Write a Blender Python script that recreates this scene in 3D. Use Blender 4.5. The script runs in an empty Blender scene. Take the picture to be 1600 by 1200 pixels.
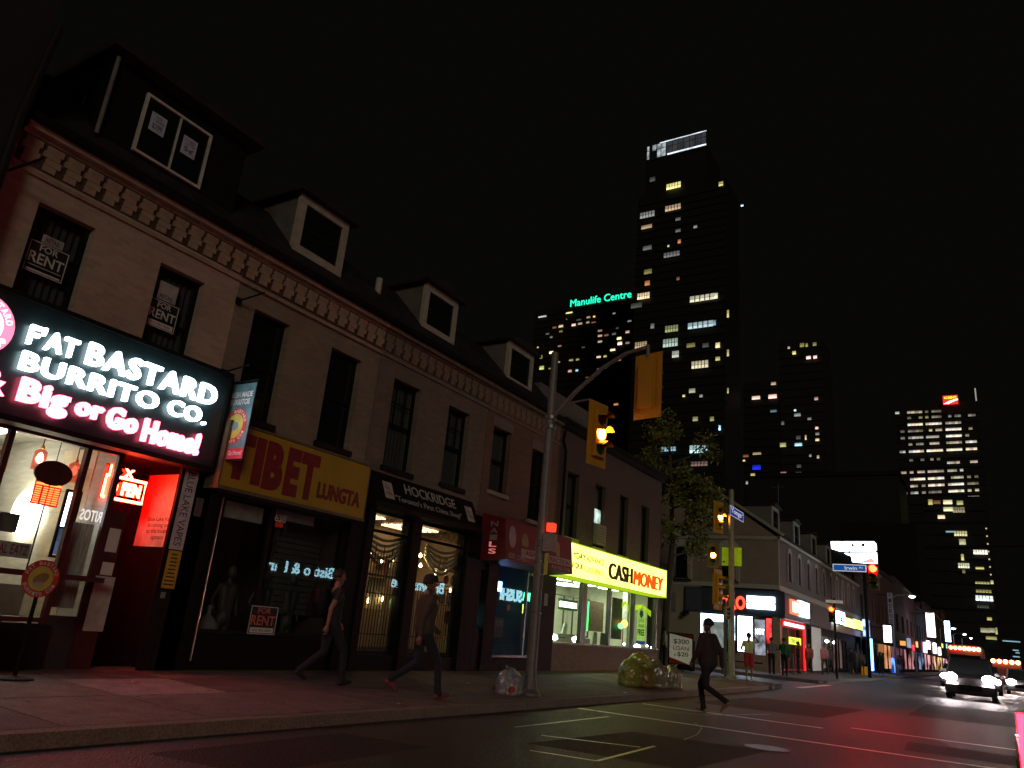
import bpy, bmesh, math, random
import numpy as np
from mathutils import Vector, Matrix
random.seed(7)
R_ = math.radians
scene = bpy.context.scene
C = scene.collection

# ------------------------------------------------------------------ camera
EYE = 1.32
_c = np.array([800., 600.]); _Vs = np.array([1563., 1049.]); _Vz = np.array([1140., -3050.])
FPX = float((-np.dot(_Vs - _c, _Vz - _c)) ** .5)
_n = lambda v: v / np.linalg.norm(v)
_fy = _n(np.array([*(_Vs - _c), FPX])); _up = _n(np.array([*(_Vz - _c), FPX]))
_up = _n(_up - _fy * np.dot(_up, _fy)); _rx = np.cross(_up, _fy)
if _rx[0] < 0: _rx = -_rx
RR = np.array([_rx, _fy, _up])
def ray(px, py): return RR @ np.array([px - 800, py - 600, FPX])
def on_y(px, py, y):
    d = ray(px, py); t = y / d[1]; return (d[0] * t, EYE + d[2] * t)      # x, z on the plane at distance y
def on_x(px, py, x):
    d = ray(px, py); t = x / d[0]; return (d[1] * t, EYE + d[2] * t)      # y, z on a facade plane
def on_z(px, py, z):
    d = ray(px, py); t = (z - EYE) / d[2]; return (d[0] * t, d[1] * t)

cd = bpy.data.cameras.new('camera'); cam = bpy.data.objects.new('camera', cd); C.objects.link(cam)
cd.sensor_width = 36; cd.lens = FPX / 1600 * 36; cd.clip_start = .05; cd.clip_end = 3000
m = Matrix.Identity(4)
for i in range(3):
    m[i][0] = RR[i, 0]; m[i][1] = -RR[i, 1]; m[i][2] = -RR[i, 2]
m[2][3] = EYE
cam.matrix_world = m
scene.camera = cam
cd.dof.use_dof = True; cd.dof.focus_distance = 18; cd.dof.aperture_fstop = 2.4

# ------------------------------------------------------------------ night sky, weak warm street-light fill, exposure
SUN_ELEV, SUN_AZ = 15, 48           # comes from across the street, slightly behind the camera
w = bpy.data.worlds.new('World'); scene.world = w; w.use_nodes = True
nt = w.node_tree; nt.nodes.clear()
sky = nt.nodes.new('ShaderNodeTexSky'); sky.sky_type = 'NISHITA'; sky.sun_disc = False
sky.sun_elevation = R_(-8); sky.sun_rotation = R_(90 + SUN_AZ)
bg = nt.nodes.new('ShaderNodeBackground'); bg.inputs['Strength'].default_value = .05
bg2 = nt.nodes.new('ShaderNodeBackground'); bg2.inputs['Color'].default_value = (.0024, .0023, .0018, 1); bg2.inputs['Strength'].default_value = 1.0
ad = nt.nodes.new('ShaderNodeAddShader'); wo = nt.nodes.new('ShaderNodeOutputWorld')
nt.links.new(sky.outputs[0], bg.inputs[0]); nt.links.new(bg.outputs[0], ad.inputs[0]); nt.links.new(bg2.outputs[0], ad.inputs[1])
nt.links.new(ad.outputs[0], wo.inputs[0])
sl = bpy.data.lights.new('sun', 'SUN'); so = bpy.data.objects.new('sun', sl); C.objects.link(so)
sl.energy = .38; sl.angle = R_(14); sl.color = (1, .87, .66)
_S = Vector((math.cos(R_(SUN_ELEV)) * math.cos(R_(SUN_AZ)), -math.cos(R_(SUN_ELEV)) * math.sin(R_(SUN_AZ)), math.sin(R_(SUN_ELEV))))
so.rotation_euler = _S.to_track_quat('Z', 'Y').to_euler()
vs = scene.view_settings
vs.view_transform = 'Standard'; vs.look = 'None'; vs.exposure = 0; vs.gamma = 1; vs.use_curve_mapping = False
scene.render.engine = 'CYCLES'
cy = scene.cycles
cy.use_denoising = True; cy.max_bounces = 6; cy.diffuse_bounces = 3; cy.glossy_bounces = 3; cy.transparent_max_bounces = 12
cy.transmission_bounces = 4; cy.sample_clamp_indirect = 3; cy.caustics_reflective = False; cy.caustics_refractive = False

# ------------------------------------------------------------------ materials
MATS = {}
def mat(name, col=(.5, .5, .5), rough=.6, metal=0, emit=None, es=0, var=.25, scale=6, bump=0, spec=.5, brick=None, alpha=None, stretch=None):
    if name in MATS: return MATS[name]
    m = bpy.data.materials.new(name); m.use_nodes = True; t = m.node_tree; b = t.nodes['Principled BSDF']
    b.inputs['Roughness'].default_value = rough; b.inputs['Metallic'].default_value = metal
    b.inputs['Specular IOR Level'].default_value = spec
    tc = t.nodes.new('ShaderNodeTexCoord'); src = tc.outputs['Object']
    if stretch:
        mp = t.nodes.new('ShaderNodeMapping'); mp.inputs['Scale'].default_value = stretch
        t.links.new(src, mp.inputs[0]); src = mp.outputs[0]
    n = t.nodes.new('ShaderNodeTexNoise'); n.inputs['Scale'].default_value = scale; n.inputs['Detail'].default_value = 6; n.inputs['Roughness'].default_value = .65
    t.links.new(src, n.inputs['Vector'])
    r = t.nodes.new('ShaderNodeMapRange'); r.inputs[1].default_value = .3; r.inputs[2].default_value = .7
    r.inputs[3].default_value = 1 - var; r.inputs[4].default_value = 1 + var
    t.links.new(n.outputs[0], r.inputs[0])
    mx = t.nodes.new('ShaderNodeVectorMath'); mx.operation = 'SCALE'; mx.inputs[0].default_value = col[:3]
    t.links.new(r.outputs[0], mx.inputs['Scale']); colout = mx.outputs[0]; height = n.outputs[0]
    if brick:
        sp = t.nodes.new('ShaderNodeSeparateXYZ'); cb = t.nodes.new('ShaderNodeCombineXYZ')
        t.links.new(tc.outputs['Object'], sp.inputs[0]); t.links.new(sp.outputs[brick[0]], cb.inputs[0]); t.links.new(sp.outputs[2], cb.inputs[1])
        br = t.nodes.new('ShaderNodeTexBrick'); br.inputs['Scale'].default_value = 1
        br.inputs['Brick Width'].default_value = .215; br.inputs['Row Height'].default_value = .075; br.inputs['Mortar Size'].default_value = .009
        br.inputs['Color1'].default_value = (1, 1, 1, 1); br.inputs['Color2'].default_value = (.78, .78, .78, 1); br.inputs['Mortar'].default_value = (brick[1],) * 3 + (1,)
        t.links.new(cb.outputs[0], br.inputs['Vector'])
        m2 = t.nodes.new('ShaderNodeVectorMath'); m2.operation = 'MULTIPLY'
        t.links.new(colout, m2.inputs[0]); t.links.new(br.outputs['Color'], m2.inputs[1]); colout = m2.outputs[0]
        iv = t.nodes.new('ShaderNodeMath'); iv.operation = 'MULTIPLY_ADD'; iv.inputs[1].default_value = -1.2
        t.links.new(br.outputs['Fac'], iv.inputs[0]); t.links.new(n.outputs[0], iv.inputs[2]); height = iv.outputs[0]
    t.links.new(colout, b.inputs['Base Color'])
    if bump:
        bp = t.nodes.new('ShaderNodeBump'); bp.inputs['Strength'].default_value = min(1, bump); bp.inputs['Distance'].default_value = .01
        t.links.new(height, bp.inputs['Height']); t.links.new(bp.outputs[0], b.inputs['Normal'])
    if rough > .2:
        rr = t.nodes.new('ShaderNodeMapRange'); rr.inputs[3].default_value = rough * .8; rr.inputs[4].default_value = min(1, rough * 1.2)
        t.links.new(n.outputs[0], rr.inputs[0]); t.links.new(rr.outputs[0], b.inputs['Roughness'])
    if emit:
        b.inputs['Emission Color'].default_value = (*emit, 1); b.inputs['Emission Strength'].default_value = es
    MATS[name] = m
    return m
def grain(m, sc=90, amt=.5, dist=.012):
    t = m.node_tree; b = t.nodes['Principled BSDF']; tc = t.nodes.new('ShaderNodeTexCoord'); n = t.nodes.new('ShaderNodeTexNoise'); n.inputs['Scale'].default_value = sc; n.inputs['Detail'].default_value = 3
    n2 = t.nodes.new('ShaderNodeTexVoronoi'); n2.inputs['Scale'].default_value = sc * .7
    t.links.new(tc.outputs['Object'], n.inputs['Vector']); t.links.new(tc.outputs['Object'], n2.inputs['Vector'])
    bp = t.nodes.new('ShaderNodeBump'); bp.inputs['Strength'].default_value = .9; bp.inputs['Distance'].default_value = dist; old = b.inputs['Normal'].links[0].from_socket if b.inputs['Normal'].links else None
    t.links.new(n2.outputs['Distance'], bp.inputs['Height'])
    if old: t.links.new(old, bp.inputs['Normal'])
    t.links.new(bp.outputs[0], b.inputs['Normal'])
    src = b.inputs['Base Color'].links[0].from_socket; r = t.nodes.new('ShaderNodeMapRange'); r.inputs[1].default_value = .3; r.inputs[2].default_value = .7; r.inputs[3].default_value = 1 - amt; r.inputs[4].default_value = 1 + amt
    v = t.nodes.new('ShaderNodeVectorMath'); v.operation = 'SCALE'; t.links.new(n.outputs[0], r.inputs[0]); t.links.new(src, v.inputs[0]); t.links.new(r.outputs[0], v.inputs['Scale']); t.links.new(v.outputs[0], b.inputs['Base Color'])
def glow(name, col, s, patch=0, pscale=3, stretch=(1, 1, 1)):
    """something that gives off light; patch > 0 lets the brightness vary over it as a lit room or print does"""
    if name in MATS: return MATS[name]
    m = bpy.data.materials.new(name); m.use_nodes = True; t = m.node_tree; t.nodes.clear()
    e = t.nodes.new('ShaderNodeEmission'); o = t.nodes.new('ShaderNodeOutputMaterial'); e.inputs[0].default_value = (*col, 1); e.inputs[1].default_value = s
    if patch:
        tc = t.nodes.new('ShaderNodeTexCoord'); mp = t.nodes.new('ShaderNodeMapping'); mp.inputs['Scale'].default_value = stretch
        n = t.nodes.new('ShaderNodeTexNoise'); n.inputs['Scale'].default_value = pscale; n.inputs['Detail'].default_value = 3
        r = t.nodes.new('ShaderNodeMapRange'); r.inputs[1].default_value = .38; r.inputs[2].default_value = .62
        r.inputs[3].default_value = s * (1 - patch); r.inputs[4].default_value = s * (1 + patch)
        t.links.new(tc.outputs['Object'], mp.inputs[0]); t.links.new(mp.outputs[0], n.inputs['Vector']); t.links.new(n.outputs[0], r.inputs[0]); t.links.new(r.outputs[0], e.inputs[1])
    t.links.new(e.outputs[0], o.inputs[0]); MATS[name] = m
    return m
def glassmat(name, tint=(.9, .95, .95), refl=1.0, rough=0.0):
    if name in MATS: return MATS[name]
    m = bpy.data.materials.new(name); m.use_nodes = True; t = m.node_tree; t.nodes.clear()
    tr = t.nodes.new('ShaderNodeBsdfTransparent'); tr.inputs[0].default_value = (*tint, 1)
    gl = t.nodes.new('ShaderNodeBsdfGlossy'); gl.inputs['Roughness'].default_value = rough
    lf = t.nodes.new('ShaderNodeLayerWeight'); lf.inputs[0].default_value = .5
    lw = t.nodes.new('ShaderNodeMath'); lw.operation = 'POWER'; lw.inputs[1].default_value = 5; t.links.new(lf.outputs['Facing'], lw.inputs[0])
    mu = t.nodes.new('ShaderNodeMath'); mu.operation = 'MULTIPLY_ADD'; mu.inputs[1].default_value = .9 * refl; mu.inputs[2].default_value = .04 * refl
    mx = t.nodes.new('ShaderNodeMixShader'); o = t.nodes.new('ShaderNodeOutputMaterial')
    t.links.new(lw.outputs[0], mu.inputs[0]); t.links.new(mu.outputs[0], mx.inputs[0]); t.links.new(tr.outputs[0], mx.inputs[1]); t.links.new(gl.outputs[0], mx.inputs[2])
    t.links.new(mx.outputs[0], o.inputs[0]); MATS[name] = m
    return m
CREAM = mat('cream_painted_brick', (.38, .315, .25), .75, var=.12, scale=1.3, bump=.35, brick=(1, .9))
OLIVE = mat('olive_painted_brick', (.21, .185, .14), .75, var=.16, scale=1.5, bump=.4, brick=(1, .85))
OLIVE2 = mat('drab_painted_brick', (.15, .13, .098), .75, var=.2, scale=1.2, bump=.4, brick=(1, .85))
ROSE = mat('rose_brick', (.15, .085, .062), .8, var=.2, scale=1.6, bump=.5, brick=(1, .8))
BROWN = mat('brown_brick', (.065, .048, .042), .8, var=.22, scale=1.4, bump=.5, brick=(1, .8))
REDBK = mat('red_brick', (.16, .07, .05), .8, var=.25, scale=2, bump=.5, brick=(1, .8))
STONE = mat('stone', (.30, .27, .21), .8, var=.2, scale=5, bump=.3)
SLATE = mat('slate', (.02, .019, .019), .7, var=.4, scale=3, bump=.4, spec=.2)
BLACK = mat('black_paint', (.007, .007, .007), .65, var=.3, scale=5, bump=.1, spec=.12)
DARK = mat('dark_wood', (.014, .010, .009), .65, var=.4, scale=6, bump=.2, spec=.15)
DGLASS = mat('dark_window_glass', (.008, .009, .010), .06, var=.1, spec=.6)
FRAMEW = mat('aged_white_frame', (.34, .33, .27), .6, var=.18, scale=7, bump=.15)
SIDING = mat('grey_dormer_siding', (.11, .10, .09), .8, var=.2, scale=4, bump=.2)
STEEL = mat('galvanised_steel', (.17, .17, .165), .6, .4, var=.2, scale=8)
SIGY = mat('signal_yellow', (.46, .25, .015), .5, var=.1, scale=4)
PAPER = mat('white_paper', (.62, .60, .56), .7, var=.06)
WHITEP = mat('white_print', (.6, .6, .58), .6, var=.05)
BLACKP = mat('black_print', (.012, .012, .014), .6)
REDP = mat('red_print', (.42, .03, .025), .6)
GLASS = glassmat('shop_glass'); CLEAR = glassmat('clear_glass', (.85, .9, .85), .7)
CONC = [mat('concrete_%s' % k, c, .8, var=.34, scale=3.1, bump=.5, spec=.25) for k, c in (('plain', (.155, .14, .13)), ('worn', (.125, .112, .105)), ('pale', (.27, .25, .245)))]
KERBM = mat('kerb_concrete', (.16, .15, .125), .8, var=.2, scale=4, bump=.4)
ASPH = mat('asphalt', (.040, .036, .034), .52, var=.45, scale=2.3, bump=.9, spec=.42)
LINE = mat('road_paint', (.80, .79, .72), .45, var=.22, scale=6, bump=.2)
TAR = mat('tar_seal_shine', (.42, .42, .20), .35, var=.4, scale=8, spec=.7)  # pale yellow shine of the seal lines put into the base colour

grain(ASPH, 60, .6, .02)
for c_ in CONC: grain(c_, 45, .35, .005)
grain(KERBM, 40, .4, .006)

# ------------------------------------------------------------------ object helpers
def tag(o, label=None, cat=None, group=None, kind=None):
    if label: o['label'] = label
    if cat: o['category'] = cat
    if group: o['group'] = group
    if kind: o['kind'] = kind
    return o
def thing(name, label, cat, loc=(0, 0, 0), rz=0, group=None):
    o = bpy.data.objects.new(name, None); C.objects.link(o); o.location = loc; o.rotation_euler = (0, 0, rz)
    o.empty_display_size = .1
    return tag(o, label, cat, group)
def wloc(o):
    v = Vector(o.location)
    return v + wloc(o.parent) if o.parent else v
def obj(name, bm, mats, parent=None, local=False, smooth=False):
    """one mesh object; coordinates in bm are world coordinates unless local"""
    me = bpy.data.meshes.new(name)
    if isinstance(bm, bmesh.types.BMesh):
        bm.to_mesh(me); bm.free()
    else: me = bm
    for mm in (mats if isinstance(mats, (list, tuple)) else [mats]): me.materials.append(mm)
    if smooth: me.polygons.foreach_set('use_smooth', [True] * len(me.polygons))
    o = bpy.data.objects.new(name, me); C.objects.link(o)
    if parent:
        o.parent = parent
        if not local: o.location = -wloc(parent)
    return o
def one(name, bm, mats, label, cat, group=None, smooth=False):
    return tag(obj(name, bm, mats, smooth=smooth), label, cat, group)
def struct(name, bm, mats, parent=None):
    o = obj(name, bm, mats, parent)
    if not parent: o['kind'] = 'structure'
    return o
def share(src, name, loc, scale=(1, 1, 1), parent=None, rz=0, material=None):
    me = src if isinstance(src, bpy.types.Mesh) else src.data
    o = bpy.data.objects.new(name, me); C.objects.link(o)
    o.location = Vector(loc) - (wloc(parent) if parent else Vector()); o.scale = scale; o.rotation_euler = (0, 0, rz)
    if parent: o.parent = parent
    return o
def BM(): return bmesh.new()
def box(bm, x0, x1, y0, y1, z0, z1, mi=0):
    if x0 > x1: x0, x1 = x1, x0
    if y0 > y1: y0, y1 = y1, y0
    v = [bm.verts.new((x, y, z)) for x in (x0, x1) for y in (y0, y1) for z in (z0, z1)]
    for f in ((0, 1, 3, 2), (4, 6, 7, 5), (0, 4, 5, 1), (2, 3, 7, 6), (0, 2, 6, 4), (1, 5, 7, 3)):
        bm.faces.new([v[i] for i in f]).material_index = mi
    return bm
def poly(bm, pts, mi=0):
    f = bm.faces.new([bm.verts.new(p) for p in pts]); f.material_index = mi; return f
def prism(bm, pts2, axis, a, b, mi=0):
    """extrude a 2-D outline along an axis ('x': pts are y,z; 'y': x,z; 'z': x,y)"""
    def P(p, t): return {'x': (t, p[0], p[1]), 'y': (p[0], t, p[1]), 'z': (p[0], p[1], t)}[axis]
    A = [bm.verts.new(P(p, a)) for p in pts2]; B = [bm.verts.new(P(p, b)) for p in pts2]; n = len(pts2)
    bm.faces.new(A).material_index = mi; bm.faces.new(B[::-1]).material_index = mi
    for i in range(n): bm.faces.new((A[i], B[i], B[(i + 1) % n], A[(i + 1) % n])).material_index = mi
    return bm
def tube(bm, pts, r, seg=8, mi=0, r1=None):
    pts = [Vector(p) for p in pts]; rings = []
    for i, p in enumerate(pts):
        d = (pts[min(i + 1, len(pts) - 1)] - pts[max(i - 1, 0)]).normalized()
        a = d.cross(Vector((0, 0, 1)) if abs(d.z) < .9 else Vector((1, 0, 0))).normalized(); b = d.cross(a)
        rad = r if r1 is None else r + (r1 - r) * i / (len(pts) - 1)
        rings.append([bm.verts.new(p + a * math.cos(2 * math.pi * k / seg) * rad + b * math.sin(2 * math.pi * k / seg) * rad) for k in range(seg)])
    for A, B in zip(rings, rings[1:]):
        for k in range(seg): bm.faces.new((A[k], A[(k + 1) % seg], B[(k + 1) % seg], B[k])).material_index = mi
    bm.faces.new(rings[0][::-1]).material_index = mi; bm.faces.new(rings[-1]).material_index = mi
    return bm
def lathe(bm, c, prof, seg=16, mi=0, axis='z'):
    rings = []
    for r, t in prof:
        ring = []
        for k in range(seg):
            a = 2 * math.pi * k / seg; u, v = r * math.cos(a), r * math.sin(a)
            p = {'z': (u, v, t), 'x': (t, u, v), 'y': (u, t, v)}[axis]
            ring.append(bm.verts.new((c[0] + p[0], c[1] + p[1], c[2] + p[2])))
        rings.append(ring)
    for A, B in zip(rings, rings[1:]):
        for k in range(seg): bm.faces.new((A[k], A[(k + 1) % seg], B[(k + 1) % seg], B[k])).material_index = mi
    for ring in (rings[0], rings[-1]):
        if (ring[0].co - ring[seg // 2].co).length > 1e-4: bm.faces.new(ring).material_index = mi
    return bm
def noisy(bm, amp, seed=0):
    rnd = random.Random(seed)
    for v in bm.verts: v.co += Vector((rnd.uniform(-1, 1), rnd.uniform(-1, 1), rnd.uniform(-1, 1))) * amp
    return bm

def text(name, s, face, plane, u0, u1, v0, v1, m, parent=None, ext=.01, bold=0., shear=0, mirror=False, mats=None, slope=0, spacing=1.0, rot=0):
    """lettering as real geometry, fitted to a rectangle. face 'X+': u = world y; 'Y-': u = world x; 'X-': u = -y"""
    cu = bpy.data.curves.new('t', 'FONT'); cu.body = s; cu.size = 1; cu.extrude = .5; cu.offset = bold; cu.shear = shear; cu.resolution_u = 3; cu.space_character = spacing
    cu.align_x = 'CENTER'
    to = bpy.data.objects.new('t', cu); C.objects.link(to); dg = bpy.context.evaluated_depsgraph_get(); dg.update()
    me = bpy.data.meshes.new_from_object(to.evaluated_get(dg)); bpy.data.objects.remove(to)
    co = np.empty(len(me.vertices) * 3); me.vertices.foreach_get('co', co); co = co.reshape(-1, 3)
    if rot: co = np.stack([co[:, 1], -co[:, 0], co[:, 2]], 1)
    mn, mxx = co.min(0), co.max(0); sz = mxx - mn
    u = (co[:, 0] - mn[0]) / sz[0]; v = (co[:, 1] - mn[1]) / sz[1]; d = (co[:, 2] - mn[2]) / max(sz[2], 1e-6)
    if mirror: u = 1 - u
    U = u0 + u * (u1 - u0); V = v0 + v * (v1 - v0) + slope * u; D = d * ext
    if face == 'X+': out = np.stack([plane + D, U, V], 1)
    elif face == 'X-': out = np.stack([plane - D, -U, V], 1)
    elif face == 'Y-': out = np.stack([U, plane - D, V], 1)
    me.vertices.foreach_set('co', out.ravel()); me.materials.clear(); me.materials.append(m); me.name = name
    o = bpy.data.objects.new(name, me); C.objects.link(o)
    if parent: o.parent = parent; o.location = -wloc(parent)
    return o

def wall(bm, face, plane, thick, u0, u1, v0, v1, holes, mi=0):
    """a wall with real openings: front, back, reveals. face 'X+' or 'Y-'; holes = (u0,u1,v0,v1)"""
    us = sorted({u0, u1, *[h[0] for h in holes], *[h[1] for h in holes]}); vv = sorted({v0, v1, *[h[2] for h in holes], *[h[3] for h in holes]})
    us = [u for u in us if u0 <= u <= u1]; vv = [v for v in vv if v0 <= v <= v1]
    back = plane - thick if face == 'X+' else plane + thick
    P = (lambda u, v, d: (plane if d else back, u, v)) if face == 'X+' else (lambda u, v, d: (u, plane if d else back, v))
    inh = lambda u, v: any(h[0] < u < h[1] and h[2] < v < h[3] for h in holes)
    nu, nv = len(us) - 1, len(vv) - 1
    solid = lambda i, j: 0 <= i < nu and 0 <= j < nv and not inh((us[i] + us[i + 1]) / 2, (vv[j] + vv[j + 1]) / 2)
    for i in range(nu):
        for j in range(nv):
            if not solid(i, j): continue
            a, b, c, d = us[i], us[i + 1], vv[j], vv[j + 1]
            for s in (1, 0): poly(bm, [P(a, c, s), P(b, c, s), P(b, d, s), P(a, d, s)], mi)
            if not solid(i - 1, j): poly(bm, [P(a, c, 0), P(a, c, 1), P(a, d, 1), P(a, d, 0)], mi)
            if not solid(i + 1, j): poly(bm, [P(b, c, 0), P(b, c, 1), P(b, d, 1), P(b, d, 0)], mi)
            if not solid(i, j - 1): poly(bm, [P(a, c, 0), P(b, c, 0), P(b, c, 1), P(a, c, 1)], mi)
            if not solid(i, j + 1): poly(bm, [P(a, d, 0), P(b, d, 0), P(b, d, 1), P(a, d, 1)], mi)
    return bm
def frame(bm, face, plane, depth, u0, u1, v0, v1, t, bars_u=(), bars_v=(), bt=.03, mi=0):
    """window frame of butted bars; plane = its outer face"""
    def bx(a, b, c, d, off=0):
        if face == 'X+': box(bm, plane - depth + off, plane - off, a, b, c, d, mi)
        else: box(bm, a, b, plane + off, plane + depth - off, c, d, mi)
    bx(u0, u0 + t, v0, v1); bx(u1 - t, u1, v0, v1); bx(u0 + t, u1 - t, v0, v0 + t); bx(u0 + t, u1 - t, v1 - t, v1)
    for b in bars_u: bx(b - bt / 2, b + bt / 2, v0 + t, v1 - t, .004)
    for b in bars_v: bx(u0 + t, u1 - t, b - bt / 2, b + bt / 2, .008)
    return bm
def pane(bm, face, plane, u0, u1, v0, v1, th=.008):
    return box(bm, plane - th, plane, u0, u1, v0, v1) if face == 'X+' else box(bm, u0, u1, plane, plane + th, v0, v1)

# ------------------------------------------------------------------ ground, road, pavement
FX = -10.9                    # facade plane of the row on the left
KX = -6.85                    # kerb line
def zs(x): return .13 + max(0, KX - x) * .018
bm = BM(); box(bm, -500, 500, -60, 900, -.5, 0); struct('road', bm, ASPH)
road = bpy.data.objects['road']
def strip(name, pts, m_, z=.004, parent=road):
    b = BM(); A = [b.verts.new((x, y, z)) for x, y in pts]; b.faces.new(A)
    return obj(name, b, m_, parent)
for k, (x0, x1, y, wd) in enumerate([(-6.5, -2.95, 16.12, .15), (-2.6, 5, 17.3, .15), (-6.6, 5, 13.3, .16)]):
    strip('crosswalk_line', [(x0, y), (x1, y + (x1 - x0) * .06), (x1, y + wd + (x1 - x0) * .06), (x0, y + wd)], LINE)
def tarline(pts, wd=.05):
    b = BM()
    for (xa, ya), (xb, yb) in zip(pts, pts[1:]):
        d = Vector((xb - xa, yb - ya)).normalized(); n_ = Vector((-d.y, d.x)) * wd / 2
        f = [b.verts.new((p[0] + s * n_.x, p[1] + s * n_.y, .0045)) for p, s in (((xa, ya), 1), ((xb, yb), 1), ((xb, yb), -1), ((xa, ya), -1))]
        b.faces.new(f)
    return obj('sealed_crack', b, TAR, road)
tarline([(-5.74, 9.7), (-5.73, 12.8)]); tarline([(-5.15, 9.4), (-3.97, 9.87)]); tarline([(-4.6, 8.15), (-3.83, 8.29), (-3.9, 10.2)]); tarline([(-6.1, 15.1), (-5.0, 15.6), (-4.3, 18)], .04)
tarline([(-4.6, 13.9), (-4.25, 13.2), (-4.0, 12.2), (-3.9, 11.3)], .02)
PATCH = mat('asphalt_patch', (.026, .024, .023), .7, var=.3, scale=5, bump=.8, spec=.3)
for k, pts in enumerate(([(-4.9, 8.6), (-3.0, 8.8), (-2.8, 11.6), (-4.7, 11.3)], [(-6.2, 18.5), (-3.4, 19), (-3.2, 24), (-6.0, 23.6)], [(-1.4, 14.5), (1.2, 14.7), (1.1, 16.4), (-1.5, 16.1)], [(-2.2, 24), (.6, 24.6), (.4, 33), (-2.3, 32)], [(-6.3, 4.5), (-5.2, 4.7), (-5.3, 7.2), (-6.4, 7)])): strip('asphalt_patch', pts, PATCH, .002)
grain(PATCH, 60, .6, .02)
bm = BM()                      # manhole
lathe(bm, (-2.9, 11.9, 0), [(0.001, .007), (.3, .007), (.31, .002)], 24); obj('manhole_cover', bm, mat('cast_iron', (.09, .085, .08), .35, .8, bump=.5, scale=20), road)
# pavement body with sloped top, slabs laid on it
def slabpoly(bm, x0, x1, y0, y1, dz, h=.035):
    v = [bm.verts.new((x, y, zs(x) + dz + o)) for o in (-h, 0) for x, y in ((x0, y0), (x1, y0), (x1, y1), (x0, y1))]
    for f in ((3, 2, 1, 0), (4, 5, 6, 7), (0, 1, 5, 4), (1, 2, 6, 5), (2, 3, 7, 6), (3, 0, 4, 7)): bm.faces.new([v[i] for i in f])
bm = BM()
prism(bm, [(-11.4, -.2), (KX - .18, -.2), (KX - .18, zs(KX - .18) - .012), (-11.4, zs(-11.4) - .012)], 'y', -8, 31.2)
box(bm, -60, -11.4, 28.9, 33, -.2, .19); walk = struct('pavement', bm, mat('pavement_bed', (.05, .045, .04), .9))
rnd = random.Random(3)
ys = [-8 + 1.52 * k for k in range(26)]
xs = [-11.38, -10.02, -8.66, KX - .19]
for k, y in enumerate(ys[:-1]):
    for j in range(3):
        b = BM(); g = .007; dz = rnd.uniform(-.003, .003)
        slabpoly(b, xs[j] + g, xs[j + 1] - g, y + g, min(ys[k + 1], 31.2) - g, dz)
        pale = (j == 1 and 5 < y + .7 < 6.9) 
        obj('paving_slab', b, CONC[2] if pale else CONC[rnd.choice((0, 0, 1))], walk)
for k in range(14):
    y = -8 + k * 2.85
    if y > 28.5: break
    b = BM(); box(b, KX - .18, KX, y + .006, y + 2.844, -.1, .128 + rnd.uniform(-.003, .003)); bmesh.ops.bevel(b, geom=[e for e in b.edges if all(v.co.x > KX - .01 and v.co.z > .1 for v in e.verts)], offset=.03, segments=2)
    obj('kerb_stone', b, KERBM, walk)
b = BM()                       # rounded corner of the pavement at the side street
arc = [(KX - 3 + 3 * math.cos(a), 29 + 3.2 * math.sin(a)) for a in [R_(t) for t in range(0, 91, 10)]]
prism(b, [(KX - .19, 28.95)] + [(KX, 28.6)] + arc + [(-12, 32.2), (-12, 31.21), (KX - .19, 31.21)], 'z', -.1, .131); obj('kerb_corner', b, KERBM, walk)
b = BM(); box(b, -60, -7.35, 40.2, 400, -.2, .15); walk2 = struct('far_pavement', b, CONC[0])
b = BM(); box(b, -7.35, -7.2, 41.5, 400, -.1, .135); obj('kerb', b, KERBM, walk2)
b = BM(); box(b, 9.2, 13, -60, 400, -.2, .14); struct('opposite_pavement', b, CONC[1])
strip('edge_line', [(-7.0, 33.2), (-6.7, 33.2), (-6.7, 40), (-7.0, 40)], LINE)

rc_ = random.Random(21); q = BM(); lathe(q, (0, 0, 0), [(.001, .004), (.8, .003), (1, 0)], 9); gum = bpy.data.meshes.new('gum_spot'); q.to_mesh(gum); q.free(); gum.materials.append(mat('gum', (.05, .045, .04), .7))
for k in range(70):
    x, y = rc_.uniform(-10.5, -7.1), rc_.uniform(4, 30); r_ = rc_.uniform(.018, .04); share(gum, 'gum_spot', (x, y, zs(x) + .001), (r_, r_ * rc_.uniform(.7, 1.2), 1), walk)
CRK = mat('crack_dark', (.02, .018, .016), .9)
for k in range(7):
    x, y = rc_.uniform(-10.4, -7.6), rc_.uniform(5, 24); b = BM(); pts = [(x, y)]
    for _ in range(7): pts.append((pts[-1][0] + rc_.uniform(-.05, .18), pts[-1][1] + rc_.uniform(-.16, .2)))
    for (xa, ya), (xb, yb) in zip(pts, pts[1:]): poly(b, [(xa - .006, ya, zs(xa) + .005), (xa + .006, ya + .004, zs(xa) + .005), (xb + .006, yb + .004, zs(xb) + .005), (xb - .006, yb, zs(xb) + .005)])
    obj('crack', b, CRK, walk)
for k, (x, y, a_) in enumerate(((-7.2, 8.9, .4), (-8.9, 13.1, 1.2), (-7.0, 16.5, 2.0), (-9.6, 6.4, .9))):
    b = BM(); poly(b, [(x, y, zs(x) + .012), (x + .10 * math.cos(a_), y + .10 * math.sin(a_), zs(x) + .03), (x + .10 * math.cos(a_) - .07 * math.sin(a_), y + .10 * math.sin(a_) + .07 * math.cos(a_), zs(x) + .012), (x - .07 * math.sin(a_), y + .07 * math.cos(a_), zs(x) + .02)])
    one('paper_scrap', b, PAPER, ['scrap of paper near the kerb before the Tibet shop', 'scrap of paper in front of the china shop', 'scrap of paper at the kerb before the salon', 'scrap of paper below the burrito window'][k], 'litter')

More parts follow.
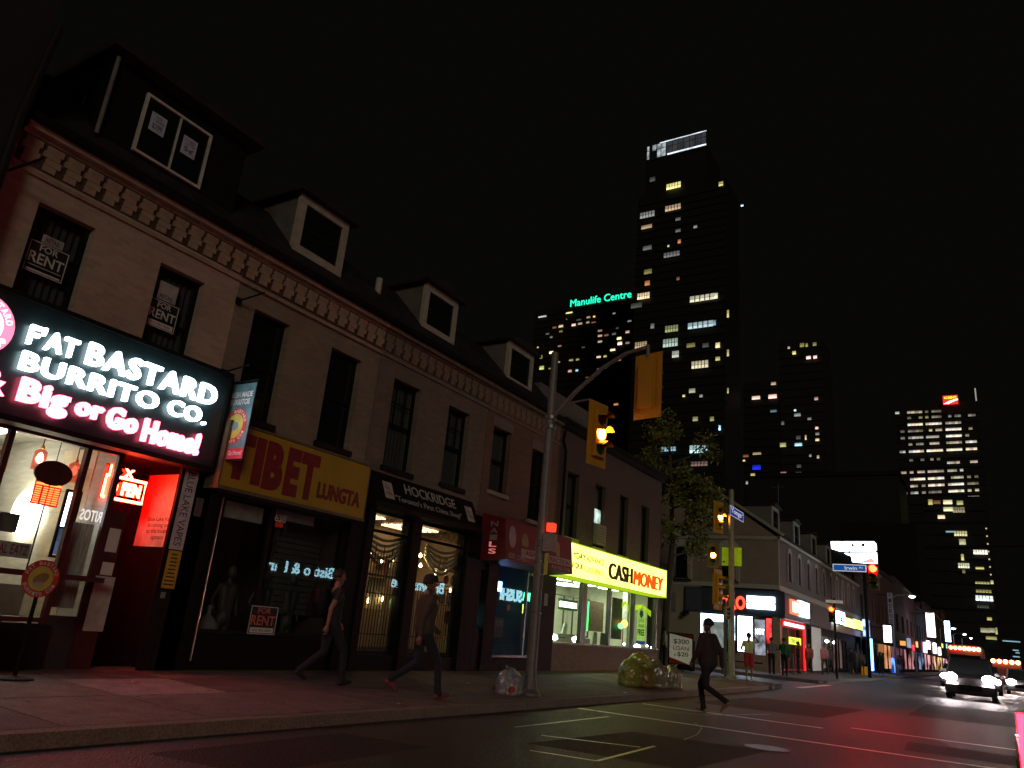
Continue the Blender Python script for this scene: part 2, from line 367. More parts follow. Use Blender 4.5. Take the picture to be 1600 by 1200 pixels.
# ------------------------------------------------------------------ the brick row
WIN = []
def sash(parent, y0, y1, z0, z1, fm=BLACK, X=FX, mull=False, curtain=None, sill=None, blind=None):
    zm = (z0 + z1) / 2; b = BM()
    bars = [y0 + (y1 - y0) * t for t in (1 / 3, 2 / 3)] if mull else []
    frame(b, 'X+', X - .14, .07, y0, y1, z0, z1, .055, bars_v=[zm], bt=.05)
    for u in bars: box(b, X - .19, X - .155, u - .01, u + .01, zm + .026, z1 - .056)
    if mull: box(b, X - .191, X - .152, y0 + .056, y1 - .056, (zm + z1) / 2 - .01, (zm + z1) / 2 + .01)
    wn = obj('window', b, fm, parent)
    for a, c in ((z0 + .055, zm - .025), (zm + .025, z1 - .055)):
        b = BM(); pane(b, 'X+', X - .175 if a > zm else X - .185, y0 + .055, y1 - .055, a, c)
        obj('pane', b, GLASS if (curtain or blind) else DGLASS, wn)
    if curtain:
        b = BM(); n = 14
        for i in range(n):
            ya, yb = y0 + .06 + (y1 - y0 - .12) * i / n, y0 + .06 + (y1 - y0 - .12) * (i + 1) / n
            xa, xb = X - .26 - .03 * (i % 2), X - .26 - .03 * ((i + 1) % 2)
            poly(b, [(xa, ya, z0), (xb, yb, z0), (xb, yb, z1), (xa, ya, z1)])
        obj('curtain', b, curtain, wn)
        b = BM(); box(b, X - .5, X - .45, y0, y1, z0, z1); obj('backing', b, BLACK, wn)
    b = BM(); box(b, X - .1, X + .07, y0 - .06, y1 + .06, z0 - .11, z0 - .002); obj('sill', b, sill or STONE, wn)
    return wn
CURT = mat('grey_curtain', (.10, .10, .095), .9); CURT2 = mat('dark_curtain', (.05, .045, .04), .9)

def corbels(parent, y0, y1, m_light, m_dark):
    """corbelled brick cornice: recessed dark frieze, stepped corbels, top mouldings"""
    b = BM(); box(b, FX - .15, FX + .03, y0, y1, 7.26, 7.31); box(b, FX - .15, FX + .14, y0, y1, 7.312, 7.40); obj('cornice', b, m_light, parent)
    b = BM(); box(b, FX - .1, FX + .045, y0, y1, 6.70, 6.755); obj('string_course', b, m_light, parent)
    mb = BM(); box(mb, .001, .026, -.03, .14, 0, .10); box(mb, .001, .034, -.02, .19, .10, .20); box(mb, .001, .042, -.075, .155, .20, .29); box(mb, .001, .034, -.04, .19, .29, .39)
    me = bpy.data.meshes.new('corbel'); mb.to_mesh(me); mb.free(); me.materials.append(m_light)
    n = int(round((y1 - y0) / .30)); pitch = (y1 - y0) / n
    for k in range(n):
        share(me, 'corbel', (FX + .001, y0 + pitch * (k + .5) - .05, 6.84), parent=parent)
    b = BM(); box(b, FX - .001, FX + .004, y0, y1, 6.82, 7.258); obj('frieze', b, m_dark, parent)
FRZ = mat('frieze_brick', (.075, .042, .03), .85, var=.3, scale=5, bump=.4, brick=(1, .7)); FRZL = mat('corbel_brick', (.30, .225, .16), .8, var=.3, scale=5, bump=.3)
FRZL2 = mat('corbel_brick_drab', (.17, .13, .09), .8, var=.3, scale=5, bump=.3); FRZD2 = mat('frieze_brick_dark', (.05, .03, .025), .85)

def dormer(parent, y0, y1, z0, z1, xf=-11.3, fm=FRAMEW, side=SIDING, wide=.17, double=False):
    b = BM(); box(b, xf - 2.2, xf - .06, y0 + .03, y1 - .03, z0, z1 - .02)
    d = obj('dormer', b, side, parent)
    b = BM(); frame(b, 'X+', xf, .1, y0, y1, z0, z1, wide); obj('dormer_frame', b, fm, d)
    b = BM(); box(b, xf - 2.3, xf + .16, y0 - .16, y1 + .16, z1, z1 + .07); prism(b, [(y0 - .12, z1 + .072), (y1 + .12, z1 + .072), ((y0 + y1) / 2, z1 + .3)], 'x', xf - 2.2, xf + .12); obj('dormer_roof', b, SLATE, d)
    b = BM(); frame(b, 'X+', xf - .04, .03, y0 + wide, y1 - wide, z0 + wide, z1 - wide, .04, bars_v=[(z0 + z1) / 2]); obj('sash_frame', b, DARK, d)
    b = BM(); pane(b, 'X+', xf - .05, y0 + wide + .04, y1 - wide - .04, z0 + wide + .04, z1 - wide - .04); obj('pane', b, DGLASS, d)
    return d
def mansard(parent, y0, y1):
    b = BM(); prism(b, [(-11.0, 7.40), (FX + .12, 7.40), (FX + .02, 7.52), (-11.35, 8.15), (-12.3, 9.15), (-17, 9.3), (-17, 7.4)], 'y', y0, y1)
    obj('roof', b, SLATE, parent)
    b = BM(); box(b, FX + .13, FX + .27, y0, y1, 7.405, 7.50); obj('gutter', b, BLACK, parent)

def room(parent, y0, y1, x0, z0, z1, mw, mf, mc, name='interior'):
    """inside of a shop: back wall, side walls, floor, ceiling"""
    b = BM(); box(b, x0 - .1, x0, y0, y1, z0, z1); box(b, x0, FX - .32, y0 - .02, y0, z0, z1); box(b, x0, FX - .32, y1, y1 + .02, z0, z1); r = obj(name, b, mw, parent)
    b = BM(); box(b, x0, FX - .31, y0, y1, z0 - .05, z0 - .002); obj('floor', b, mf, r)
    b = BM(); box(b, x0, FX - .31, y0, y1, z1 + .001, z1 + .05); obj('ceiling', b, mc, r)
    return r

# neighbour on the far left, dark
nb = thing('corner_house', 'dark brick house at the left edge of the picture beyond the burrito shop', 'building', (FX, 1, .2))
b = BM(); box(b, -17, FX + .22, -6, 3.62, .1, 9.6); obj('wall', b, mat('very_dark_brick', (.012, .009, .008), .85, bump=.4, brick=(1, .8)), nb)  # brick colour darkened all over to keep this house dark
b = BM(); box(b, -17.1, FX + .4, -6.1, 3.7, 9.602, 9.8); obj('cornice', b, BLACK, nb)
b = BM(); tube(b, [(FX + .32, 3.55, .25), (FX + .32, 3.55, 7.2), (FX + .2, 3.7, 8.9)], .06, 10); obj('downpipe', b, DARK, nb)
b = BM(); tube(b, [(FX + .2, 3.66, 6.5), (FX + .75, 3.8, 6.62)], .02, 6); obj('bracket', b, BLACK, nb)

# --- building 1: burrito shop
B1 = thing('burrito_house', 'cream painted brick house with burrito shop below and big dark dormer above', 'building', (FX, 5.7, .2))
h1 = [(4.21, 5.03, 4.62, 6.39), (6.13, 6.97, 4.62, 6.37)]
b = BM(); wall(b, 'X+', FX, .3, 3.72, 7.62, 4.60, 7.26, h1); obj('wall', b, CREAM, B1)
for h in h1:
    sash(B1, h[0], h[1], 3.95 if False else h[2], h[3], curtain=CURT2)
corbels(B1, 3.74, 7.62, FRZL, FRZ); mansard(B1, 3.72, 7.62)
# big black dormer with the white two-leaf window
b = BM(); box(b, -14, -11.28, 4.78, 7.42, 7.62, 9.5); d1 = obj('dormer', b, BLACK, B1)
b = BM(); box(b, -14.2, -11.0, 4.6, 7.62, 9.502, 9.66); obj('dormer_roof', b, SLATE, d1)
b = BM(); frame(b, 'X+', -11.22, .058, 5.38, 6.66, 8.11, 9.22, .045, bars_u=[6.04], bt=.03); obj('dormer_frame', b, mat('white_frame', (.5, .5, .46), .5), d1)
b = BM(); pane(b, 'X+', -11.255, 5.425, 6.615, 8.155, 9.175); obj('pane', b, DGLASS, d1)
b = BM(); tube(b, [(-11.2, 4.78, 8.0), (-11.2, 4.78, 9.45)], .035, 8); obj('corner_post', b, mat('grey_post', (.14, .13, .12), .6), d1)
b = BM(); box(b, -11.95, -11.9, 4.755, 4.775, 8.55, 8.95); box(b, -12.2, -11.9, 4.765, 4.777, 8.4, 8.8); obj('side_patch', b, SIDING, d1)
for (ya, yb, za, zb, t1, t2, lab) in ((5.52, 5.80, 8.60, 8.95, 'BANK\nSTORAGE', '$299', 'handwritten sheet reading $299 in the left leaf of the big dormer window'),
                                      (6.14, 6.42, 8.55, 8.90, 'COPIES', '5\u00a2', 'handwritten sheet reading 5 cents in the right leaf of the big dormer window')):
    s = thing('paper_notice', lab, 'notice', (-11.21, ya, za))
    b = BM(); box(b, -11.216, -11.212, ya, yb, za, zb); obj('sheet', b, mat('bluish_paper', (.42, .46, .58), .7), s)
    text('lettering', t1, 'X+', -11.212, ya + .04, yb - .04, za + .19, zb - .04, mat('blue_print', (.10, .12, .28), .6), s, .001)
    text('lettering', t2, 'X+', -11.212, ya + .05, yb - .05, za + .05, za + .16, BLACKP, s, .001, bold=.01)
def rent_sign(y0, y1, z0, z1, X, label, red=False, retail=None, phone='416 962 5000'):
    s = thing('for_rent_sign', label, 'sign', (X, y0, z0))
    b = BM(); box(b, X - .012, X, y0, y1, z0, z1); obj('board', b, BLACKP, s)
    W = y1 - y0; Hh = z1 - z0; mm = mat('rent_red', (.55, .13, .08), .6) if red else WHITEP
    b = BM(); frame(b, 'X+', X + .004, .004, y0 + .01, y1 - .01, z0 + .01, z1 - .01, .012); obj('border', b, WHITEP, s)
    text('lettering', 'FOR', 'X+', X, y0 + .27 * W, y1 - .27 * W, z0 + Hh * .73, z0 + Hh * .93, mm, s, .002, bold=.012)
    text('lettering', 'RENT', 'X+', X, y0 + .07 * W, y1 - .07 * W, z0 + Hh * .33, z0 + Hh * .66, mm, s, .002, bold=.015)
    b = BM(); box(b, X, X + .002, y0 + .08 * W, y1 - .08 * W, z0 + Hh * .07, z0 + Hh * .25); obj('phone_strip', b, WHITEP, s)
    text('lettering', phone, 'X+', X + .002, y0 + .16 * W, y1 - .16 * W, z0 + Hh * .12, z0 + Hh * .2, BLACKP, s, .001)
    if retail:
        a, b_, c, d = retail; b = BM(); box(b, X + .001, X + .004, a, b_, c, d); obj('strip', b, mat('grey_paper', (.36, .36, .36), .7), s)
        text('lettering', 'RETAIL', 'X+', X + .004, a + .05, b_ - .05, c + .025, c + .1, BLACKP, s, .001, bold=.01)
    return s
rent_sign(4.30, 4.86, 5.42, 5.90, FX - .15, 'black and white for rent board in the leftmost upper window under a thin retail strip', retail=(4.44, 4.74, 5.905, 6.03))
rent_sign(6.19, 6.72, 5.35, 5.83, FX - .15, 'for rent board in the second upper window under a tall pale retail card', retail=(6.28, 6.62, 5.84, 6.15))
# shop front
b = BM(); box(b, FX - .30, FX + .02, 3.72, 4.02, .2, 3.3); box(b, FX - .3, FX + .04, 7.58, 7.9, .15, 4.59); box(b, FX - .3, FX - .02, 4.02, 5.9, .15, .78); obj('shopfront', b, DARK, B1)
MAR = mat('maroon_frame', (.07, .010, .012), .5)
b = BM()
for y in (4.79, 5.86): box(b, FX - .2, FX - .10, y - .035, y + .035, .78 if y < 5.8 else .2, 3.3)
box(b, FX - .2, FX - .1, 4.03, 6.31, 3.23, 3.3); box(b, FX - .2, FX - .1, 4.03, 4.755, .8, .86); box(b, FX - .2, FX - .1, 4.825, 5.825, .8, .86); obj('shopfront_frame', b, MAR, B1)
for a, c in ((4.02, 4.755), (4.825, 5.825), (5.895, 6.31)):
    b = BM(); pane(b, 'X+', FX - .15, a, c, .86 if a < 5.8 else .9, 3.23); obj('pane', b, GLASS, B1)
b = BM(); box(b, FX - .18, FX - .11, 5.9, 6.31, .2, .9); obj('kick_panel', b, mat('green_grey_panel', (.03, .032, .028), .6), B1)
TILE = mat('pale_plank_wall', (.52, .49, .42), .6, var=.2, scale=2, stretch=(1, .4, 6), bump=.2); GREYC = mat('grey_ceiling', (.36, .35, .31), .7)
r1 = room(B1, 3.75, 6.40, -15.0, .25, 3.6, TILE, mat('brown_floor', (.10, .07, .05), .5), GREYC)
b = BM()
for k in range(9): box(b, -12.75 + (k % 2) * .06, -11.75, 6.385, 6.41, .35 + k * .34, .35 + k * .34 + .325)
obj('wall_planks', b, mat('plank', (.62, .52, .34), .6, var=.3, scale=3, bump=.2), r1)
b = BM(); box(b, -13.2, -12.4, 4.0, 6.2, .25, 1.25); obj('counter', b, mat('counter_front', (.16, .14, .12), .5), r1)
def pendant(x, y, z, lab, on=True):
    p = thing('pendant_lamp', lab, 'lamp', (x, y, z), group='pendant lamps in the burrito shop')
    b = BM(); tube(b, [(x, y, z + .15), (x, y, 3.6)], .008, 6); obj('cord', b, BLACK, p)
    b = BM(); lathe(b, (x, y, z), [(.03, .16), (.085, .12), (.09, -.16)], 16); obj('shade', b, glassmat('red_glass', (.95, .45, .4), 1), p)
    b = BM(); lathe(b, (x, y, z), [(.001, .11), (.03, .08), (.05, .02), (.04, -.03), (.001, -.06)], 14); obj('bulb', b, glow('pendant_bulb', (1, .62, .42), 38) if on else glow('bulb_dim', (1, .35, .2), 1.6), p)
    b = BM(); lathe(b, (x, y, z), [(.02, .22), (.035, .17), (.001, .15)], 12); obj('cap', b, mat('brass', (.5, .28, .12), .35, .9), p)
pendant(-12.1, 5.73, 3.08, 'lit pendant lamp hanging above the popcorn shaped menu board')
pendant(-12.1, 6.28, 3.0, 'dim pendant lamp right of the menu board beside the door', False)
pendant(-12.1, 5.22, 2.95, 'bright pendant lamp at the left edge of the picture behind the glass')
one('wall_light', lathe(BM(), (-13.35, 6.39, 2.38), [(.001, -.1), (.36, -.1), (.36, -.02), (.001, 0)], 20, axis='y'), glow('wall_light', (1, .86, .62), 34), 'round glaring wall light at the back of the burrito shop', 'lamp')
one('ceiling_light', box(BM(), -14.2, -12.6, 5.5, 5.7, 3.55, 3.595), glow('tube_light', (1, .90, .74), 26), 'tube light on the ceiling of the burrito shop', 'lamp')
# menu board: dark oval over a lit red price grid
mb_ = thing('menu_board', 'dark oval board over a glowing red price grid hanging in the burrito window', 'menu board', (FX - .3, 5.35, 2.3))
b = BM(); prism(b, [(5.545 + .265 * math.cos(t), 2.80 + .175 * math.sin(t)) for t in [k * math.pi / 12 for k in range(24)]], 'x', FX - .33, FX - .29); prism(b, [(5.30, 2.76), (5.79, 2.76), (5.71, 2.66), (5.35, 2.66)], 'x', FX - .325, FX - .295)
obj('top_board', b, mat('dark_red_board', (.10, .02, .015), .5), mb_)
b = BM(); box(b, FX - .32, FX - .30, 5.34, 5.71, 2.34, 2.66); obj('grid_board', b, glow('menu_red', (.9, .02, .01), .9), mb_)
GR = glow('menu_amber', (1, .13, .03), 6)
for a, c in ((5.35, 5.52), (5.54, 5.70)):
    b = BM(); box(b, FX - .298, FX - .294, a, c, 2.615, 2.645); obj('price_bar', b, GR, mb_)
me = None
for r in range(8):
    for cidx, (a, wd) in enumerate(((5.355, .08), (5.465, .06), (5.545, .055), (5.615, .075))):
        if me is None:
            q = BM(); box(q, 0, .004, 0, 1, 0, .015); me = bpy.data.meshes.new('price_line'); q.to_mesh(me); q.free(); me.materials.append(GR)
        share(me, 'price_line', (FX - .298, a, 2.577 - r * .0305), (1, wd, 1), mb_)
b = BM(); tube(b, [(FX - .31, 5.54, 2.97), (FX - .31, 5.54, 3.28)], .006, 5); tube(b, [(FX - .31, 5.54, 2.34), (FX - .31, 5.54, 1.3)], .012, 6); obj('cord', b, BLACK, mb_)
# framed screens on the back wall right of the menu
sc = thing('wall_screen', 'bright upright screen over a dark blue picture beside the shop door', 'screen', (FX - .6, 5.8, 1.6))
b = BM(); box(b, FX - .62, FX - .60, 5.98, 6.14, 2.12, 2.62); obj('display', b, glow('screen_white', (.9, .95, 1), 7), sc)
b = BM(); box(b, FX - .62, FX - .60, 5.98, 6.14, 1.72, 2.09); obj('picture', b, glow('screen_blue', (.10, .14, .24), .5, .6, 5), sc)
b = BM(); frame(b, 'X+', FX - .59, .04, 5.94, 6.18, 1.67, 2.66, .035, bars_v=[2.105]); obj('frame', b, BLACK, sc)
one('pink_board', box(BM(), FX - .64, FX - .6, 5.96, 6.16, 1.38, 1.62), mat('pink_board', (.55, .12, .25), .6), 'small pink board beneath the upright screen in the burrito shop', 'board')
bs = thing('grey_tray', 'rounded grey board leaning low in the left burrito window', 'board', (FX - .3, 4.9, 1.95))
b = BM(); box(b, FX - .33, FX - .3, 5.02, 5.27, 1.92, 2.17); bmesh.ops.bevel(b, geom=[e for e in b.edges if abs(e.verts[0].co.x - e.verts[1].co.x) > .02], offset=.03, segments=3); obj('board', b, mat('mid_grey', (.16, .16, .15), .6), bs)
wb = thing('window_banner', 'white banner with red outlined lettering low in the burrito window', 'banner', (FX - .2, 4.85, 1.5))
b = BM(); box(b, FX - .225, FX - .22, 4.95, 5.48, 1.60, 1.80); obj('cloth', b, mat('banner_white', (.55, .50, .48), .7), wb)
text('lettering', 'REAL EATZ', 'X+', FX - .219, 4.98, 5.45, 1.64, 1.77, REDP, wb, .002, bold=.01)
# open neon
ne = thing('neon_sign', 'glaring red neon open sign in a rectangular tube frame by the shop door', 'neon sign', (-11.3, 6.35, 2.6))
NEO = glow('red_neon', (1, .045, .018), 75); XN = -11.30
b = BM(); tube(b, [(XN, 6.36, 2.63), (XN, 6.36, 2.96), (XN, 7.02, 2.96), (XN, 7.02, 2.63), (XN, 6.36, 2.63)], .022, 8); obj('tube_frame', b, NEO, ne)
text('tube_letter', 'O', 'X+', XN, 6.43, 6.57, 2.70, 2.90, NEO, ne, .02, bold=.01); text('tube_letter', 'PEN', 'X+', XN, 6.64, 6.95, 2.70, 2.90, NEO, ne, .02, bold=.05)
text('tube_letter', 'E', 'X+', XN, 6.38, 6.55, 2.99, 3.12, NEO, ne, .02, bold=.05); text('tube_letter', 'X', 'X+', XN, 6.62, 6.78, 2.98, 3.11, NEO, ne, .02, bold=.03)
b = BM(); box(b, XN - .05, XN - .04, 6.34, 7.05, 2.60, 3.14); obj('backing', b, glassmat('red_acrylic', (.9, .12, .1), 1), ne)
# mirrored glass lettering and papers on the door
gd = text('window_lettering', 'BUR', 'X+', FX - .148, 6.26, 6.36, 2.22, 2.36, WHITEP, None, .002, bold=.01, mirror=True); C.objects.unlink(gd); bpy.data.objects.remove(gd)
tag(text('window_lettering', 'RITOS', 'X+', FX - .147, 5.98, 6.30, 2.22, 2.38, glow('lit_letter', (1, .93, .9), .9), None, .003, bold=.02, mirror=True), 'white mirrored letters RITOS on the glass beside the shop door', 'lettering')
one('striped_curtain', wall(BM(), 'X+', FX - .30, .01, 5.92, 6.31, 1.0, 2.19, []), mat('striped_cloth', (.55, .56, .50), .7, var=.5, scale=5, stretch=(1, 9, .6)), 'pale streaked curtain hanging behind the narrow glass beside the door', 'curtain')
# alcove of the doorway
b = BM(); box(b, -12.4, -12.3, 6.44, 7.58, .2, 3.45); box(b, -12.3, FX - .02, 7.5, 7.578, .2, 3.45); box(b, -12.3, FX - 1.0, 6.4, 6.44, 2.2, 3.45); box(b, -12.3, FX - .02, 6.44, 7.5, 3.32, 3.45); obj('doorway', b, mat('red_brown_paint', (.014, .006, .005), .7, spec=.15), B1)
b = BM(); box(b, -12.29, -12.24, 6.6, 7.4, .22, 2.35); dr = obj('door', b, DARK, B1)
b = BM(); tube(b, [(-12.2, 6.68, 1.0), (-12.2, 6.68, 1.4)], .015, 8); obj('handle', b, STEEL, dr)
def notice(name, ya, yb, za, zb, X, m_, label, lines=0, parent=None, lm=None):
    t = thing(name, label, 'notice', (X, ya, za)); b = BM(); box(b, X - .006, X, ya, yb, za, zb); obj('sheet', b, m_, t)
    if lines:
        rr = random.Random(int(ya * 100)); b = BM(); H_ = zb - za
        for k in range(lines):
            zc = zb - H_ * (k + 1) / (lines + 1); f = rr.uniform(.45, .85) * (yb - ya) / 2; box(b, X, X + .001, (ya + yb) / 2 - f, (ya + yb) / 2 + f, zc - H_ * .018, zc + H_ * .018)
        o = obj('print_lines', b, lm or BLACKP, t); o['kind'] = 'stuff'
    return t
notice('door_notice', 6.44, 6.62, 1.83, 2.17, FX - .1, PAPER, 'upper of two small notices on the dark door panel')
notice('door_notice', 6.46, 6.64, 1.50, 1.68, FX - .1, PAPER, 'lower small square notice on the dark door panel')
notice('door_poster', 6.38, 6.68, .72, 1.48, FX - .05, mat('tall_poster', (.42, .40, .37), .7), 'tall plain pale poster low on the doorway post')
b = BM(); box(b, FX - .18, FX - .11, 6.40, 6.66, .2, 2.42); box(b, FX - .18, FX - .11, 6.32, 6.40, .2, 3.3); obj('door_post', b, mat('deep_red_post', (.06, .01, .012), .5), B1)
# red lit poster on the alcove side wall (faces the camera side) and lettering
pt = thing('alcove_poster', 'large white poster glowing red in the doorway of the burrito shop', 'poster', (-11.5, 7.49, 2.0))
b = BM(); box(b, -12.0, FX - .06, 7.485, 7.497, 2.02, 3.20); obj('sheet', b, mat('poster_white', (.82, .78, .72), .6), pt)
text('lettering', 'Blue Lake Vapes\nis coming soon\nto this location\nupstairs', 'Y-', 7.484, -11.75, -11.05, 2.12, 2.5, BLACKP, pt, .001)
text('lettering', 'UP', 'Y-', 7.484, -11.92, -11.78, 2.62, 2.70, WHITEP, pt, .001)
bl = thing('vertical_sign', 'white vertical sign reading Blue Lake Vapes on the pier right of the doorway', 'sign', (FX + .06, 7.33, 2.0))
b = BM(); box(b, FX + .045, FX + .06, 7.36, 7.60, 1.99, 3.28); obj('board', b, mat('pale_sign_board', (.52, .50, .54), .6), bl)
text('lettering', 'BLUE LAKE VAPES', 'X+', FX + .06, 7.41, 7.54, 2.05, 3.22, mat('navy_print', (.02, .025, .10), .6), bl, .002, rot=1)
b = BM(); box(b, FX - .02, FX + .04, 7.3, 7.9, .2, 3.4); obj('pier', b, DARK, B1)
ysn = notice('yellow_sign', 7.37, 7.60, 1.40, 1.97, FX + .06, mat('yellow_board', (.52, .33, .02), .6), 'yellow sign with fine print under the white vertical sign', 9)
notice('small_sticker', 7.40, 7.48, 1.25, 1.34, FX + .05, mat('grey_sticker', (.2, .2, .2), .6), 'tiny grey sticker under the yellow sign')
notice('framed_plate', 7.66, 7.80, 2.55, 2.85, FX + .05, mat('plate_dark', (.09, .075, .075), .5), 'small framed dark plate right of the white vertical sign')
# fascia
SGN = mat('dark_green_fascia', (.012, .022, .024), .35, var=.2, spec=.5)
fs = thing('burrito_fascia', 'black fascia with glowing white letters Fat Bastard Burrito Co', 'shop sign', (FX + .1, 5.6, 3.3))
b = BM(); box(b, FX + .02, FX + .26, 2.6, 7.66, 3.34, 4.88); obj('box', b, SGN, fs)
b = BM(); box(b, FX + .0, FX + .30, 2.6, 7.70, 4.885, 4.95); box(b, FX + .0, FX + .30, 2.6, 7.70, 3.26, 3.335); box(b, FX + .02, FX + .29, 7.665, 7.72, 3.34, 4.88); obj('trim', b, BLACK, fs)
LW = glow('letter_white', (.72, .93, 1), 7.5); LP = glow('letter_pink', (1, .125, .20), 9); XS = FX + .29
LE = mat('channel_return', (.2, .3, .32), .4)
def word(s, y0, y1, z0, z1, m_, bold=.02, mirror=False, shear=0):
    n = len(s); 
    o = text('letters', s, 'X+', XS, y0, y1, z0, z1, m_, fs, .07, bold=bold, shear=shear, spacing=1.12)
    return o
word('F\'AT', 4.44, 5.10, 4.30, 4.58, LW); word('BASTARD', 5.24, 7.42, 4.29, 4.62, LW)
word('BURRITO', 4.44, 6.45, 3.94, 4.20, LW); word('CO.', 6.63, 7.32, 3.95, 4.20, LW)
word('& Big', 4.00, 5.18, 3.44, 3.86, LP, .045); word('or', 5.28, 5.68, 3.56, 3.76, LP, .045); word('Go', 5.74, 6.22, 3.50, 3.83, LP, .045); word('Home!', 6.32, 7.30, 3.44, 3.80, LP, .045)
def badge(parent, X, yc, zc, r, glowing=False, face='X+', sy=1.0, ring=None, inner=None):
    """round emblem: red ring with lettering round a yellow field holding a wrapped roll"""
    def disc(rad, d, m_, nm):
        b = BM(); prism(b, [(yc + rad * sy * math.cos(t), zc + rad * math.sin(t)) for t in [k * math.pi / 16 for k in range(32)]], 'x', X + d - .004, X + d); obj(nm, b, m_, parent)
    disc(r, 0, ring, 'ring'); disc(r * .66, .004, inner, 'field')
    b = BM(); prism(b, [(yc + sy * r * (.45 * math.cos(t) * .9 - .2 * math.sin(t) * .4), zc + r * (.17 * math.cos(t) + .26 * math.sin(t))) for t in [k * math.pi / 10 for k in range(20)]], 'x', X + .004, X + .009); obj('roll', b, mat('roll_brown', (.30, .17, .09), .6) if not glowing else glow('roll_glow', (1, .8, .6), 2), parent)
    b = BM(); prism(b, [(yc + sy * r * u, zc + r * v) for u, v in ((-.42, -.28), (.12, -.12), (.10, -.38), (-.30, -.46))], 'x', X + .009, X + .012); obj('wrap', b, mat('wrap_grey', (.35, .35, .34), .5) if not glowing else glow('wrap_glow', (1, .6, .55), 2), parent)
    for word_, a0, a1, flip in (('FAT BASTARD', 160, 20, 1), ('BURRITO CO.', 205, 335, -1)):
        for k, ch in enumerate(word_):
            if ch == ' ': continue
            a = R_(a0 + (a1 - a0) * k / (len(word_) - 1)); rr = r * .83
            cyy, czz = yc + sy * rr * math.cos(a), zc + rr * math.sin(a); hs = r * .095
            o = text('ring_letter', ch, 'X+', 0, -hs * .8, hs * .8, -hs, hs, WHITEP if not glowing else glow('ring_letter_glow', (1, .9, .9), 3), None, .003, bold=.02)
            o.parent = parent; o.location = Vector((X + .001, cyy, czz)) - wloc(parent); o.rotation_euler = (a - math.pi / 2 if flip > 0 else a + math.pi / 2, 0, 0)
lg = thing('round_logo_sign', 'glowing round pink and white emblem at the left end of the black fascia', 'logo', (XS, 3.86, 4.35))
badge(lg, XS + .05, 3.86, 4.36, .40, True, ring=glow('ring_glow', (1, .18, .30), 2.2), inner=glow('field_glow', (1, .85, .9), 4))
# blade banner on brackets between the shops
bn = thing('blade_banner', 'teal and red banner with round emblem hanging between burrito and Tibet shops', 'banner', (FX + .5, 7.82, 3.1))
BX0, BX1, BY = FX + .10, FX + .78, 7.80
b = BM(); box(b, BX0, BX1, BY, BY + .015, 3.50, 4.80); obj('cloth', b, mat('teal_banner', (.10, .22, .25), .6, var=.5, scale=2), bn)
b = BM(); box(b, BX0, BX1, BY - .004, BY - .001, 3.50, 3.68); obj('bottom_band', b, mat('banner_red', (.50, .04, .07), .6), bn)
b = BM(); box(b, BX0 - .1, BX1 + .02, BY, BY + .03, 4.822, 4.86); box(b, BX0 - .1, BX1 + .02, BY, BY + .03, 3.465, 3.495); obj('rods', b, BLACK, bn)
text('lettering', 'FRESH MADE', 'Y-', BY - .001, BX0 + .06, BX1 - .05, 4.56, 4.66, mat('banner_ink', (.7, .66, .66), .6), bn, .001, bold=.02)
text('lettering', 'BURRITOS', 'Y-', BY - .001, BX0 + .1, BX1 - .09, 4.43, 4.53, MATS['banner_ink'], bn, .001, bold=.02)
text('lettering', '...Big or Go Home!', 'Y-', BY - .004, BX0 + .05, BX1 - .04, 3.54, 3.64, MATS['banner_ink'], bn, .001, bold=.01)
bx = (BX0 + BX1) / 2
for rad, m_, dy, nm in ((.31, mat('badge_red', (.5, .04, .03), .6), .002, 'ring'), (.215, mat('badge_yellow', (.55, .48, .08), .6, var=.2), .004, 'field'), (.11, mat('badge_teal', (.16, .3, .32), .6, var=.4), .006, 'wrap')):
    b = BM(); prism(b, [(bx + rad * .93 * math.cos(t) , 4.06 + rad * 1.0 * math.sin(t) * (1 if nm != 'wrap' else .7)) for t in [k * math.pi / 14 for k in range(28)]], 'y', BY - dy - .001, BY - dy); obj(nm, b, m_, bn)
for word_, a0, a1, fl in (('FAT BASTARD', 160, 20, 1), ('BURRITO CO.', 205, 335, -1)):
    for k, ch in enumerate(word_):
        if ch == ' ': continue
        a = R_(a0 + (a1 - a0) * k / 10); o = text('ring_letter', ch, 'Y-', 0, -.022, .022, -.027, .027, MATS['banner_ink'], None, .001, bold=.02)
        o.parent = bn; o.location = Vector((bx + .262 * .93 * math.cos(a), BY - .003, 4.06 + .262 * 1.0 * math.sin(a))) - wloc(bn); o.rotation_euler = (0, -(a - math.pi / 2 if fl > 0 else a + math.pi / 2), 0)
for (ya, za, yb, zb) in ((7.66, 6.34, 8.02, 6.52), (7.66, 5.0, 7.95, 5.16)):
    b = BM(); tube(b, [(FX, ya, za), (FX + .55, ya + .1, za + .12)], .016, 6); box(b, FX, FX + .04, ya - .05, ya + .05, za - .06, za + .06)
    one('flag_bracket', b, BLACK, 'iron flag bracket %s on the pier between the cream and olive houses' % ('high' if za > 6 else 'low'), 'bracket', 'flag brackets')
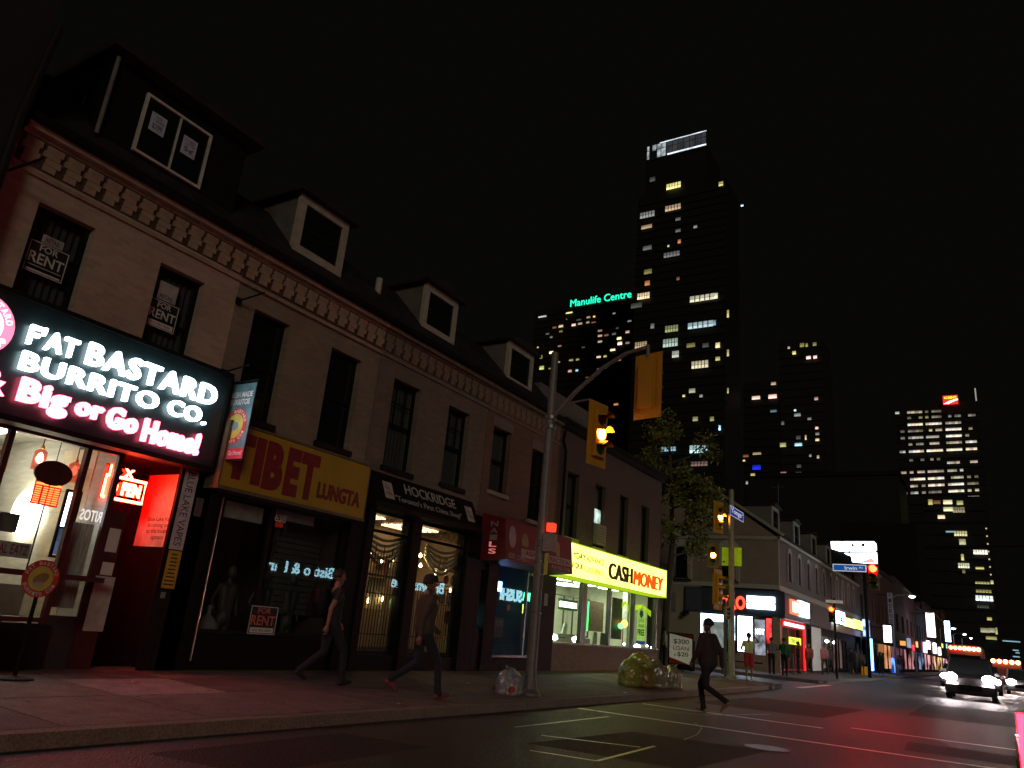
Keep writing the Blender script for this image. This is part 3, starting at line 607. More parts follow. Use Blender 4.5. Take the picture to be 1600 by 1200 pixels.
# round table sign out front
ts = thing('round_table_sign', 'round red and yellow emblem sign on a stand in front of the burrito window', 'sign', (FX + .9, 5.05, .2))
badge(ts, FX + .9, 5.14, 1.36, .225, ring=mat('badge_red', (.5, .04, .03), .6), inner=mat('badge_yellow', (.55, .48, .08), .6), sy=1.0)
b = BM(); tube(b, [(FX + .87, 5.16, zs(-10)), (FX + .87, 5.16, 1.2)], .025, 8); lathe(b, (FX + .87, 5.16, zs(-10)), [(.001, .05), (.2, .02), (.22, 0)], 16); obj('stand', b, BLACK, ts)
one('window_ledge', box(BM(), FX + .0, FX + .32, 4.05, 6.30, 1.38, 1.45), MAR, 'dark red counter ledge running below the burrito window', 'ledge')
wbn = notice('white_box_sign', 4.62, 4.86, .62, .93, FX + .75, PAPER, 'white square sign with a bowl symbol standing at lower left')
b = BM(); lathe(b, (FX + .751, 4.74, .78), [(.001, .002), (.05, .001)], 14, axis='x'); obj('symbol', b, mat('grey_symbol', (.2, .2, .2), .6), wbn)
text('lettering', 'OPEN', 'X+', FX + .75, 4.68, 4.80, .68, .71, BLACKP, wbn, .001)
b = BM(); tube(b, [(FX + .73, 4.74, zs(-10.2)), (FX + .73, 4.74, .65)], .02, 6); obj('stand', b, BLACK, wbn)
bb_ = BM(); box(bb_, FX + .4, FX + .75, 4.25, 4.9, .25, .9); bmesh.ops.bevel(bb_, geom=list(bb_.edges), offset=.03); one('stone_planter', bb_, mat('planter_dark', (.03, .028, .026), .7), 'dark box planter at the foot of the burrito window', 'planter')

# --- building 2: Tibet
B2 = thing('tibet_house', 'olive painted brick house over the yellow Tibet shop sign', 'building', (FX, 9.6, .2))
h2 = [(8.06, 8.90, 4.40, 6.37), (10.03, 10.92, 4.40, 6.35)]
b = BM(); wall(b, 'X+', FX - .02, .28, 7.62, 11.45, 4.1, 7.26, h2); obj('wall', b, OLIVE, B2)
for h in h2: sash(B2, *h, X=FX - .02, sill=DARK)
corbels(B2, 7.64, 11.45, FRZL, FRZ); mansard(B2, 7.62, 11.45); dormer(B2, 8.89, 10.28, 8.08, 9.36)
b = BM(); tube(b, [(-12.0, 12.05, 8.2), (-12.0, 12.05, 8.75)], .07, 10); tube(b, [(-12.0, 12.05, 8.75), (-12.0, 12.05, 8.8)], .09, 10)
b = BM(); box(b, FX - .3, FX + .02, 7.9, 8.12, .15, 3.0); box(b, FX - .3, FX + .02, 11.3, 11.75, .15, 4.1); box(b, FX - .3, FX - .02, 8.12, 11.3, .15, .76); box(b, FX - .3, FX, 8.12, 11.3, 3.04, 4.1); obj('shopfront', b, BLACK, B2)
b = BM(); tube(b, [(FX + .04, 8.17, .35), (FX + .04, 8.17, 2.95)], .014, 8); obj('bright_trim', b, mat('aluminium', (.5, .5, .48), .3, .9), B2)
b = BM(); frame(b, 'X+', FX - .06, .08, 8.14, 11.29, .77, 3.03, .06, bars_u=[9.36], bt=.07); obj('shopfront_frame', b, DARK, B2)
for a, c in ((8.2, 9.325), (9.395, 11.23)):
    b = BM(); pane(b, 'X+', FX - .1, a, c, .83, 2.97); obj('pane', b, GLASS, B2)
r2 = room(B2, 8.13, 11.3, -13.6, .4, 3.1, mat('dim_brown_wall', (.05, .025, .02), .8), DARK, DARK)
b = BM()
for k in range(16): box(b, FX - .6, FX - .58, 10.0, 11.15, 1.15 + k * .11, 1.15 + k * .11 + .095)
obj('blind', b, mat('brown_blind', (.06, .052, .045), .7), r2)
for a, c, za, zb, nm in ((8.36, 9.18, 2.65, 2.93, 'left'), (9.46, 10.42, 2.80, 2.97, 'right')):
    obj('window_card', box(BM(), FX - .13, FX - .115, a, c, za, zb), mat('white_panel', (.30, .28, .28), .7), B2)
tag(text('house_number', '638', 'X+', FX - .05, 9.40, 9.66, 2.74, 2.88, mat('number_white', (.45, .45, .45), .6), None, .01, bold=.01), 'house number 638 above the middle post of the Tibet window', 'number')
tb = thing('tibet_sign', 'long yellow box sign with dark red letters Tibet Lungta', 'shop sign', (FX + .2, 9.4, 3.1))
b = BM(); box(b, FX + .02, FX + .38, 7.78, 11.22, 3.08, 4.12); obj('box', b, mat('sign_yellow', (.36, .25, .012), .5, var=.12, scale=2, spec=.4), tb)
b = BM(); box(b, FX + .01, FX + .40, 7.74, 11.25, 3.02, 3.075); box(b, FX + .01, FX + .40, 7.74, 11.25, 4.125, 4.16); box(b, FX + .02, FX + .385, 11.225, 11.25, 3.08, 4.12); box(b, FX + .02, FX + .385, 7.74, 7.778, 3.08, 4.12); obj('trim', b, mat('dull_trim', (.10, .09, .05), .6), tb)
TR = mat('sign_dark_red', (.17, .006, .010), .55)
for k, (ch, a, c, zb_) in enumerate((('T', 7.78, 8.33, 3.22), ('I', 8.36, 8.56, 3.20), ('B', 8.60, 9.02, 3.18), ('E', 9.08, 9.40, 3.16), ('T', 9.42, 9.86, 3.17))):
    text('letter', ch, 'X+', FX + .38, a, c, zb_, 4.02 + .0 * k, TR, tb, .012, bold=.06)
text('letters', 'LUNGTA', 'X+', FX + .38, 9.90, 11.06, 3.26, 3.56, TR, tb, .012, bold=.035)
rent_sign(9.24, 9.86, .78, 1.27, FX - .04, 'red lettered for rent board standing in the Tibet shop window', True)
SKT = mat('mannequin', (.035, .028, .023), .6)
# --- building 3: Hockridge
B3 = thing('hockridge_house', 'drab painted brick house over the black Hockridge china shop front', 'building', (FX, 13.5, .2))
h3 = [(11.98, 12.93, 4.35, 6.34), (14.06, 14.97, 4.40, 6.32)]
b = BM(); wall(b, 'X+', FX, .3, 11.45, 15.75, 4.0, 7.26, h3); obj('wall', b, OLIVE2, B3)
for h in h3: sash(B3, *h, mull=True, sill=BLACK, curtain=CURT2)
corbels(B3, 11.47, 15.75, FRZL2, FRZD2); mansard(B3, 11.45, 15.75); dormer(B3, 13.1, 14.47, 8.05, 9.26)
b = BM(); tube(b, [(-11.7, 11.85, 8.3), (-11.7, 11.85, 8.85)], .08, 10); obj('roof_vent', b, FRAMEW, B3)
b = BM(); box(b, FX - .3, FX + .05, 11.76, 11.96, .15, 3.5); box(b, FX - .3, FX + .05, 13.25, 13.55, .15, 3.5); box(b, FX - .3, FX + .05, 15.42, 16.0, .15, 3.5); box(b, FX - .3, FX, 11.96, 13.25, .15, .5); box(b, FX - .3, FX, 13.55, 15.42, .15, .5)
obj('shopfront', b, BLACK, B3)
b = BM(); prism(b, [(FX, 4.15), (FX + .12, 4.15), (FX + .42, 3.50), (FX + .42, 3.42), (FX, 3.42)], 'y', 11.5, 15.3); hk = obj('awning_fascia', b, BLACK, B3)
hs = thing('hockridge_sign', 'black sloping fascia lettering Hockridge Toronto first china shop', 'shop sign', (FX + .2, 13.4, 3.5))
def sloped(o, x0, z0, x1, z1):     # lean flat lettering back onto the sloping fascia
    co = [v.co for v in o.data.vertices]
    for v in o.data.vertices: v.co.x += (z0 - v.co.z) / (z1 - z0) * -(x1 - x0) - 0
SL = lambda z: FX + .12 + (4.15 - z) / .65 * .30
def stext(s, y0, y1, z0, z1, m_, par, bold=0, nm='letters', shear=0):
    o = text(nm, s, 'X+', 0, y0, y1, z0, z1, m_, None, .006, bold=bold, shear=shear)
    for v in o.data.vertices: v.co.x += SL(v.co.z) + .003
    o.parent = par; o.location = -wloc(par); return o
INK = mat('fascia_grey_ink', (.42, .40, .37), .6)
stext('HOCKRIDGE', 12.55, 14.45, 3.83, 4.05, INK, hs, .008); stext('"Toronto\'s First China Shop"', 12.15, 14.60, 3.58, 3.74, INK, hs, 0)
for ya, t_ in ((11.82, 'left'), (14.85, 'right')):
    b = BM(); poly(b, [(SL(3.62) + .004, ya, 3.62), (SL(3.62) + .004, ya + .3, 3.62), (SL(3.98) + .004, ya + .3, 3.98), (SL(3.98) + .004, ya, 3.98)]); cdn = obj('card', b, mat('card_paper', (.42, .39, .35), .7), hs)
    stext('Est.\n1906', ya + .05, ya + .25, 3.70, 3.90, mat('card_ink', (.25, .12, .10), .6), hs)
WARM = mat('cream_interior', (.26, .17, .09), .7, var=.2)
r3 = room(B3, 11.97, 15.75, -12.7, .55, 3.4, WARM, DARK, WARM)
GRILL = mat('wrought_iron', (.01, .01, .01), .5, .5)
b = BM(); frame(b, 'X+', FX - .05, .07, 11.97, 13.24, .52, 3.40, .05, bars_v=[2.98], bt=.06); frame(b, 'X+', FX - .05, .07, 13.56, 15.41, .52, 3.40, .05, bars_v=[3.02], bt=.06); obj('shopfront_frame', b, BLACK, B3)
for a, c in ((12.02, 13.19), (13.61, 15.36)):
    b = BM(); pane(b, 'X+', FX - .08, a, c, .57, 3.35); obj('pane', b, GLASS, B3)
# scrollwork transoms
def scroll(bm, X, y0, y1, z0, z1, n):
    for k in range(n):
        cy_, cz = y0 + (y1 - y0) * (k + .5) / n, (z0 + z1) / 2; rr = min((y1 - y0) / n / 2, (z1 - z0) / 2) * .95
        for q in (1, .55): tube(bm, [(X, cy_ + rr * q * math.cos(t), cz + rr * q * math.sin(t)) for t in [j * math.pi / 6 for j in range(13)]], .008, 4)
for sc_ in ((12.05, 13.15, 3.03, 3.33, 5), (13.65, 15.33, 3.06, 3.33, 8)): b = BM(); scroll(b, FX - .045, *sc_); obj('transom_scrollwork', b, GRILL, B3)
b = BM()
for k in range(14): pass
gme = BM(); tube(gme, [(0, 0, 0), (0, 0, 1)], .011, 6); gm = bpy.data.meshes.new('grille_bar'); gme.to_mesh(gm); gme.free(); gm.materials.append(GRILL)
gr = thing('window_grille', 'black iron bar grille behind the left Hockridge window', 'grille', (FX - .2, 12.0, .55))
for k in range(13): share(gm, 'bar', (FX - .16, 12.07 + k * .09, .56), (1, 1, 2.0 if k % 3 else 2.15), gr)
b = BM(); tube(b, [(FX - .16, 12.02, 1.72), (FX - .16, 13.2, 1.72)], .012, 6); tube(b, [(FX - .16, 12.02, 2.42), (FX - .16, 13.2, 2.42)], .012, 6); tube(b, [(FX - .16, 12.02, .9), (FX - .16, 13.2, .9)], .012, 6); obj('rail', b, GRILL, gr)
gr2 = thing('window_grille', 'black iron bar grille behind the right Hockridge window', 'grille', (FX - .2, 13.6, .55))
for k in range(19): share(gm, 'bar', (FX - .16, 13.66 + k * .093, .56), (1, 1, 1.45), gr2)
b = BM(); tube(b, [(FX - .16, 13.6, 1.98), (FX - .16, 15.37, 1.98)], .012, 6); tube(b, [(FX - .16, 13.6, .9), (FX - .16, 15.37, .9)], .012, 6); obj('rail', b, GRILL, gr2)
# swag curtains
SW = mat('striped_swag', (.36, .27, .16), .8, var=.5, scale=7, stretch=(1, 1, 5))
for ya, yb, nm in ((12.02, 13.2, 'left'), (14.1, 15.37, 'right')):
    b = BM()
    for k in range(5):
        pts = [(FX - .22 - .01 * (k % 2), ya + (yb - ya) * t / 10, 2.95 - .07 * k - (.22 + .02 * k) * math.sin(math.pi * t / 10) * (.55 + .15 * k)) for t in range(11)]
        tube(b, pts, .034, 6)
    one('swag_curtain', b, SW, 'draped brown swag across the top of the %s Hockridge window' % nm, 'curtain', smooth=True)
# china plates, jars and shelves
PLM = mat('china_plate', (.72, .56, .38), .3, var=.15); PRIM = mat('plate_rim', (.30, .13, .06), .4)
def plate(y, z, r, lab, X=FX - .45, m_=None):
    t = thing('plate', lab, 'plate', (X, y, z - r), group='plates in the Hockridge window')
    b = BM(); lathe(b, (X, y, z), [(.001, .012), (r * .72, .01), (r * .75, .02)], 20, axis='x'); obj('well', b, m_ or PLM, t, smooth=False)
    b = BM(); lathe(b, (X, y, z), [(r * .755, .014), (r, .03), (r, .02), (r * .755, .004)], 20, axis='x'); obj('rim', b, PRIM if m_ is None else m_, t)
for i, (y, z, r, lab) in enumerate(((14.87, 2.64, .16, 'leftmost plate of the top row in the right Hockridge window'), (15.2, 2.62, .13, 'second plate of the top row in the right Hockridge window'), (15.5, 2.62, .13, 'third plate of the top row in the right Hockridge window'),
        (15.62, 2.25, .14, 'round cream plate right of the red one in the middle row'), (14.85, 1.81, .15, 'first plate of the bottom row beneath the lit reflection'), (15.2, 1.81, .14, 'second plate of the bottom row beneath the lit reflection'), (15.53, 1.82, .15, 'last plate of the bottom row beneath the lit reflection'))):
    plate(y, z, r, lab)
plate(15.30, 2.25, .11, 'small orange red plate in the middle row of the china window', m_=mat('red_china', (.45, .10, .05), .4)); plate(15.52, 1.38, .15, 'dark red plate low in the right corner of the china window', m_=mat('dark_red_china', (.25, .03, .03), .4))
for z in (1.65, 2.10, 2.46):
    one('glass_shelf', box(BM(), FX - .55, FX - .28, 14.4, 15.72, z - .012, z), mat('shelf_dark', (.06, .05, .04), .5), {1.65: 'lowest display shelf in the right Hockridge window', 2.10: 'middle display shelf in the right Hockridge window', 2.46: 'top display shelf in the right Hockridge window'}[z], 'shelf')
for k, (y, z, hh, cc) in enumerate(((12.75, 2.12, .36, (.5, .3, .12)), (13.02, 2.12, .44, (.55, .2, .1)), (13.28, 2.12, .32, (.5, .42, .25)), (13.42, 1.40, .34, (.2, .4, .15)), (13.60, 1.40, .30, (.1, .3, .25)), (13.1, .85, .5, (.45, .33, .2)))):
    b = BM(); lathe(b, (FX - .42, y, z), [(.05, 0), (.1, hh * .35), (.09, hh * .6), (.035, hh * .82), (.05, hh)], 14)
    one('vase', b, mat('vase_%d' % k, cc, .25, var=.3), ['squat amber vase at the left of the upper shelf', 'tall rust red vase in the middle of the upper shelf', 'cream vase at the right of the upper shelf', 'green vase low in the left china window', 'dark teal vase beside the green one low in the china window', 'tan vase low at the left of the china window'][k], 'vase', 'vases in the Hockridge window', smooth=True)
one('display_cloth', box(BM(), FX - .6, FX - .58, 12.7, 13.3, 1.40, 2.06), mat('gold_display', (.55, .42, .2), .6, var=.3, scale=4), 'gold backed display panel behind the left grille', 'panel')
one('glass_shelf', box(BM(), FX - .6, FX - .26, 12.3, 13.75, 2.09, 2.115), MATS['shelf_dark'], 'display shelf in the left Hockridge window', 'shelf')
ch = thing('chandelier', 'small glaring chandelier at the left of the right Hockridge window', 'lamp', (FX - .4, 13.72, 2.9))
b = BM(); tube(b, [(FX - .35, 14.0, 2.6), (FX - .35, 14.0, 3.35)], .01, 6); obj('stem', b, MATS['brass'], ch)
CHB = glow('chandelier_bulb', (1, .72, .38), 60)
for a, z in ((0, 2.62), (1.3, 2.40), (2.5, 2.34), (3.8, 2.50), (5.1, 2.30)):
    b = BM(); r_ = .035; c_ = (FX - .35 + .08 * math.cos(a), 14.0 + .12 * math.sin(a), z + .05); lathe(b, c_, [(.001, -r_), (r_ * .8, -r_ * .5), (r_, 0), (r_ * .6, r_ * .9), (.001, r_ * 1.8)], 10); obj('bulb', b, CHB, ch)
one('ceiling_light', box(BM(), -12.4, -11.5, 12.2, 13.0, 3.34, 3.38), glow('warm_panel', (1, .70, .40), 4.0), 'warm ceiling light inside the left of the china shop', 'lamp')
one('ceiling_light', box(BM(), -12.4, -11.5, 13.9, 15.0, 3.34, 3.38), glow('warm_panel', (1, .70, .40), 4.0), 'warm ceiling light inside the right of the china shop', 'lamp')

for k, (y, z) in enumerate(((12.55, 2.55), (12.95, 2.42), (13.35, 2.5), (14.95, 2.36), (15.35, 2.42), (15.62, 2.0), (13.15, 1.62), (12.7, 1.55))):
    t = thing('display_lamp', ['candle lamp', 'second candle lamp', 'third candle lamp', 'small lamp under the plates', 'small lamp right of the plates', 'lowest small lamp', 'small lamp low behind the grille', 'small lamp lowest at the left'][k] + (' in the left Hockridge window' if y < 13.8 else ' in the right Hockridge window'), 'lamp', (FX - .5, y, z), group='display lamps in the china shop windows')
    b = BM(); lathe(b, (FX - .5, y, z), [(.001, -.045), (.022, -.02), (.02, .03), (.001, .07)], 8); obj('bulb', b, glow('candle_bulb', (1, .74, .42), 24), t)
    b = BM(); lathe(b, (FX - .5, y, z), [(.03, -.12), (.012, -.10), (.012, -.05)], 8); obj('socket', b, MATS['brass'], t)

# --- building 4: nails / Asian attraction
B4 = thing('salon_house', 'rose brick house over the dark red nail salon awning', 'building', (FX, 17.7, .2))
h4 = [(16.09, 16.97, 4.62, 6.34), (18.17, 19.02, 4.2, 6.23)]
b = BM(); wall(b, 'X+', FX + .01, .31, 15.75, 19.75, 3.9, 7.26, h4); obj('wall', b, ROSE, B4)
for k, h in enumerate(h4): sash(B4, *h, X=FX + .01, curtain=CURT2 if k == 0 else None)
for lnt in ((16.02, 17.04, 6.345, 6.60), (18.1, 19.1, 6.235, 6.5)): b = BM(); box(b, FX + .011, FX + .03, *lnt); obj('lintel', b, mat('pale_lintel', (.15, .12, .10), .8), B4)
b = BM(); box(b, FX - .19, FX - .185, 16.17, 16.24, 4.9, 6.0); obj('lit_curtain_gap', b, glow('green_gap', (.45, 1, .25), 1.1, .9, 3), B4)
corbels(B4, 15.77, 19.75, FRZL2, FRZD2); mansard(B4, 15.75, 19.75); dormer(B4, 17.06, 18.5, 7.98, 9.2)
RAW = mat('awning_red', (.14, .010, .013), .6, var=.15, scale=3, bump=.1)
aw = thing('salon_awning', 'dark red box awning lettered nails and Asian Attraction', 'awning', (FX + .5, 17.2, 2.85))
b = BM(); prism(b, [(FX, 4.0), (FX + .70, 3.86), (FX + .80, 2.86), (FX + .0, 2.80)], 'y', 15.98, 19.60); obj('canopy', b, RAW, aw)
LC = mat('nails_grey', (.32, .26, .28), .6)
for k, chh in enumerate('NAILS'):
    text('letter', chh, 'Y-', 15.978, FX + .28, FX + .50, 3.66 - k * .17, 3.79 - k * .17, LC if k < 3 else glow('nails_lit', (1, .25, .22), .55), aw, .006, bold=.02)
AX = FX + .96
def atext(s, y0, y1, z0, z1, m_, bold=.01): 
    o = text('letters', s, 'X+', 0, y0, y1, z0, z1, m_, None, .006, bold=bold)
    for v in o.data.vertices: v.co.x += FX + .70 + (3.86 - v.co.z) * .1 + .004
    o.parent = aw; o.location = -wloc(aw)
def apoly(pts, m_, nm):
    b = BM(); A = [(FX + .70 + (3.86 - z) * .1 + .003, y, z) for y, z in pts]; poly(b, A); obj(nm, b, m_, aw)
apoly([(16.32 + .17 * math.cos(t), 3.45 + .27 * math.sin(t)) for t in [k * math.pi / 12 for k in range(24)]], mat('pale_oval', (.40, .36, .34), .6), 'oval_print')
apoly([(16.95 + .17 * math.cos(t), 3.40 + .22 * math.sin(t)) for t in [k * math.pi / 12 for k in range(-2, 15)]], mat('olive_print', (.30, .30, .10), .6), 'portrait_print')
apoly([(18.75 + .12 * math.cos(t), 3.42 + .24 * math.sin(t)) for t in [k * math.pi / 12 for k in range(24)]], MATS['olive_print'], 'portrait_print')
apoly([(16.75, 3.02), (19.5, 3.05), (19.5, 3.24), (16.75, 3.22)], MATS['pale_oval'], 'name_band')
o = text('letters', 'ASIAN ATTRACTION', 'X+', 0, 16.95, 19.42, 3.07, 3.2, mat('plum_print', (.12, .01, .02), .6), None, .004, bold=.012)
for v in o.data.vertices: v.co.x += FX + .70 + (3.86 - v.co.z) * .1 + .006
o.parent = aw; o.location = -wloc(aw)
atext('630', 16.12, 16.42, 2.92, 3.05, MATS['pale_oval']); atext('YONGE ST.', 16.5, 17.2, 2.92, 3.03, MATS['pale_oval']); atext('416 962-7898', 18.35, 19.42, 2.90, 3.0, MATS['pale_oval'])
b = BM(); box(b, FX - .3, FX + .04, 16.02, 16.12, .15, 3.9); box(b, FX - .3, FX + .04, 16.45, 16.95, .15, 3.9); box(b, FX - .3, FX + .04, 19.3, 20.1, .15, 3.9); box(b, FX - .3, FX, 16.95, 19.3, .15, .5); box(b, FX - .3, FX, 16.12, 16.45, .15, 1.2); box(b, FX - .3, FX, 16.95, 19.3, 3.0, 3.9); box(b, FX - .3, FX, 16.12, 16.45, 2.6, 3.9)
obj('shopfront', b, BLACK, B4)
b = BM(); frame(b, 'X+', FX - .05, .08, 16.96, 19.29, .52, 2.98, .06, bars_u=[18.62], bt=.08); obj('shopfront_frame', b, mat('dull_alu', (.16, .16, .17), .4, .7), B4)
b = BM(); pane(b, 'X+', FX - .1, 17.02, 18.575, .58, 2.92); obj('pane', b, GLASS, B4)
b = BM(); pane(b, 'X+', FX - .1, 18.665, 19.23, .58, 2.92); obj('pane', b, GLASS, B4)
b = BM(); pane(b, 'X+', FX - .1, 16.12, 16.45, 1.2, 2.6); obj('pane', b, GLASS, B4)
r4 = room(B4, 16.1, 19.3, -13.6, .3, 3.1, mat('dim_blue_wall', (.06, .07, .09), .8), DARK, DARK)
bsn = thing('blue_led_sign', 'glaring blue white LED sign in the salon window', 'led sign', (FX - .3, 17.05, 2.1))
b = BM(); box(b, FX - .30, FX - .27, 17.08, 17.62, 2.16, 2.42); obj('panel', b, glow('blue_led', (.12, .30, 1), 16), bsn)
text('lettering', 'OPEN', 'X+', FX - .27, 17.13, 17.57, 2.20, 2.38, glow('blue_white', (.8, .92, 1), 16), bsn, .006, bold=.02)
nb_ = thing('salon_posters', 'dim poster with small print beside the LED sign', 'poster', (FX - .25, 17.1, 1.0)); b = BM(); box(b, FX - .26, FX - .25, 17.12, 17.85, 1.0, 1.5); obj('sheet', b, mat('dim_poster', (.10, .11, .12), .7), nb_); text('lettering', 'HARMONY', 'X+', FX - .249, 17.18, 17.8, 1.28, 1.44, mat('dim_ink', (.3, .32, .34), .6), nb_, .002)
b = BM(); lathe(b, (FX - .24, 18.0, 1.78), [(.001, .004), (.09, .002)], 18, axis='x'); one('round_sticker', b, mat('watermelon', (.5, .15, .06), .6), 'small round red and green sticker in the salon window', 'sticker')
gs = thing('green_neon', 'small green neon pair glowing in the right salon pane', 'neon sign', (FX - .25, 18.75, 1.8))
text('lettering', 'ATM', 'X+', FX - .25, 18.72, 19.1, 2.02, 2.25, glow('green_neon', (.1, 1, .45), 6), gs, .01, bold=.02)
b = BM(); box(b, FX - .25, FX - .24, 18.76, 18.86, 1.68, 1.92); obj('lamp', b, glow('lime_neon', (.5, 1, .1), 6), gs)
notice('wall_notice', 19.42, 19.62, 1.95, 2.28, FX + .05, mat('dull_notice', (.22, .23, .22), .7), 'pale notice on the dark pier between salon and loan shop', 4)
ms = thing('salon_side_poster', 'narrow lit poster in the slim salon window', 'poster', (FX - .2, 16.15, 1.3))
b = BM(); box(b, FX - .22, FX - .21, 16.14, 16.43, 1.25, 1.75); obj('lower_sheet', b, glow('cyan_poster', (.45, .9, .95), 1.3, .7, 9), ms)
b = BM(); box(b, FX - .22, FX - .21, 16.16, 16.43, 1.76, 2.35); obj('upper_sheet', b, mat('maroon_cloth', (.2, .04, .04), .7), ms)

# --- building 5: Cash Money
B5 = thing('loan_shop_house', 'dark brown brick house over the bright yellow Cash Money sign', 'building', (FX, 24, .2))
CY1 = 28.45
h5 = [(20.44, 21.25, 4.05, 6.07), (22.45, 23.25, 4.0, 6.08), (24.45, 25.2, 3.98, 6.08), (26.47, 27.24, 3.98, 6.05)]
b = BM(); wall(b, 'X+', FX, .3, 19.75, CY1, 3.75, 7.3, h5); box(b, -22, FX - .3, CY1 - .3, CY1, .2, 7.3); obj('wall', b, BROWN, B5)
for k, h in enumerate(h5): sash(B5, *h, curtain=CURT if k == 1 else CURT2)
b = BM(); box(b, -22, FX + .12, 19.75, CY1 + .1, 7.302, 7.5); box(b, -22, FX + .2, 19.75, CY1 + .15, 7.502, 7.6); obj('parapet', b, BLACK, B5)
b = BM(); box(b, -14.5, -12.0, 20.2, 23.8, 7.6, 9.0); obj('roof_shed', b, SIDING, B5)
b = BM(); tube(b, [(FX + .06, 20.1, 3.9), (FX + .06, 20.1, 6.6), (FX + .06, 19.9, 6.9), (FX + .1, 19.9, 7.2)], .045, 8); obj('downpipe', b, BLACK, B5)
ac = thing('window_air_conditioner', 'air conditioner under a lit blind in the second brown house window', 'air conditioner', (FX, 22.6, 4.1))
b = BM(); box(b, FX - .1, FX + .12, 22.52, 23.18, 4.1, 4.75); obj('body', b, mat('ac_grey', (.22, .22, .17), .6), ac)
b = BM(); box(b, FX + .121, FX + .13, 22.6, 23.1, 4.86, 4.9); b.free(); b = BM(); box(b, FX - .13, FX - .12, 22.52, 23.18, 4.82, 5.28); obj('lit_blind', b, glow('lit_blind', (.62, .8, .7), .85, .7, 2), ac)
b = BM()
for k in range(6): box(b, FX + .12, FX + .128, 22.58, 23.12, 4.16 + k * .09, 4.2 + k * .09)
obj('louvre', b, mat('ac_louvre', (.12, .12, .1), .6), ac)
# upper blue-lit bits and the front
YB = mat('tan_stall_riser', (.15, .12, .08), .7, var=.2, bump=.5, brick=(1, .8))
b = BM(); box(b, FX - .3, FX - .02, 20.1, CY1, .15, .93); obj('stall_riser', b, YB, B5)
b = BM(); box(b, FX - .3, FX + .06, 20.1, CY1 + .02, .932, .985); obj('sill_band', b, mat('grey_sill', (.17, .17, .14), .5), B5)
b = BM(); box(b, FX - .3, FX, 19.95, CY1, 2.82, 3.75); obj('bulkhead', b, mat('olive_bulkhead', (.12, .12, .06), .6), B5)
FRM = mat('dark_olive_frame', (.045, .043, .03), .4, .3)
for y, wd in ((20.1, .12), (21.98, .30), (24.05, .12), (26.1, .12), (28.28, .16)): b = BM(); box(b, FX - .15, FX - .02, y, y + wd, .985, 2.82); obj('mullion', b, FRM, B5)
for a, c in ((20.22, 21.98), (22.28, 24.05), (24.17, 26.1), (26.22, 28.28)):
    b = BM(); pane(b, 'X+', FX - .09, a, c, .985, 2.82); obj('pane', b, CLEAR, B5)
b = BM(); box(b, -12.6, FX - .15, CY1 - .04, CY1 - .03, .985, 2.82); obj('pane', b, CLEAR, B5)
r5 = room(B5, 20.1, CY1 - .31, -14.6, .25, 3.0, mat('loan_shop_wall', (.60, .60, .48), .7, var=.1), mat('grey_floor', (.2, .2, .17), .4), mat('loan_shop_ceiling', (.7, .7, .66), .7))
for k, (y, x) in enumerate(((21.0, -12.2), (23.0, -12.2), (25.0, -12.2), (27.0, -12.2), (22, -13.7), (26, -13.7))):
    one('ceiling_panel', box(BM(), x - .3, x + .3, y - .6, y + .6, 2.95, 2.99), glow('ceiling_panel', (.95, 1, .78), 17), ['front row ceiling panel nearest the salon', 'second front row ceiling panel in the loan shop', 'third front row ceiling panel in the loan shop', 'front row ceiling panel nearest the corner', 'rear ceiling panel nearer the salon', 'rear ceiling panel nearer the corner'][k], 'ceiling light', 'ceiling panels in the loan shop')
# furniture of the loan shop
cmn = thing('service_counter', 'white service counter in the first loan shop window', 'counter', (-11.8, 21, .25))
b = BM(); box(b, -12.1, -11.7, 21.95, 22.9, .25, 1.19); obj('body', b, mat('counter_white', (.75, .75, .70), .5), cmn)
b = BM(); box(b, -12.15, -11.65, 21.9, 22.95, 1.192, 1.235); obj('top', b, MATS['counter_white'], cmn)
b = BM(); box(b, -11.698, -11.69, 22.05, 22.5, 1.10, 1.12); obj('slot', b, BLACKP, cmn)
mo = thing('monitor', 'white tilted monitor standing on the loan shop counter', 'monitor', (-11.8, 21.2, 1.3))
b = BM(); prism(b, [(22.28, 1.28), (22.55, 1.28), (22.62, 1.56), (22.42, 1.58)], 'x', -11.75, -11.70); obj('screen', b, MATS['counter_white'], mo); b = BM(); box(b, -11.78, -11.7, 22.32, 22.5, 1.237, 1.278); obj('foot', b, MATS['counter_white'], mo)
for y_, lab in ((23.9, 'white inner pillar in the second loan window'), (27.6, 'white inner pillar at the corner of the loan shop')): one('inner_pillar', box(BM(), -12.0, -11.8, y_, y_ + .22, .26, 2.94), mat('pillar_white', (.7, .7, .62), .6), lab, 'pillar')
one('glass_partition', frame(BM(), 'X+', -12.6, .05, 22.6, 26.0, 1.15, 2.5, .05, bars_u=[23.3, 24.0, 24.7, 25.3], bt=.05), mat('partition_dark', (.06, .06, .05), .5), 'dark framed teller partition behind the loan shop windows', 'partition')
one('wall_poster', box(BM(), -14.58, -14.55, 24.0, 25.6, 1.0, 2.2), mat('dull_teal_poster', (.06, .12, .10), .7), 'dull teal poster on the rear wall of the loan shop', 'poster')
one('added_glow_panel', box(BM(), -12.9, -12.85, 21.2, 23.0, 1.3, 2.75), glow('added_glow_panel', (.95, 1, .85), 2.2, .5, 1.6), 'added glowing white panel behind the first loan window', 'panel')  # glowing sheet added to brighten the first pane
lb = thing('hanging_lightbox', 'oval white and green hanging light box in the first loan window', 'light box', (-11.6, 20.9, 2.1))
b = BM(); box(b, -11.62, -11.55, 21.8, 22.85, 2.03, 2.20); obj('panel', b, glow('lightbox_white', (.85, 1, .8), 5), lb)
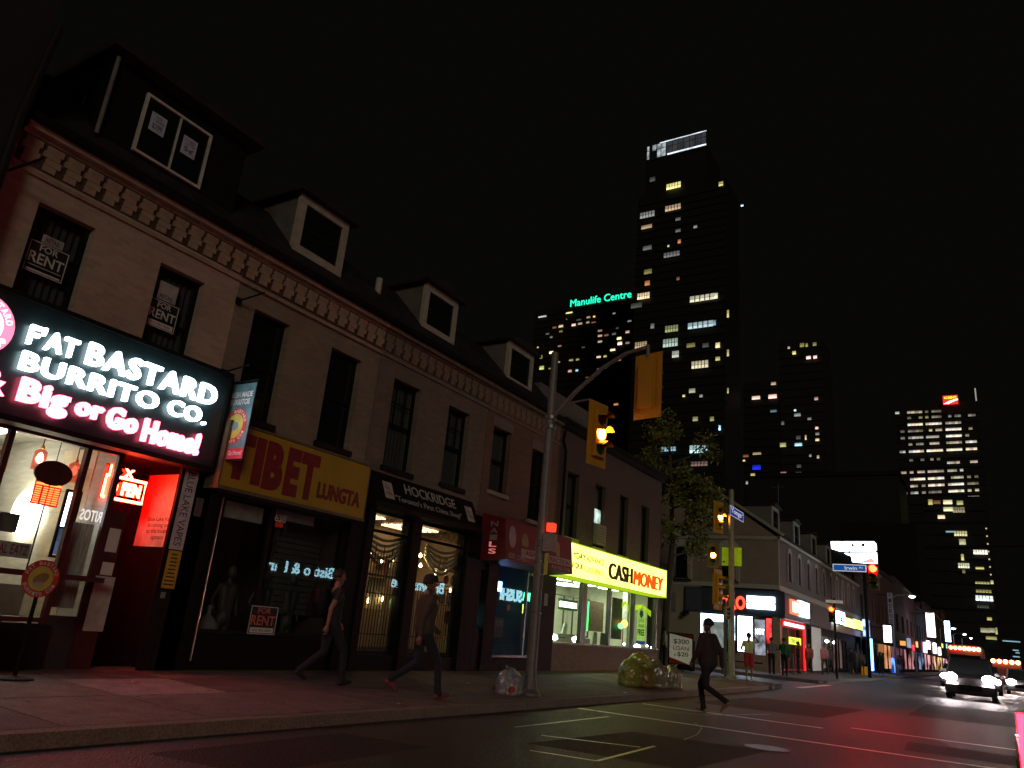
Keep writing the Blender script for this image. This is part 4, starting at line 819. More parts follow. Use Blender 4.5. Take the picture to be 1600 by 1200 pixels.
b = BM(); box(b, -11.64, -11.54, 21.75, 22.9, 2.202, 2.27); box(b, -11.64, -11.54, 21.75, 22.9, 1.95, 2.027); obj('rim', b, mat('green_rim', (.02, .16, .04), .5), lb)
one('green_tube', tube(BM(), [(FX - .25, 22.9, 1.38), (FX - .25, 22.9, 2.28)], .022, 8), glow('green_tube', (.08, 1, .22), 4), 'upright green neon tube in the second loan window', 'neon tube')
b = BM(); box(b, -12.6, -12.5, 25.5, 27.0, 1.4, 2.45); one('brown_wall_panel', b, mat('brick_brown_panel', (.16, .10, .06), .7, brick=(1, .8)), 'brown panelled screen wall in the second loan window', 'panel')
def chair(x, y, lab, m_):
    t = thing('office_chair', lab, 'chair', (x, y, .25), group='chairs in the loan shop')
    b = BM(); box(b, x - .22, x + .22, y - .22, y + .22, .70, .76); obj('seat', b, m_, t)
    b = BM(); prism(b, [(y - .2, .8), (y + .2, .8), (y + .17, 1.35), (y - .12, 1.38)], 'x', x - .25, x - .21); obj('backrest', b, m_, t)
    b = BM(); tube(b, [(x, y, .3), (x, y, .7)], .03, 8); [tube(b, [(x, y, .32), (x + .25 * math.cos(a), y + .25 * math.sin(a), .28)], .015, 6) for a in (0, 1.26, 2.5, 3.8, 5)]; obj('base', b, BLACK, t)
chair(-11.6, 24.9, 'pale green backed chair in the second loan window', mat('sage_plastic', (.45, .5, .35), .5)); chair(-11.9, 26.2, 'dark chair in the third loan window', mat('dark_seat', (.05, .05, .05), .6))
one('low_desk', box(BM(), -12.4, -11.75, 23.3, 24.4, .25, 1.14), mat('desk_tan', (.4, .38, .28), .5), 'tan desk behind the green tube in the second loan window', 'desk')
one('dark_poster_panel', box(BM(), -11.5, -11.46, 25.5, 26.35, 1.2, 2.6), mat('dark_panel', (.03, .03, .028), .5), 'large dark panel in the third loan window', 'panel')
for (y0, y1, z0, z1, s_) in ((25.45, 26.08, 2.15, 2.42, 'third'), (26.35, 28.2, 2.1, 2.4, 'fourth')):
    b = BM(); prism(b, [(y0, z0 + .1), ((y0 + y1) / 2, z0 + .26), (y1, z0), (y1, z1 - .08), ((y0 + y1) / 2, z1 + .1), (y0, z1)], 'x', FX - .2, FX - .19)
    one('swoosh_decal', b, glow('lime_swoosh', (.65, .95, .03), 1.0, .3, 3), 'lime swoosh decal on the %s loan shop pane' % s_, 'decal')
orl = thing('balloon_light', 'orange and green glowing novelty lamp in the third loan window', 'lamp', (-11.4, 25.4, 1.2))
for (y, z, r_, m_) in ((26.33, 1.75, .13, glow('orange_ball', (1, .42, .08), 6)), (26.02, 1.66, .11, glow('green_ball', (.3, 1, .3), 3))):
    b = BM(); lathe(b, (-11.35, y, z), [(.001, -r_), (r_ * .7, -r_ * .7), (r_, 0), (r_ * .7, r_ * .7), (.001, r_)], 14); obj('globe', b, m_, orl)
b = BM(); tube(b, [(-11.35, 26.2, .9), (-11.35, 26.2, 1.7)], .02, 6); obj('stand', b, REDP, orl)
fr = thing('free_banner', 'lime vertical banner reading FREE in the fourth loan window', 'banner', (FX - .12, 27, 1.2))
b = BM(); box(b, FX - .135, FX - .13, 26.75, 27.5, 1.22, 2.28); obj('sheet', b, glow('lime_banner', (.55, .9, .16), .85, .15, 5), fr)
b = BM(); box(b, FX - .136, FX - .129, 26.72, 27.53, 1.10, 1.217); obj('blue_foot', b, mat('blue_foot', (.02, .06, .35), .5, emit=(.02, .06, .4), es=.5), fr)
text('lettering', 'FREE', 'X+', FX - .129, 26.80, 27.45, 1.40, 1.62, BLACKP, fr, .003, bold=.03); text('lettering', 'CHEQUE\nCASHING', 'X+', FX - .129, 26.84, 27.4, 1.68, 1.98, mat('dim_green_print', (.08, .2, .05), .6), fr, .003)
b = BM(); prism(b, [(26.9, 2.14), (27.1, 1.98), (27.3, 2.14), (27.2, 2.28), (27.0, 2.28)], 'x', FX - .129, FX - .125); obj('arrow', b, mat('blue_arrow', (.05, .12, .4), .5), fr)
for y, x in ((25.79, FX - .2), (27.93, FX - .2)):
    b = BM(); lathe(b, (x, y, 1.06), [(.001, -.05), (.06, 0), (.001, .05)], 10); one('spot_lamp', b, glow('spot_blue', (.6, .75, 1), 12), 'small blue white spot lamp on the sill %s' % ('under the orange globe' if y < 26 else 'beside the FREE banner'), 'lamp')
cs = thing('cash_money_sign', 'long glowing yellow box sign reading Cash Money', 'shop sign', (FX + .4, 23.4, 2.8))
CXs = FX + .60; b = BM(); box(b, FX + .02, CXs, 19.66, 27.62, 2.84, 3.77)
CSG = glow('cash_sign_face', (1, .95, .20), 2.3, .18, 1.1); obj('box', b, CSG, cs)
b = BM(); box(b, FX + .02, CXs + .02, 19.64, 27.66, 3.772, 3.80); box(b, FX + .02, CXs + .02, 19.64, 27.66, 2.80, 2.838); obj('trim', b, glow('cash_trim', (.6, .9, .02), .7), cs)
b = BM(); box(b, FX + .02, CXs + .005, 27.622, 27.65, 2.84, 3.77); obj('end_cap', b, glow('cash_end', (.66, .95, .02), .95), cs)
KP = mat('sign_black', (.008, .015, .002), .6); OP = glow('cash_orange', (.95, .12, .008), 1.0)
def heavy(s_, y0, y1, z0, z1, m_, shear=0, k=.055):
    for q, dy in enumerate([k * (w_ / 3 - 1) for w_ in range(7)]): text('letters', s_, 'X+', CXs, y0 + k + dy, y1 - k + dy, z0, z1, m_, cs, .010 + .001 * q, bold=0, shear=shear)
heavy('CASH', 22.45, 24.42, 3.02, 3.52, KP); heavy('MONEY', 24.46, 27.30, 3.00, 3.48, OP, .1)
text('letters', 'YDAY', 'X+', CXs, 19.95, 20.78, 3.36, 3.54, mat('olive_ink', (.16, .18, .01), .6, emit=(.3, .33, .02), es=.5), cs, .012, bold=.02); text('letters', 'ADVANCE', 'X+', CXs, 20.84, 22.1, 3.36, 3.54, glow('pale_orange_ink', (.85, .42, .04), 1.0), cs, .012, bold=.01)
text('letters', 'EQUE', 'X+', CXs, 19.95, 20.66, 3.06, 3.24, MATS['olive_ink'], cs, .012, bold=.02); text('letters', 'CASHING', 'X+', CXs, 20.74, 22.02, 3.04, 3.22, glow('pale_yellow_ink', (.9, .62, .06), 1.0), cs, .012, bold=.01)

# ------------------------------------------------------------------ across the street (seen as reflections in the shop glass)
OP = thing('brownstone_bistro', 'dark building across the street whose lit bistro sign shows mirrored in the shop windows', 'building', (13, 39, .14))
b = BM(); box(b, 13, 22, 28, 50, .14, 9); obj('wall', b, REDBK, OP)
BIS = glow('bistro_cyan', (.45, .85, 1), 9)
text('letters', 'Brownstone', 'X-', 12.98, -47.0, -41.0, 3.1, 3.9, BIS, OP, .06, bold=.008); text('letters', 'Bistro & Bar', 'X-', 12.98, -35.4, -30.2, 3.1, 3.75, BIS, OP, .06, bold=.008)
b = BM(); box(b, 12.9, 12.98, 29.5, 47.5, 2.85, 2.92); obj('rail', b, BLACK, OP)
SB = thing('sushi_house', 'dark building across the street whose cyan sushi sign shows mirrored in the salon window', 'building', (13, 60, .14))
b = BM(); box(b, 13, 22, 50.3, 70, .14, 8); obj('wall', b, BROWN, SB); text('letters', 'SUSHI', 'X-', 12.98, -58.5, -55.0, 3.3, 4.3, BIS, SB, .1, bold=.03)

# ------------------------------------------------------------------ gabled corner building beyond the side street
GY, GX = 45.4, -10.25
TAUPE = mat('taupe_stucco', (.20, .16, .115), .8, var=.15, scale=1.5, bump=.2); TAUPE2 = mat('taupe_brick', (.16, .115, .095), .8, var=.2, bump=.4, brick=(1, .85))
WST = mat('white_stucco', (.33, .31, .25), .7, var=.1)
GB = thing('gabled_corner_building', 'taupe corner building with gable end, dormers and gyro shop signs at street level', 'building', (GX, 60, .15))
TAUPE_F = mat('taupe_shaded_face', (.105, .078, .066), .8, var=.2, bump=.4, brick=(1, .85))  # dimmer light on the street face put into a darker taupe
arch = [(47.6 + 2.75 * k, 48.6 + 2.75 * k, 5.35, 7.0) for k in range(10)]
b = BM(); wall(b, 'X+', GX, .3, GY + .3, 76, 4.85, 7.5, arch); obj('street_wall', b, TAUPE_F, GB); b = BM(); box(b, GX - .3, GX, GY, GY + .298, 4.85, 7.5)
endh = [(-16.6, -15.35, 5.0, 6.85), (-13.75, -12.5, 5.0, 6.85)]
wall(b, 'Y-', GY, .3, -20.4, GX - .3, 4.85, 7.5, endh)
prism(b, [(-20.4, 7.5), (GX, 7.5), (-15.25, 11.0)], 'y', GY, GY + .3); obj('wall', b, [TAUPE], GB)
b = BM(); box(b, -20.4, -14.85, GY, GY + .3, .15, 4.6); obj('ground_wall', b, mat('ochre_grey_wall', (.26, .235, .16), .75, var=.1, scale=1), GB)
b = BM(); box(b, -20.45, GX + .04, GY - .04, GY + .26, 4.60, 4.848); box(b, GX - .3, GX + .05, GY + .27, 76, 4.55, 4.848); obj('belt_course', b, WST, GB)
b = BM(); box(b, -20.45, GX + .1, GY - .1, GY - .002, 7.38, 7.58); box(b, GX + .002, GX + .14, GY - .1, 76, 7.42, 7.6)
for s_ in (1, -1):
    x0_ = -15.25 + s_ * 5.25; prism(b, [(x0_, 7.6), (-15.25, 11.12), (-15.25, 11.3), (x0_ + s_ * .15, 7.72)], 'y', GY - .12, GY - .004)
obj('cornice', b, mat('pale_cornice', (.28, .26, .19), .7), GB)
b = BM(); prism(b, [(GX + .1, 7.56), (-15.25, 11.05), (-15.25, 11.18), (GX + .25, 7.62)], 'y', GY + .002, 76); prism(b, [(-20.5, 7.56), (-15.25, 11.05), (-15.25, 11.18), (-20.7, 7.6)], 'y', GY + .002, 76); obj('roof', b, SLATE, GB)
def archtop(bm, face, plane, u0, u1, v0, v1, d, t):
    n = 10; uc = (u0 + u1) / 2
    o_ = [(u0 - t, v0 - t)] + [(uc - (u1 - u0 + 2 * t) / 2 * math.cos(math.pi * k / n), v1 + (t + .28) * math.sin(math.pi * k / n)) for k in range(n + 1)] + [(u1 + t, v0 - t)]
    i_ = [(u0, v0)] + [(uc - (u1 - u0) / 2 * math.cos(math.pi * k / n), v1 - .05 + .2 * math.sin(math.pi * k / n)) for k in range(n + 1)] + [(u1, v0)]
    P = (lambda p, q: (plane + q, p[0], p[1])) if face == 'X+' else (lambda p, q: (p[0], plane - q, p[1]))
    for a in range(len(o_) - 1):
        for q in (d,): poly(bm, [P(o_[a], q), P(o_[a + 1], q), P(i_[a + 1], q), P(i_[a], q)])
        poly(bm, [P(o_[a], 0), P(o_[a + 1], 0), P(o_[a + 1], d), P(o_[a], d)]); poly(bm, [P(i_[a], 0), P(i_[a + 1], 0), P(i_[a + 1], d), P(i_[a], d)])
for (u0, u1, v0, v1) in endh:
    b = BM(); archtop(b, 'Y-', GY, u0 + .25, u1 - .25, v0 + .1, v1 - .1, .08, .3); wn = obj('window', b, WST, GB)
    b = BM(); frame(b, 'Y-', GY + .06, .06, u0 + .2, u1 - .2, v0, v1, .06, bars_v=[(v0 + v1) / 2]); obj('frame', b, BLACK, wn)
    b = BM(); pane(b, 'Y-', GY + .09, u0, u1, v0, v1); obj('pane', b, DGLASS, wn)
    b = BM()
    for k in range(13): tube(b, [(u0 + (u1 - u0) * k / 12, GY - .35, v0 - .1), (u0 + (u1 - u0) * k / 12, GY - .35, v0 + .75)], .014, 5)
    tube(b, [(u0, GY - .35, v0 + .75), (u1, GY - .35, v0 + .75)], .02, 6); box(b, u0 - .05, u1 + .05, GY - .38, GY - .09, v0 - .15, v0 - .1); obj('balconet', b, GRILL, wn)
for (u0, u1, v0, v1) in arch:
    b = BM(); archtop(b, 'X+', GX, u0 + .1, u1 - .1, v0, v1 - .15, .07, .12); wn = obj('window', b, mat('dusk_white', (.26, .22, .22), .7), GB)
    b = BM(); pane(b, 'X+', GX - .12, u0, u1, v0, v1); obj('pane', b, DGLASS, wn)
for k in range(5):
    y = 48.2 + 6.1 * k; dd = dormer(GB, y, y + 1.9, 8.0, 9.9, xf=-11.2, wide=.22, fm=mat('dormer_dull_white', (.20, .19, .155), .7))
# street-level glazing and signs
NAVY = mat('navy_fascia', (.03, .04, .055), .5)
b = BM(); box(b, -15.7, GX + .3, GY - .15, GY - .002, 3.12, 4.5); box(b, GX + .002, GX + .3, GY - .14, 52.3, 3.05, 4.45); obj('fascia', b, NAVY, GB)
b = BM(); box(b, -10.65, GX + .02, GY - .05, GY + .35, .15, 3.1); box(b, GX - .3, GX - .0, 52.0, 52.6, .15, 4.54); box(b, -14.9, -10.66, GY, GY + .2, .15, 1.0); box(b, GX - .3, GX, GY + .36, 76, 3.12, 4.54) ; obj('pier', b, mat('tan_pier', (.30, .22, .14), .6), GB)
b = BM(); box(b, -15.6, -14.7, GY - .155, GY - .151, 3.2, 4.4); obj('fascia_panel', b, mat('grey_navy', (.05, .065, .08), .5), GB)
gy = thing('gyro_sign', 'red letters gyro on the dark corner fascia behind the signal pole', 'shop sign', (-13, GY - .2, 3.3))
text('letters', 'GYRO', 'Y-', GY - .16, -13.95, -12.1, 3.36, 4.12, glow('gyro_red', (1, .06, .025), 3.2), gy, .08, bold=.03)
ws = thing('white_corner_sign', 'glaring white two line sign beside the gyro letters', 'shop sign', (-11.3, GY - .2, 3.4))
WG = glow('white_glare', (.66, .88, 1), 7.5)
b = BM(); box(b, -12.0, -10.45, GY - .22, GY - .16, 3.46, 3.76); box(b, -12.0, -10.45, GY - .22, GY - .16, 3.82, 4.16); obj('panels', b, WG, ws)
text('lettering', 'SMOKES & GIFTS', 'Y-', GY - .221, -11.9, -10.55, 3.775, 3.805, BLACKP, ws, .004)
rs = thing('red_white_corner_sign', 'small box sign half red half white on the street side of the corner', 'shop sign', (GX + .3, 49, 3.5))
b = BM(); box(b, GX + .302, GX + .42, 46.6, 48.7, 3.40, 4.2); obj('red_box', b, glow('orange_red_face', (1, .10, .05), 3.2), rs)
b = BM(); box(b, GX + .302, GX + .42, 48.75, 51.6, 3.40, 3.80); box(b, GX + .302, GX + .42, 48.75, 51.6, 3.86, 4.28); obj('white_box', b, WG, rs)
text('letters', 'NEW', 'X+', GX + .421, 46.8, 48.5, 3.5, 4.1, glow('pale_red', (1, .5, .4), 5), rs, .01, bold=.03)
def lit(x0, x1, z0, z1, m_, lab, nm='display_window', y=GY + .05, cat='shop window'):
    t = thing(nm, lab, cat, ((x0 + x1) / 2, y, z0)); b = BM(); box(b, x0, x1, y + .02, y + .05, z0, z1); obj('display', b, m_, t)
    b = BM(); frame(b, 'Y-', y - .04, .05, x0 - .05, x1 + .05, z0 - .05, z1 + .05, .05); obj('frame', b, BLACK, t); return t
COOL = glow('cool_display', (.55, .75, 1), 6, .35, .8)
t = lit(-14.75, -13.3, 1.2, 3.02, glow('grey_display', (.22, .26, .24), .9, .3), 'blue white framed display window left of the signal pole')
b = BM(); box(b, -14.75, -13.3, GY + .0, GY + .02, 2.62, 3.02); box(b, -14.75, -14.62, GY + .0, GY + .02, 1.2, 2.61); obj('bright_band', b, COOL, t)
lit(-13.15, -12.75, 1.2, 3.0, glow('cool_display_b', (.55, .78, 1), 5, .6, 1.6), 'narrow cool white pane directly behind the signal pole')
lit(-12.6, -11.75, 1.1, 3.02, glow('cool_display_c', (.75, .9, 1), 7, .15), 'brightest white display window right of the signal pole')
t = lit(-11.65, -11.05, 1.0, 2.9, glow('dim_display', (.30, .32, .36), .8, .6, 2), 'dimmer pane lettered HOT beside the white display')
text('letters', 'HOT', 'Y-', GY + .04, -11.6, -11.1, 2.1, 2.4, WG, t, .01, bold=.02)
lit(-11.0, -10.7, .5, 3.0, glow('red_interior', (.9, .04, .04), 1.6, .7, 2.5), 'red glowing strip of shop interior left of the tan pier')
one('bench', box(box(BM(), -12.9, -10.9, GY - 1.6, GY - 1.2, .55, .62), -12.7, -12.6, GY - 1.55, GY - 1.25, .15, .55), BLACK, 'dark bench below the corner display windows', 'bench')
rd = thing('red_shop_front', 'glowing red framed takeaway front with yellow menu beyond the pier', 'shop front', (GX, 49, .2))
RG = glow('red_tubes', (1, .03, .03), 6)
b = BM(); box(b, GX + .002, GX + .06, 46.0, 51.9, 2.72, 3.0); box(b, GX + .002, GX + .06, 51.5, 51.9, .3, 2.71); obj('red_frame', b, glow('red_frame_glow', (1, .02, .02), 1.5), rd)
b = BM(); box(b, GX + .065, GX + .10, 46.2, 51.4, 2.74, 2.9); obj('tube', b, glow('pink_white_tube', (1, .45, .5), 11), rd)
b = BM(); box(b, GX - .5, GX - .45, 46.2, 51.4, .9, 2.70); obj('bright_interior', b, glow('warm_interior', (1, .72, .55), 4.5, .9, 1.3), rd)
b = BM(); box(b, GX - .05, GX - .02, 47.8, 51.0, 1.75, 2.15); obj('yellow_menu', b, glow('yellow_menu', (.85, .95, .1), 1.6), rd)
text('lettering', 'GYROS 24 HR', 'X+', GX - .019, 48.2, 50.6, 1.83, 2.05, mat('menu_green', (.05, .1, .02), .5), rd, .004, bold=.02)
b = BM(); frame(b, 'X+', GX - .02, .06, 46.0, 51.49, .3, 2.71, .08, bars_u=[47.6, 49.5], bt=.08); obj('frame', b, REDP, rd)
b = BM(); box(b, GX - .6, GX, 46.0, 52, .15, .88) if False else None; b.free()
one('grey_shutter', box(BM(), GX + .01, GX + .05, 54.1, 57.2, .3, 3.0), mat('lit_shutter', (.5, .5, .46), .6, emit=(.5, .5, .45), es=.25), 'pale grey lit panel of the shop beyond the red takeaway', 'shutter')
for k, (y0, y1, z0, z1, c_, s_, lab) in enumerate(((52.7, 54.0, .3, 2.9, (.35, .33, .3), .5, 'dim glazed doorway left of the grey panel'), (57.6, 63.5, .4, 2.6, (.45, .42, .35), .9, 'shop window with small lamps right of the grey panel'), (64.5, 68, .4, 2.6, (.4, .25, .22), .6, 'last shop window of the gabled building'))):
    t = thing('shop_window', lab, 'shop window', (GX, y0, z0)); b = BM(); box(b, GX - .4, GX - .35, y0, y1, z0, z1); obj('interior', b, glow('far_interior_%d' % k, c_, s_ * .3, .95, .5), t)
    b = BM(); frame(b, 'X+', GX + .02, .1, y0, y1, z0, z1, .08, bars_u=[(y0 + y1) / 2]); obj('frame', b, BLACK, t)
    if k == 1:
        for yy in (59, 62): b = BM(); lathe(b, (GX + .1, yy, 2.25), [(.001, -.12), (.16, 0), (.001, .12)], 10); obj('lamp', b, glow('cool_lamp', (.8, .9, 1), 16), t)
b = BM(); box(b, GX - 6, GX - .42, GY + .4, 76, .15, 4.5); obj('core', b, BLACK, GB)
one('dark_shop_fascia', box(BM(), GX + .002, GX + .25, 52.7, 60.0, 3.1, 4.4), mat('maroon_fascia', (.06, .035, .04), .6), 'dark unlit fascia right of the red and white corner sign', 'shop sign')
one('roof_antenna', tube(tube(BM(), [(-11, 49, 10.2), (-11, 49, 11.4)], .02, 5), [(-11.4, 49, 11.2), (-10.6, 49, 11.2)], .015, 5), STEEL, 'thin antenna above the first dormer of the gabled building', 'antenna')
b = BM(); box(b, -17.2, -16.3, GY - .05, GY - .002, 3.0, 4.1); one('wall_grille', b, mat('grey_vent', (.15, .14, .11), .6), 'square grey vent on the end wall beside the loan sign', 'vent')
b = BM(); box(b, -15.75, -15.45, GY - .3, GY - .002, 2.9, 3.1); box(b, -15.7, -15.5, GY - .5, GY - .31, 2.75, 2.95); one('wall_lamp', b, BLACK, 'small black wall fitting on the end wall', 'lamp')

# ------------------------------------------------------------------ far shops along the street
def rowhouse(y0, y1, ztop, m_, lab, x=-10.3, nwin=2, lit_s=None, roof=False):
    t = thing('row_building', lab, 'building', (x, (y0 + y1) / 2, .15)); ww = (y1 - y0) / nwin
    hs_ = [(y0 + ww * (k + .3), y0 + ww * (k + .7), 4.9, min(ztop - .7, 7.0)) for k in range(nwin)]
    b = BM(); wall(b, 'X+', x, .3, y0, y1, 3.3, ztop, hs_); box(b, x - 9, x - .5, y0 + .02, y1 - .02, .15, ztop - .05); obj('wall', b, m_, t)
    for h in hs_:
        b = BM(); frame(b, 'X+', x - .1, .08, *h, .08, bars_v=[(h[2] + h[3]) / 2]); wn = obj('window', b, BLACK, t); b = BM(); pane(b, 'X+', x - .15, *h); obj('pane', b, DGLASS, wn)
    b = BM(); box(b, x, x + .25, y0, y1, ztop - .25, ztop + .02); obj('cornice', b, STONE if nwin % 2 else BROWN, t)
    b = BM(); box(b, x - .4, x - .35, y0 + .4, y1 - .4, .5, 3.1); obj('interior', b, glow('row_int_%s' % str(lit_s), lit_s[:3], lit_s[3], .98, .45, (1, .35, 1)) if lit_s else BLACK, t)
    b = BM(); frame(b, 'X+', x + .0, .12, y0, y1, .15, 3.28, .35, bars_u=[y0 + (y1 - y0) * .35, y0 + (y1 - y0) * .65], bt=.15); obj('shopfront', b, BLACK, t)
    if roof: b = BM(); prism(b, [(x, ztop), (x - 5, ztop + 3), (x - 5, ztop)], 'y', y0, y1); obj('roof', b, SLATE, t)
    return t
FB1, FB2 = mat('far_red_brick', (.09, .035, .03), .85, var=.3, bump=.4), mat('far_brown_brick', (.055, .035, .032), .85, var=.3, bump=.4)
ROW = [(76.3, 84, 8.5, FB2, (.1, .12, .2, .15)), (84.3, 92, 10, FB1, (.3, .2, .15, .12)), (92.3, 104, 10.6, FB1, (.8, .35, .15, .5)), (104.3, 118, 11.2, FB2, (.5, .2, .3, .15)), (118.3, 134, 11, FB1, (.7, .3, .3, .45)),
       (134.3, 152, 9.8, FB2, (.3, .35, .6, .4)), (152.3, 175, 11.5, FB1, (.9, .4, .4, .7)), (175.3, 205, 11.0, FB2, (.9, .5, .2, .8)), (205.3, 245, 13.5, FB1, (.9, .4, .6, .9)), (245.3, 330, 14, FB2, (1, .5, .3, 1.2))]
ordn = ['first', 'second', 'third', 'fourth', 'fifth', 'sixth', 'seventh', 'eighth', 'ninth', 'tenth']
for k, (a, c, z, m_, l_) in enumerate(ROW): rowhouse(a, c, z, m_, 'dark brick shop building, %s in the row beyond the gabled corner building' % ordn[k], nwin=2 + k % 3, lit_s=l_, roof=k in (0, 3))
def signbox(name, px, x, w_, h_, m_, lab, d=.25, cat='shop sign', txt=None, tm=None, ends=True):
    """street-side box sign; px = pixel of its middle in the photograph, x = plane it hangs in"""
    y, z = on_x(*px, x); t = thing(name, lab, cat, (x, y, z - h_ / 2)); b = BM(); box(b, x - d, x, y - w_ / 2, y + w_ / 2, z - h_ / 2, z + h_ / 2); obj('face', b, m_, t)
    b = BM(); box(b, x - d - .02, x - .02, y - w_ / 2 - .03, y + w_ / 2 + .03, z + h_ / 2 + .002, z + h_ / 2 + .06); box(b, x - d - .02, x - .02, y - w_ / 2 - .03, y + w_ / 2 + .03, z - h_ / 2 - .06, z - h_ / 2 - .002); obj('trim', b, BLACK, t)
    if txt: text('letters', txt, 'X+', x + .002, y - w_ * .4, y + w_ * .4, z - h_ * .32, z + h_ * .32, tm or BLACKP, t, .02, bold=.02)
    return t
def blade(name, px0, px1, y, m_, lab, txt=None, tm=None, d=.3, cat='blade sign'):
    """projecting sign facing down the street, corners given by two opposite pixels at distance y"""
    x0, z1 = on_y(*px0, y); x1, z0 = on_y(*px1, y); t = thing(name, lab, cat, ((x0 + x1) / 2, y, z0)); b = BM(); box(b, x0, x1, y, y + d, z0, z1); obj('face', b, m_, t)
    b = BM(); box(b, x0 - .05, x1 + .05, y + .02, y + d - .02, z1 + .002, z1 + .08); box(b, x0 - .05, x1 + .05, y + .02, y + d - .02, z0 - .08, z0 - .002); tube(b, [(x0, y + d / 2, z1 - .2), (-10.3, y + d / 2, z1 - .2)], .04, 6); obj('bracket', b, BLACK, t)
    if txt:
        n = len(txt)
        for k, c_ in enumerate(txt): hh = (z1 - z0) / n; text('letter', c_, 'Y-', y - .002, x0 + (x1 - x0) * .2, x1 - (x1 - x0) * .2, z1 - hh * (k + .88), z1 - hh * (k + .14), tm or BLACKP, t, .02, bold=.03)
    return t
blade('videos_sign', (1386, 926), (1397, 975), 88, mat('pale_blade', (.42, .38, .42), .6), 'tall pale vertical sign spelling VIDEOS in stacked letters', 'VIDEOS')
blade('white_lightbox', (1380, 977), (1393, 1004), 80, glow('white_lightbox', (.88, .93, 1), 7), 'glaring white square light box below the VIDEOS sign')
blade('tall_pink_white_sign', (1446, 957), (1462, 996), 125, glow('pinkish_white', (1, .72, .85), 6, .3, .5), 'tall pinkish white glaring sign right of the VIDEOS sign')
blade('tall_blue_white_sign', (1475, 970), (1486, 1003), 150, glow('bluish_white', (.5, .68, 1), 9), 'tall blue white glaring sign farthest down the row')
blade('small_white_panel', (1372, 1006), (1380, 1020), 84, mat('dull_orange_panel', (.4, .15, .05), .6, emit=(.5, .2, .05), es=.5), 'small warm panel under the white light box')
blade('orange_panel', (1406, 1001), (1415, 1009), 95, glow('orange_panel', (1, .45, .1), 1.0), 'small orange panel above the second pair of lamps')
signbox('yellow_band_sign', (1330, 974), GX + .35, 4.2, .7, glow('cream_yellow', (.9, .88, .45), 1.4), 'short cream lit sign left of the lime one on the far row')
signbox('lime_band_sign', (1344, 977), GX + .35, 6.5, .75, glow('lime_face', (.75, 1, .2), 1.9), 'lime and white lit band sign beyond the gabled building')
signbox('white_script_sign', (1316, 966), GX + .5, 2.6, .9, WG, 'small glaring white script sign on the gabled building', txt='&co')
t = thing('blue_neon_column', 'tall glaring blue neon column beside a dark doorway', 'neon column', (GX + .3, 79.5, .3)); b = BM(); box(b, GX + .3, GX + .42, 78.6, 80.2, .35, 3.1); obj('tube', b, glow('blue_column', (.10, .35, 1), 9), t)
b = BM(); box(b, GX + .2, GX + .295, 77.6, 81.6, .3, 3.2); obj('backing', b, mat('blue_back', (.02, .03, .2), .4), t)
t = signbox('blue_lattice_sign', (1356, 982), GX + .8, 2.2, 1.4, glow('blue_lattice', (.2, .35, 1), 3, .9, 2), 'small blue lattice neon right of the lime sign')
y_, z_ = on_x(1407, 1030, -10); 
signbox('blue_ring_neon', (1398, 1040), GX + .3, 1.6, 1.6, glow('blue_ring', (.08, .2, 1), 2.5, .9, 1), 'small blue neon patch low beside the standing man')
fl = [(1452, 1008, 4, 1.3, (1, .85, 1), 8), (1462, 1013, 4, 1.8, (.95, .9, 1), 9), (1470, 1018, 5, 1.5, (1, .9, .95), 8), (1447, 1012, 3, 1.6, (1, .6, .8), 5), (1481, 1010, 4, 1.0, (.3, .9, .8), 2), (1486, 1021, 7, 1.8, (.95, .9, 1), 8), (1497, 1026, 8, 1.4, (.9, .85, 1), 5), (1473, 1009, 3, .8, (1, .5, .05), 3), (1433, 1007, 3, .8, (.9, .3, .1), 2), (1430, 1013, 2, .8, (1, .05, .1), 3), (1422, 1005, 3, 1.2, (.5, .55, .8), .6)]
for k, (px, py, w_, h_, c_, s_) in enumerate(fl):
    signbox('distant_lit_sign', (px, py), -9.9, w_, h_, glow('distant_sign_%d' % k, c_, s_, .4, .6), ['pink white sign under the tall pinkish sign', 'round glaring white sign in the far cluster', 'third glaring sign of the far cluster', 'small rose sign at the left of the far cluster', 'small turquoise sign under the tall blue white one', 'large white sign near the far headlights', 'mauve sign nearest the far headlights', 'tiny orange sign between the glaring white ones', 'tiny rust sign left of the far cluster', 'tiny red light left of the far cluster', 'dim blue grey panel left of the far cluster'][k], cat='shop sign')
# street lamps
for k, (px, py, y) in enumerate(((1425, 932, 76), (1490, 982, 118), (1507, 991, 150), (1517, 997, 185), (1531, 1008, 240), (1452, 958, 96))):
    x, z = on_y(px, py, y); 
    t = thing('street_lamp', 'street lamp on the left kerb, %s one with its lamp showing along the far street' % ('first', 'third', 'fourth', 'fifth', 'sixth', 'second')[k], 'street lamp', (x - 1.6, y, .14), group='street lamps down the far street')
    b = BM(); tube(b, [(x - 1.6, y, .14), (x - 1.6, y, z - .2)], .09, 8, r1=.06); obj('pole', b, STEEL, t)
    b = BM(); tube(b, [(x - 1.6, y, z - .25), (x - 1.2, y, z + .05), (x - .3, y, z + .12)], .035, 6); obj('arm', b, STEEL, t)
    b = BM(); box(b, x - .35, x + .35, y - .14, y + .14, z + .02, z + .14); obj('head', b, STEEL, t)
    b = BM(); lathe(b, (x, y, z), [(.001, -.14), (.18, -.08), (.24, .0), (.2, .018)], 12)
    obj('lens', b, glow('lamp_lens_%d' % (k > 0 and k != 5), (.75, 1, .9), 26 if k in (0,) else 30) if k != 5 else glow('lamp_dim', (.5, .7, .55), 1.2), t)
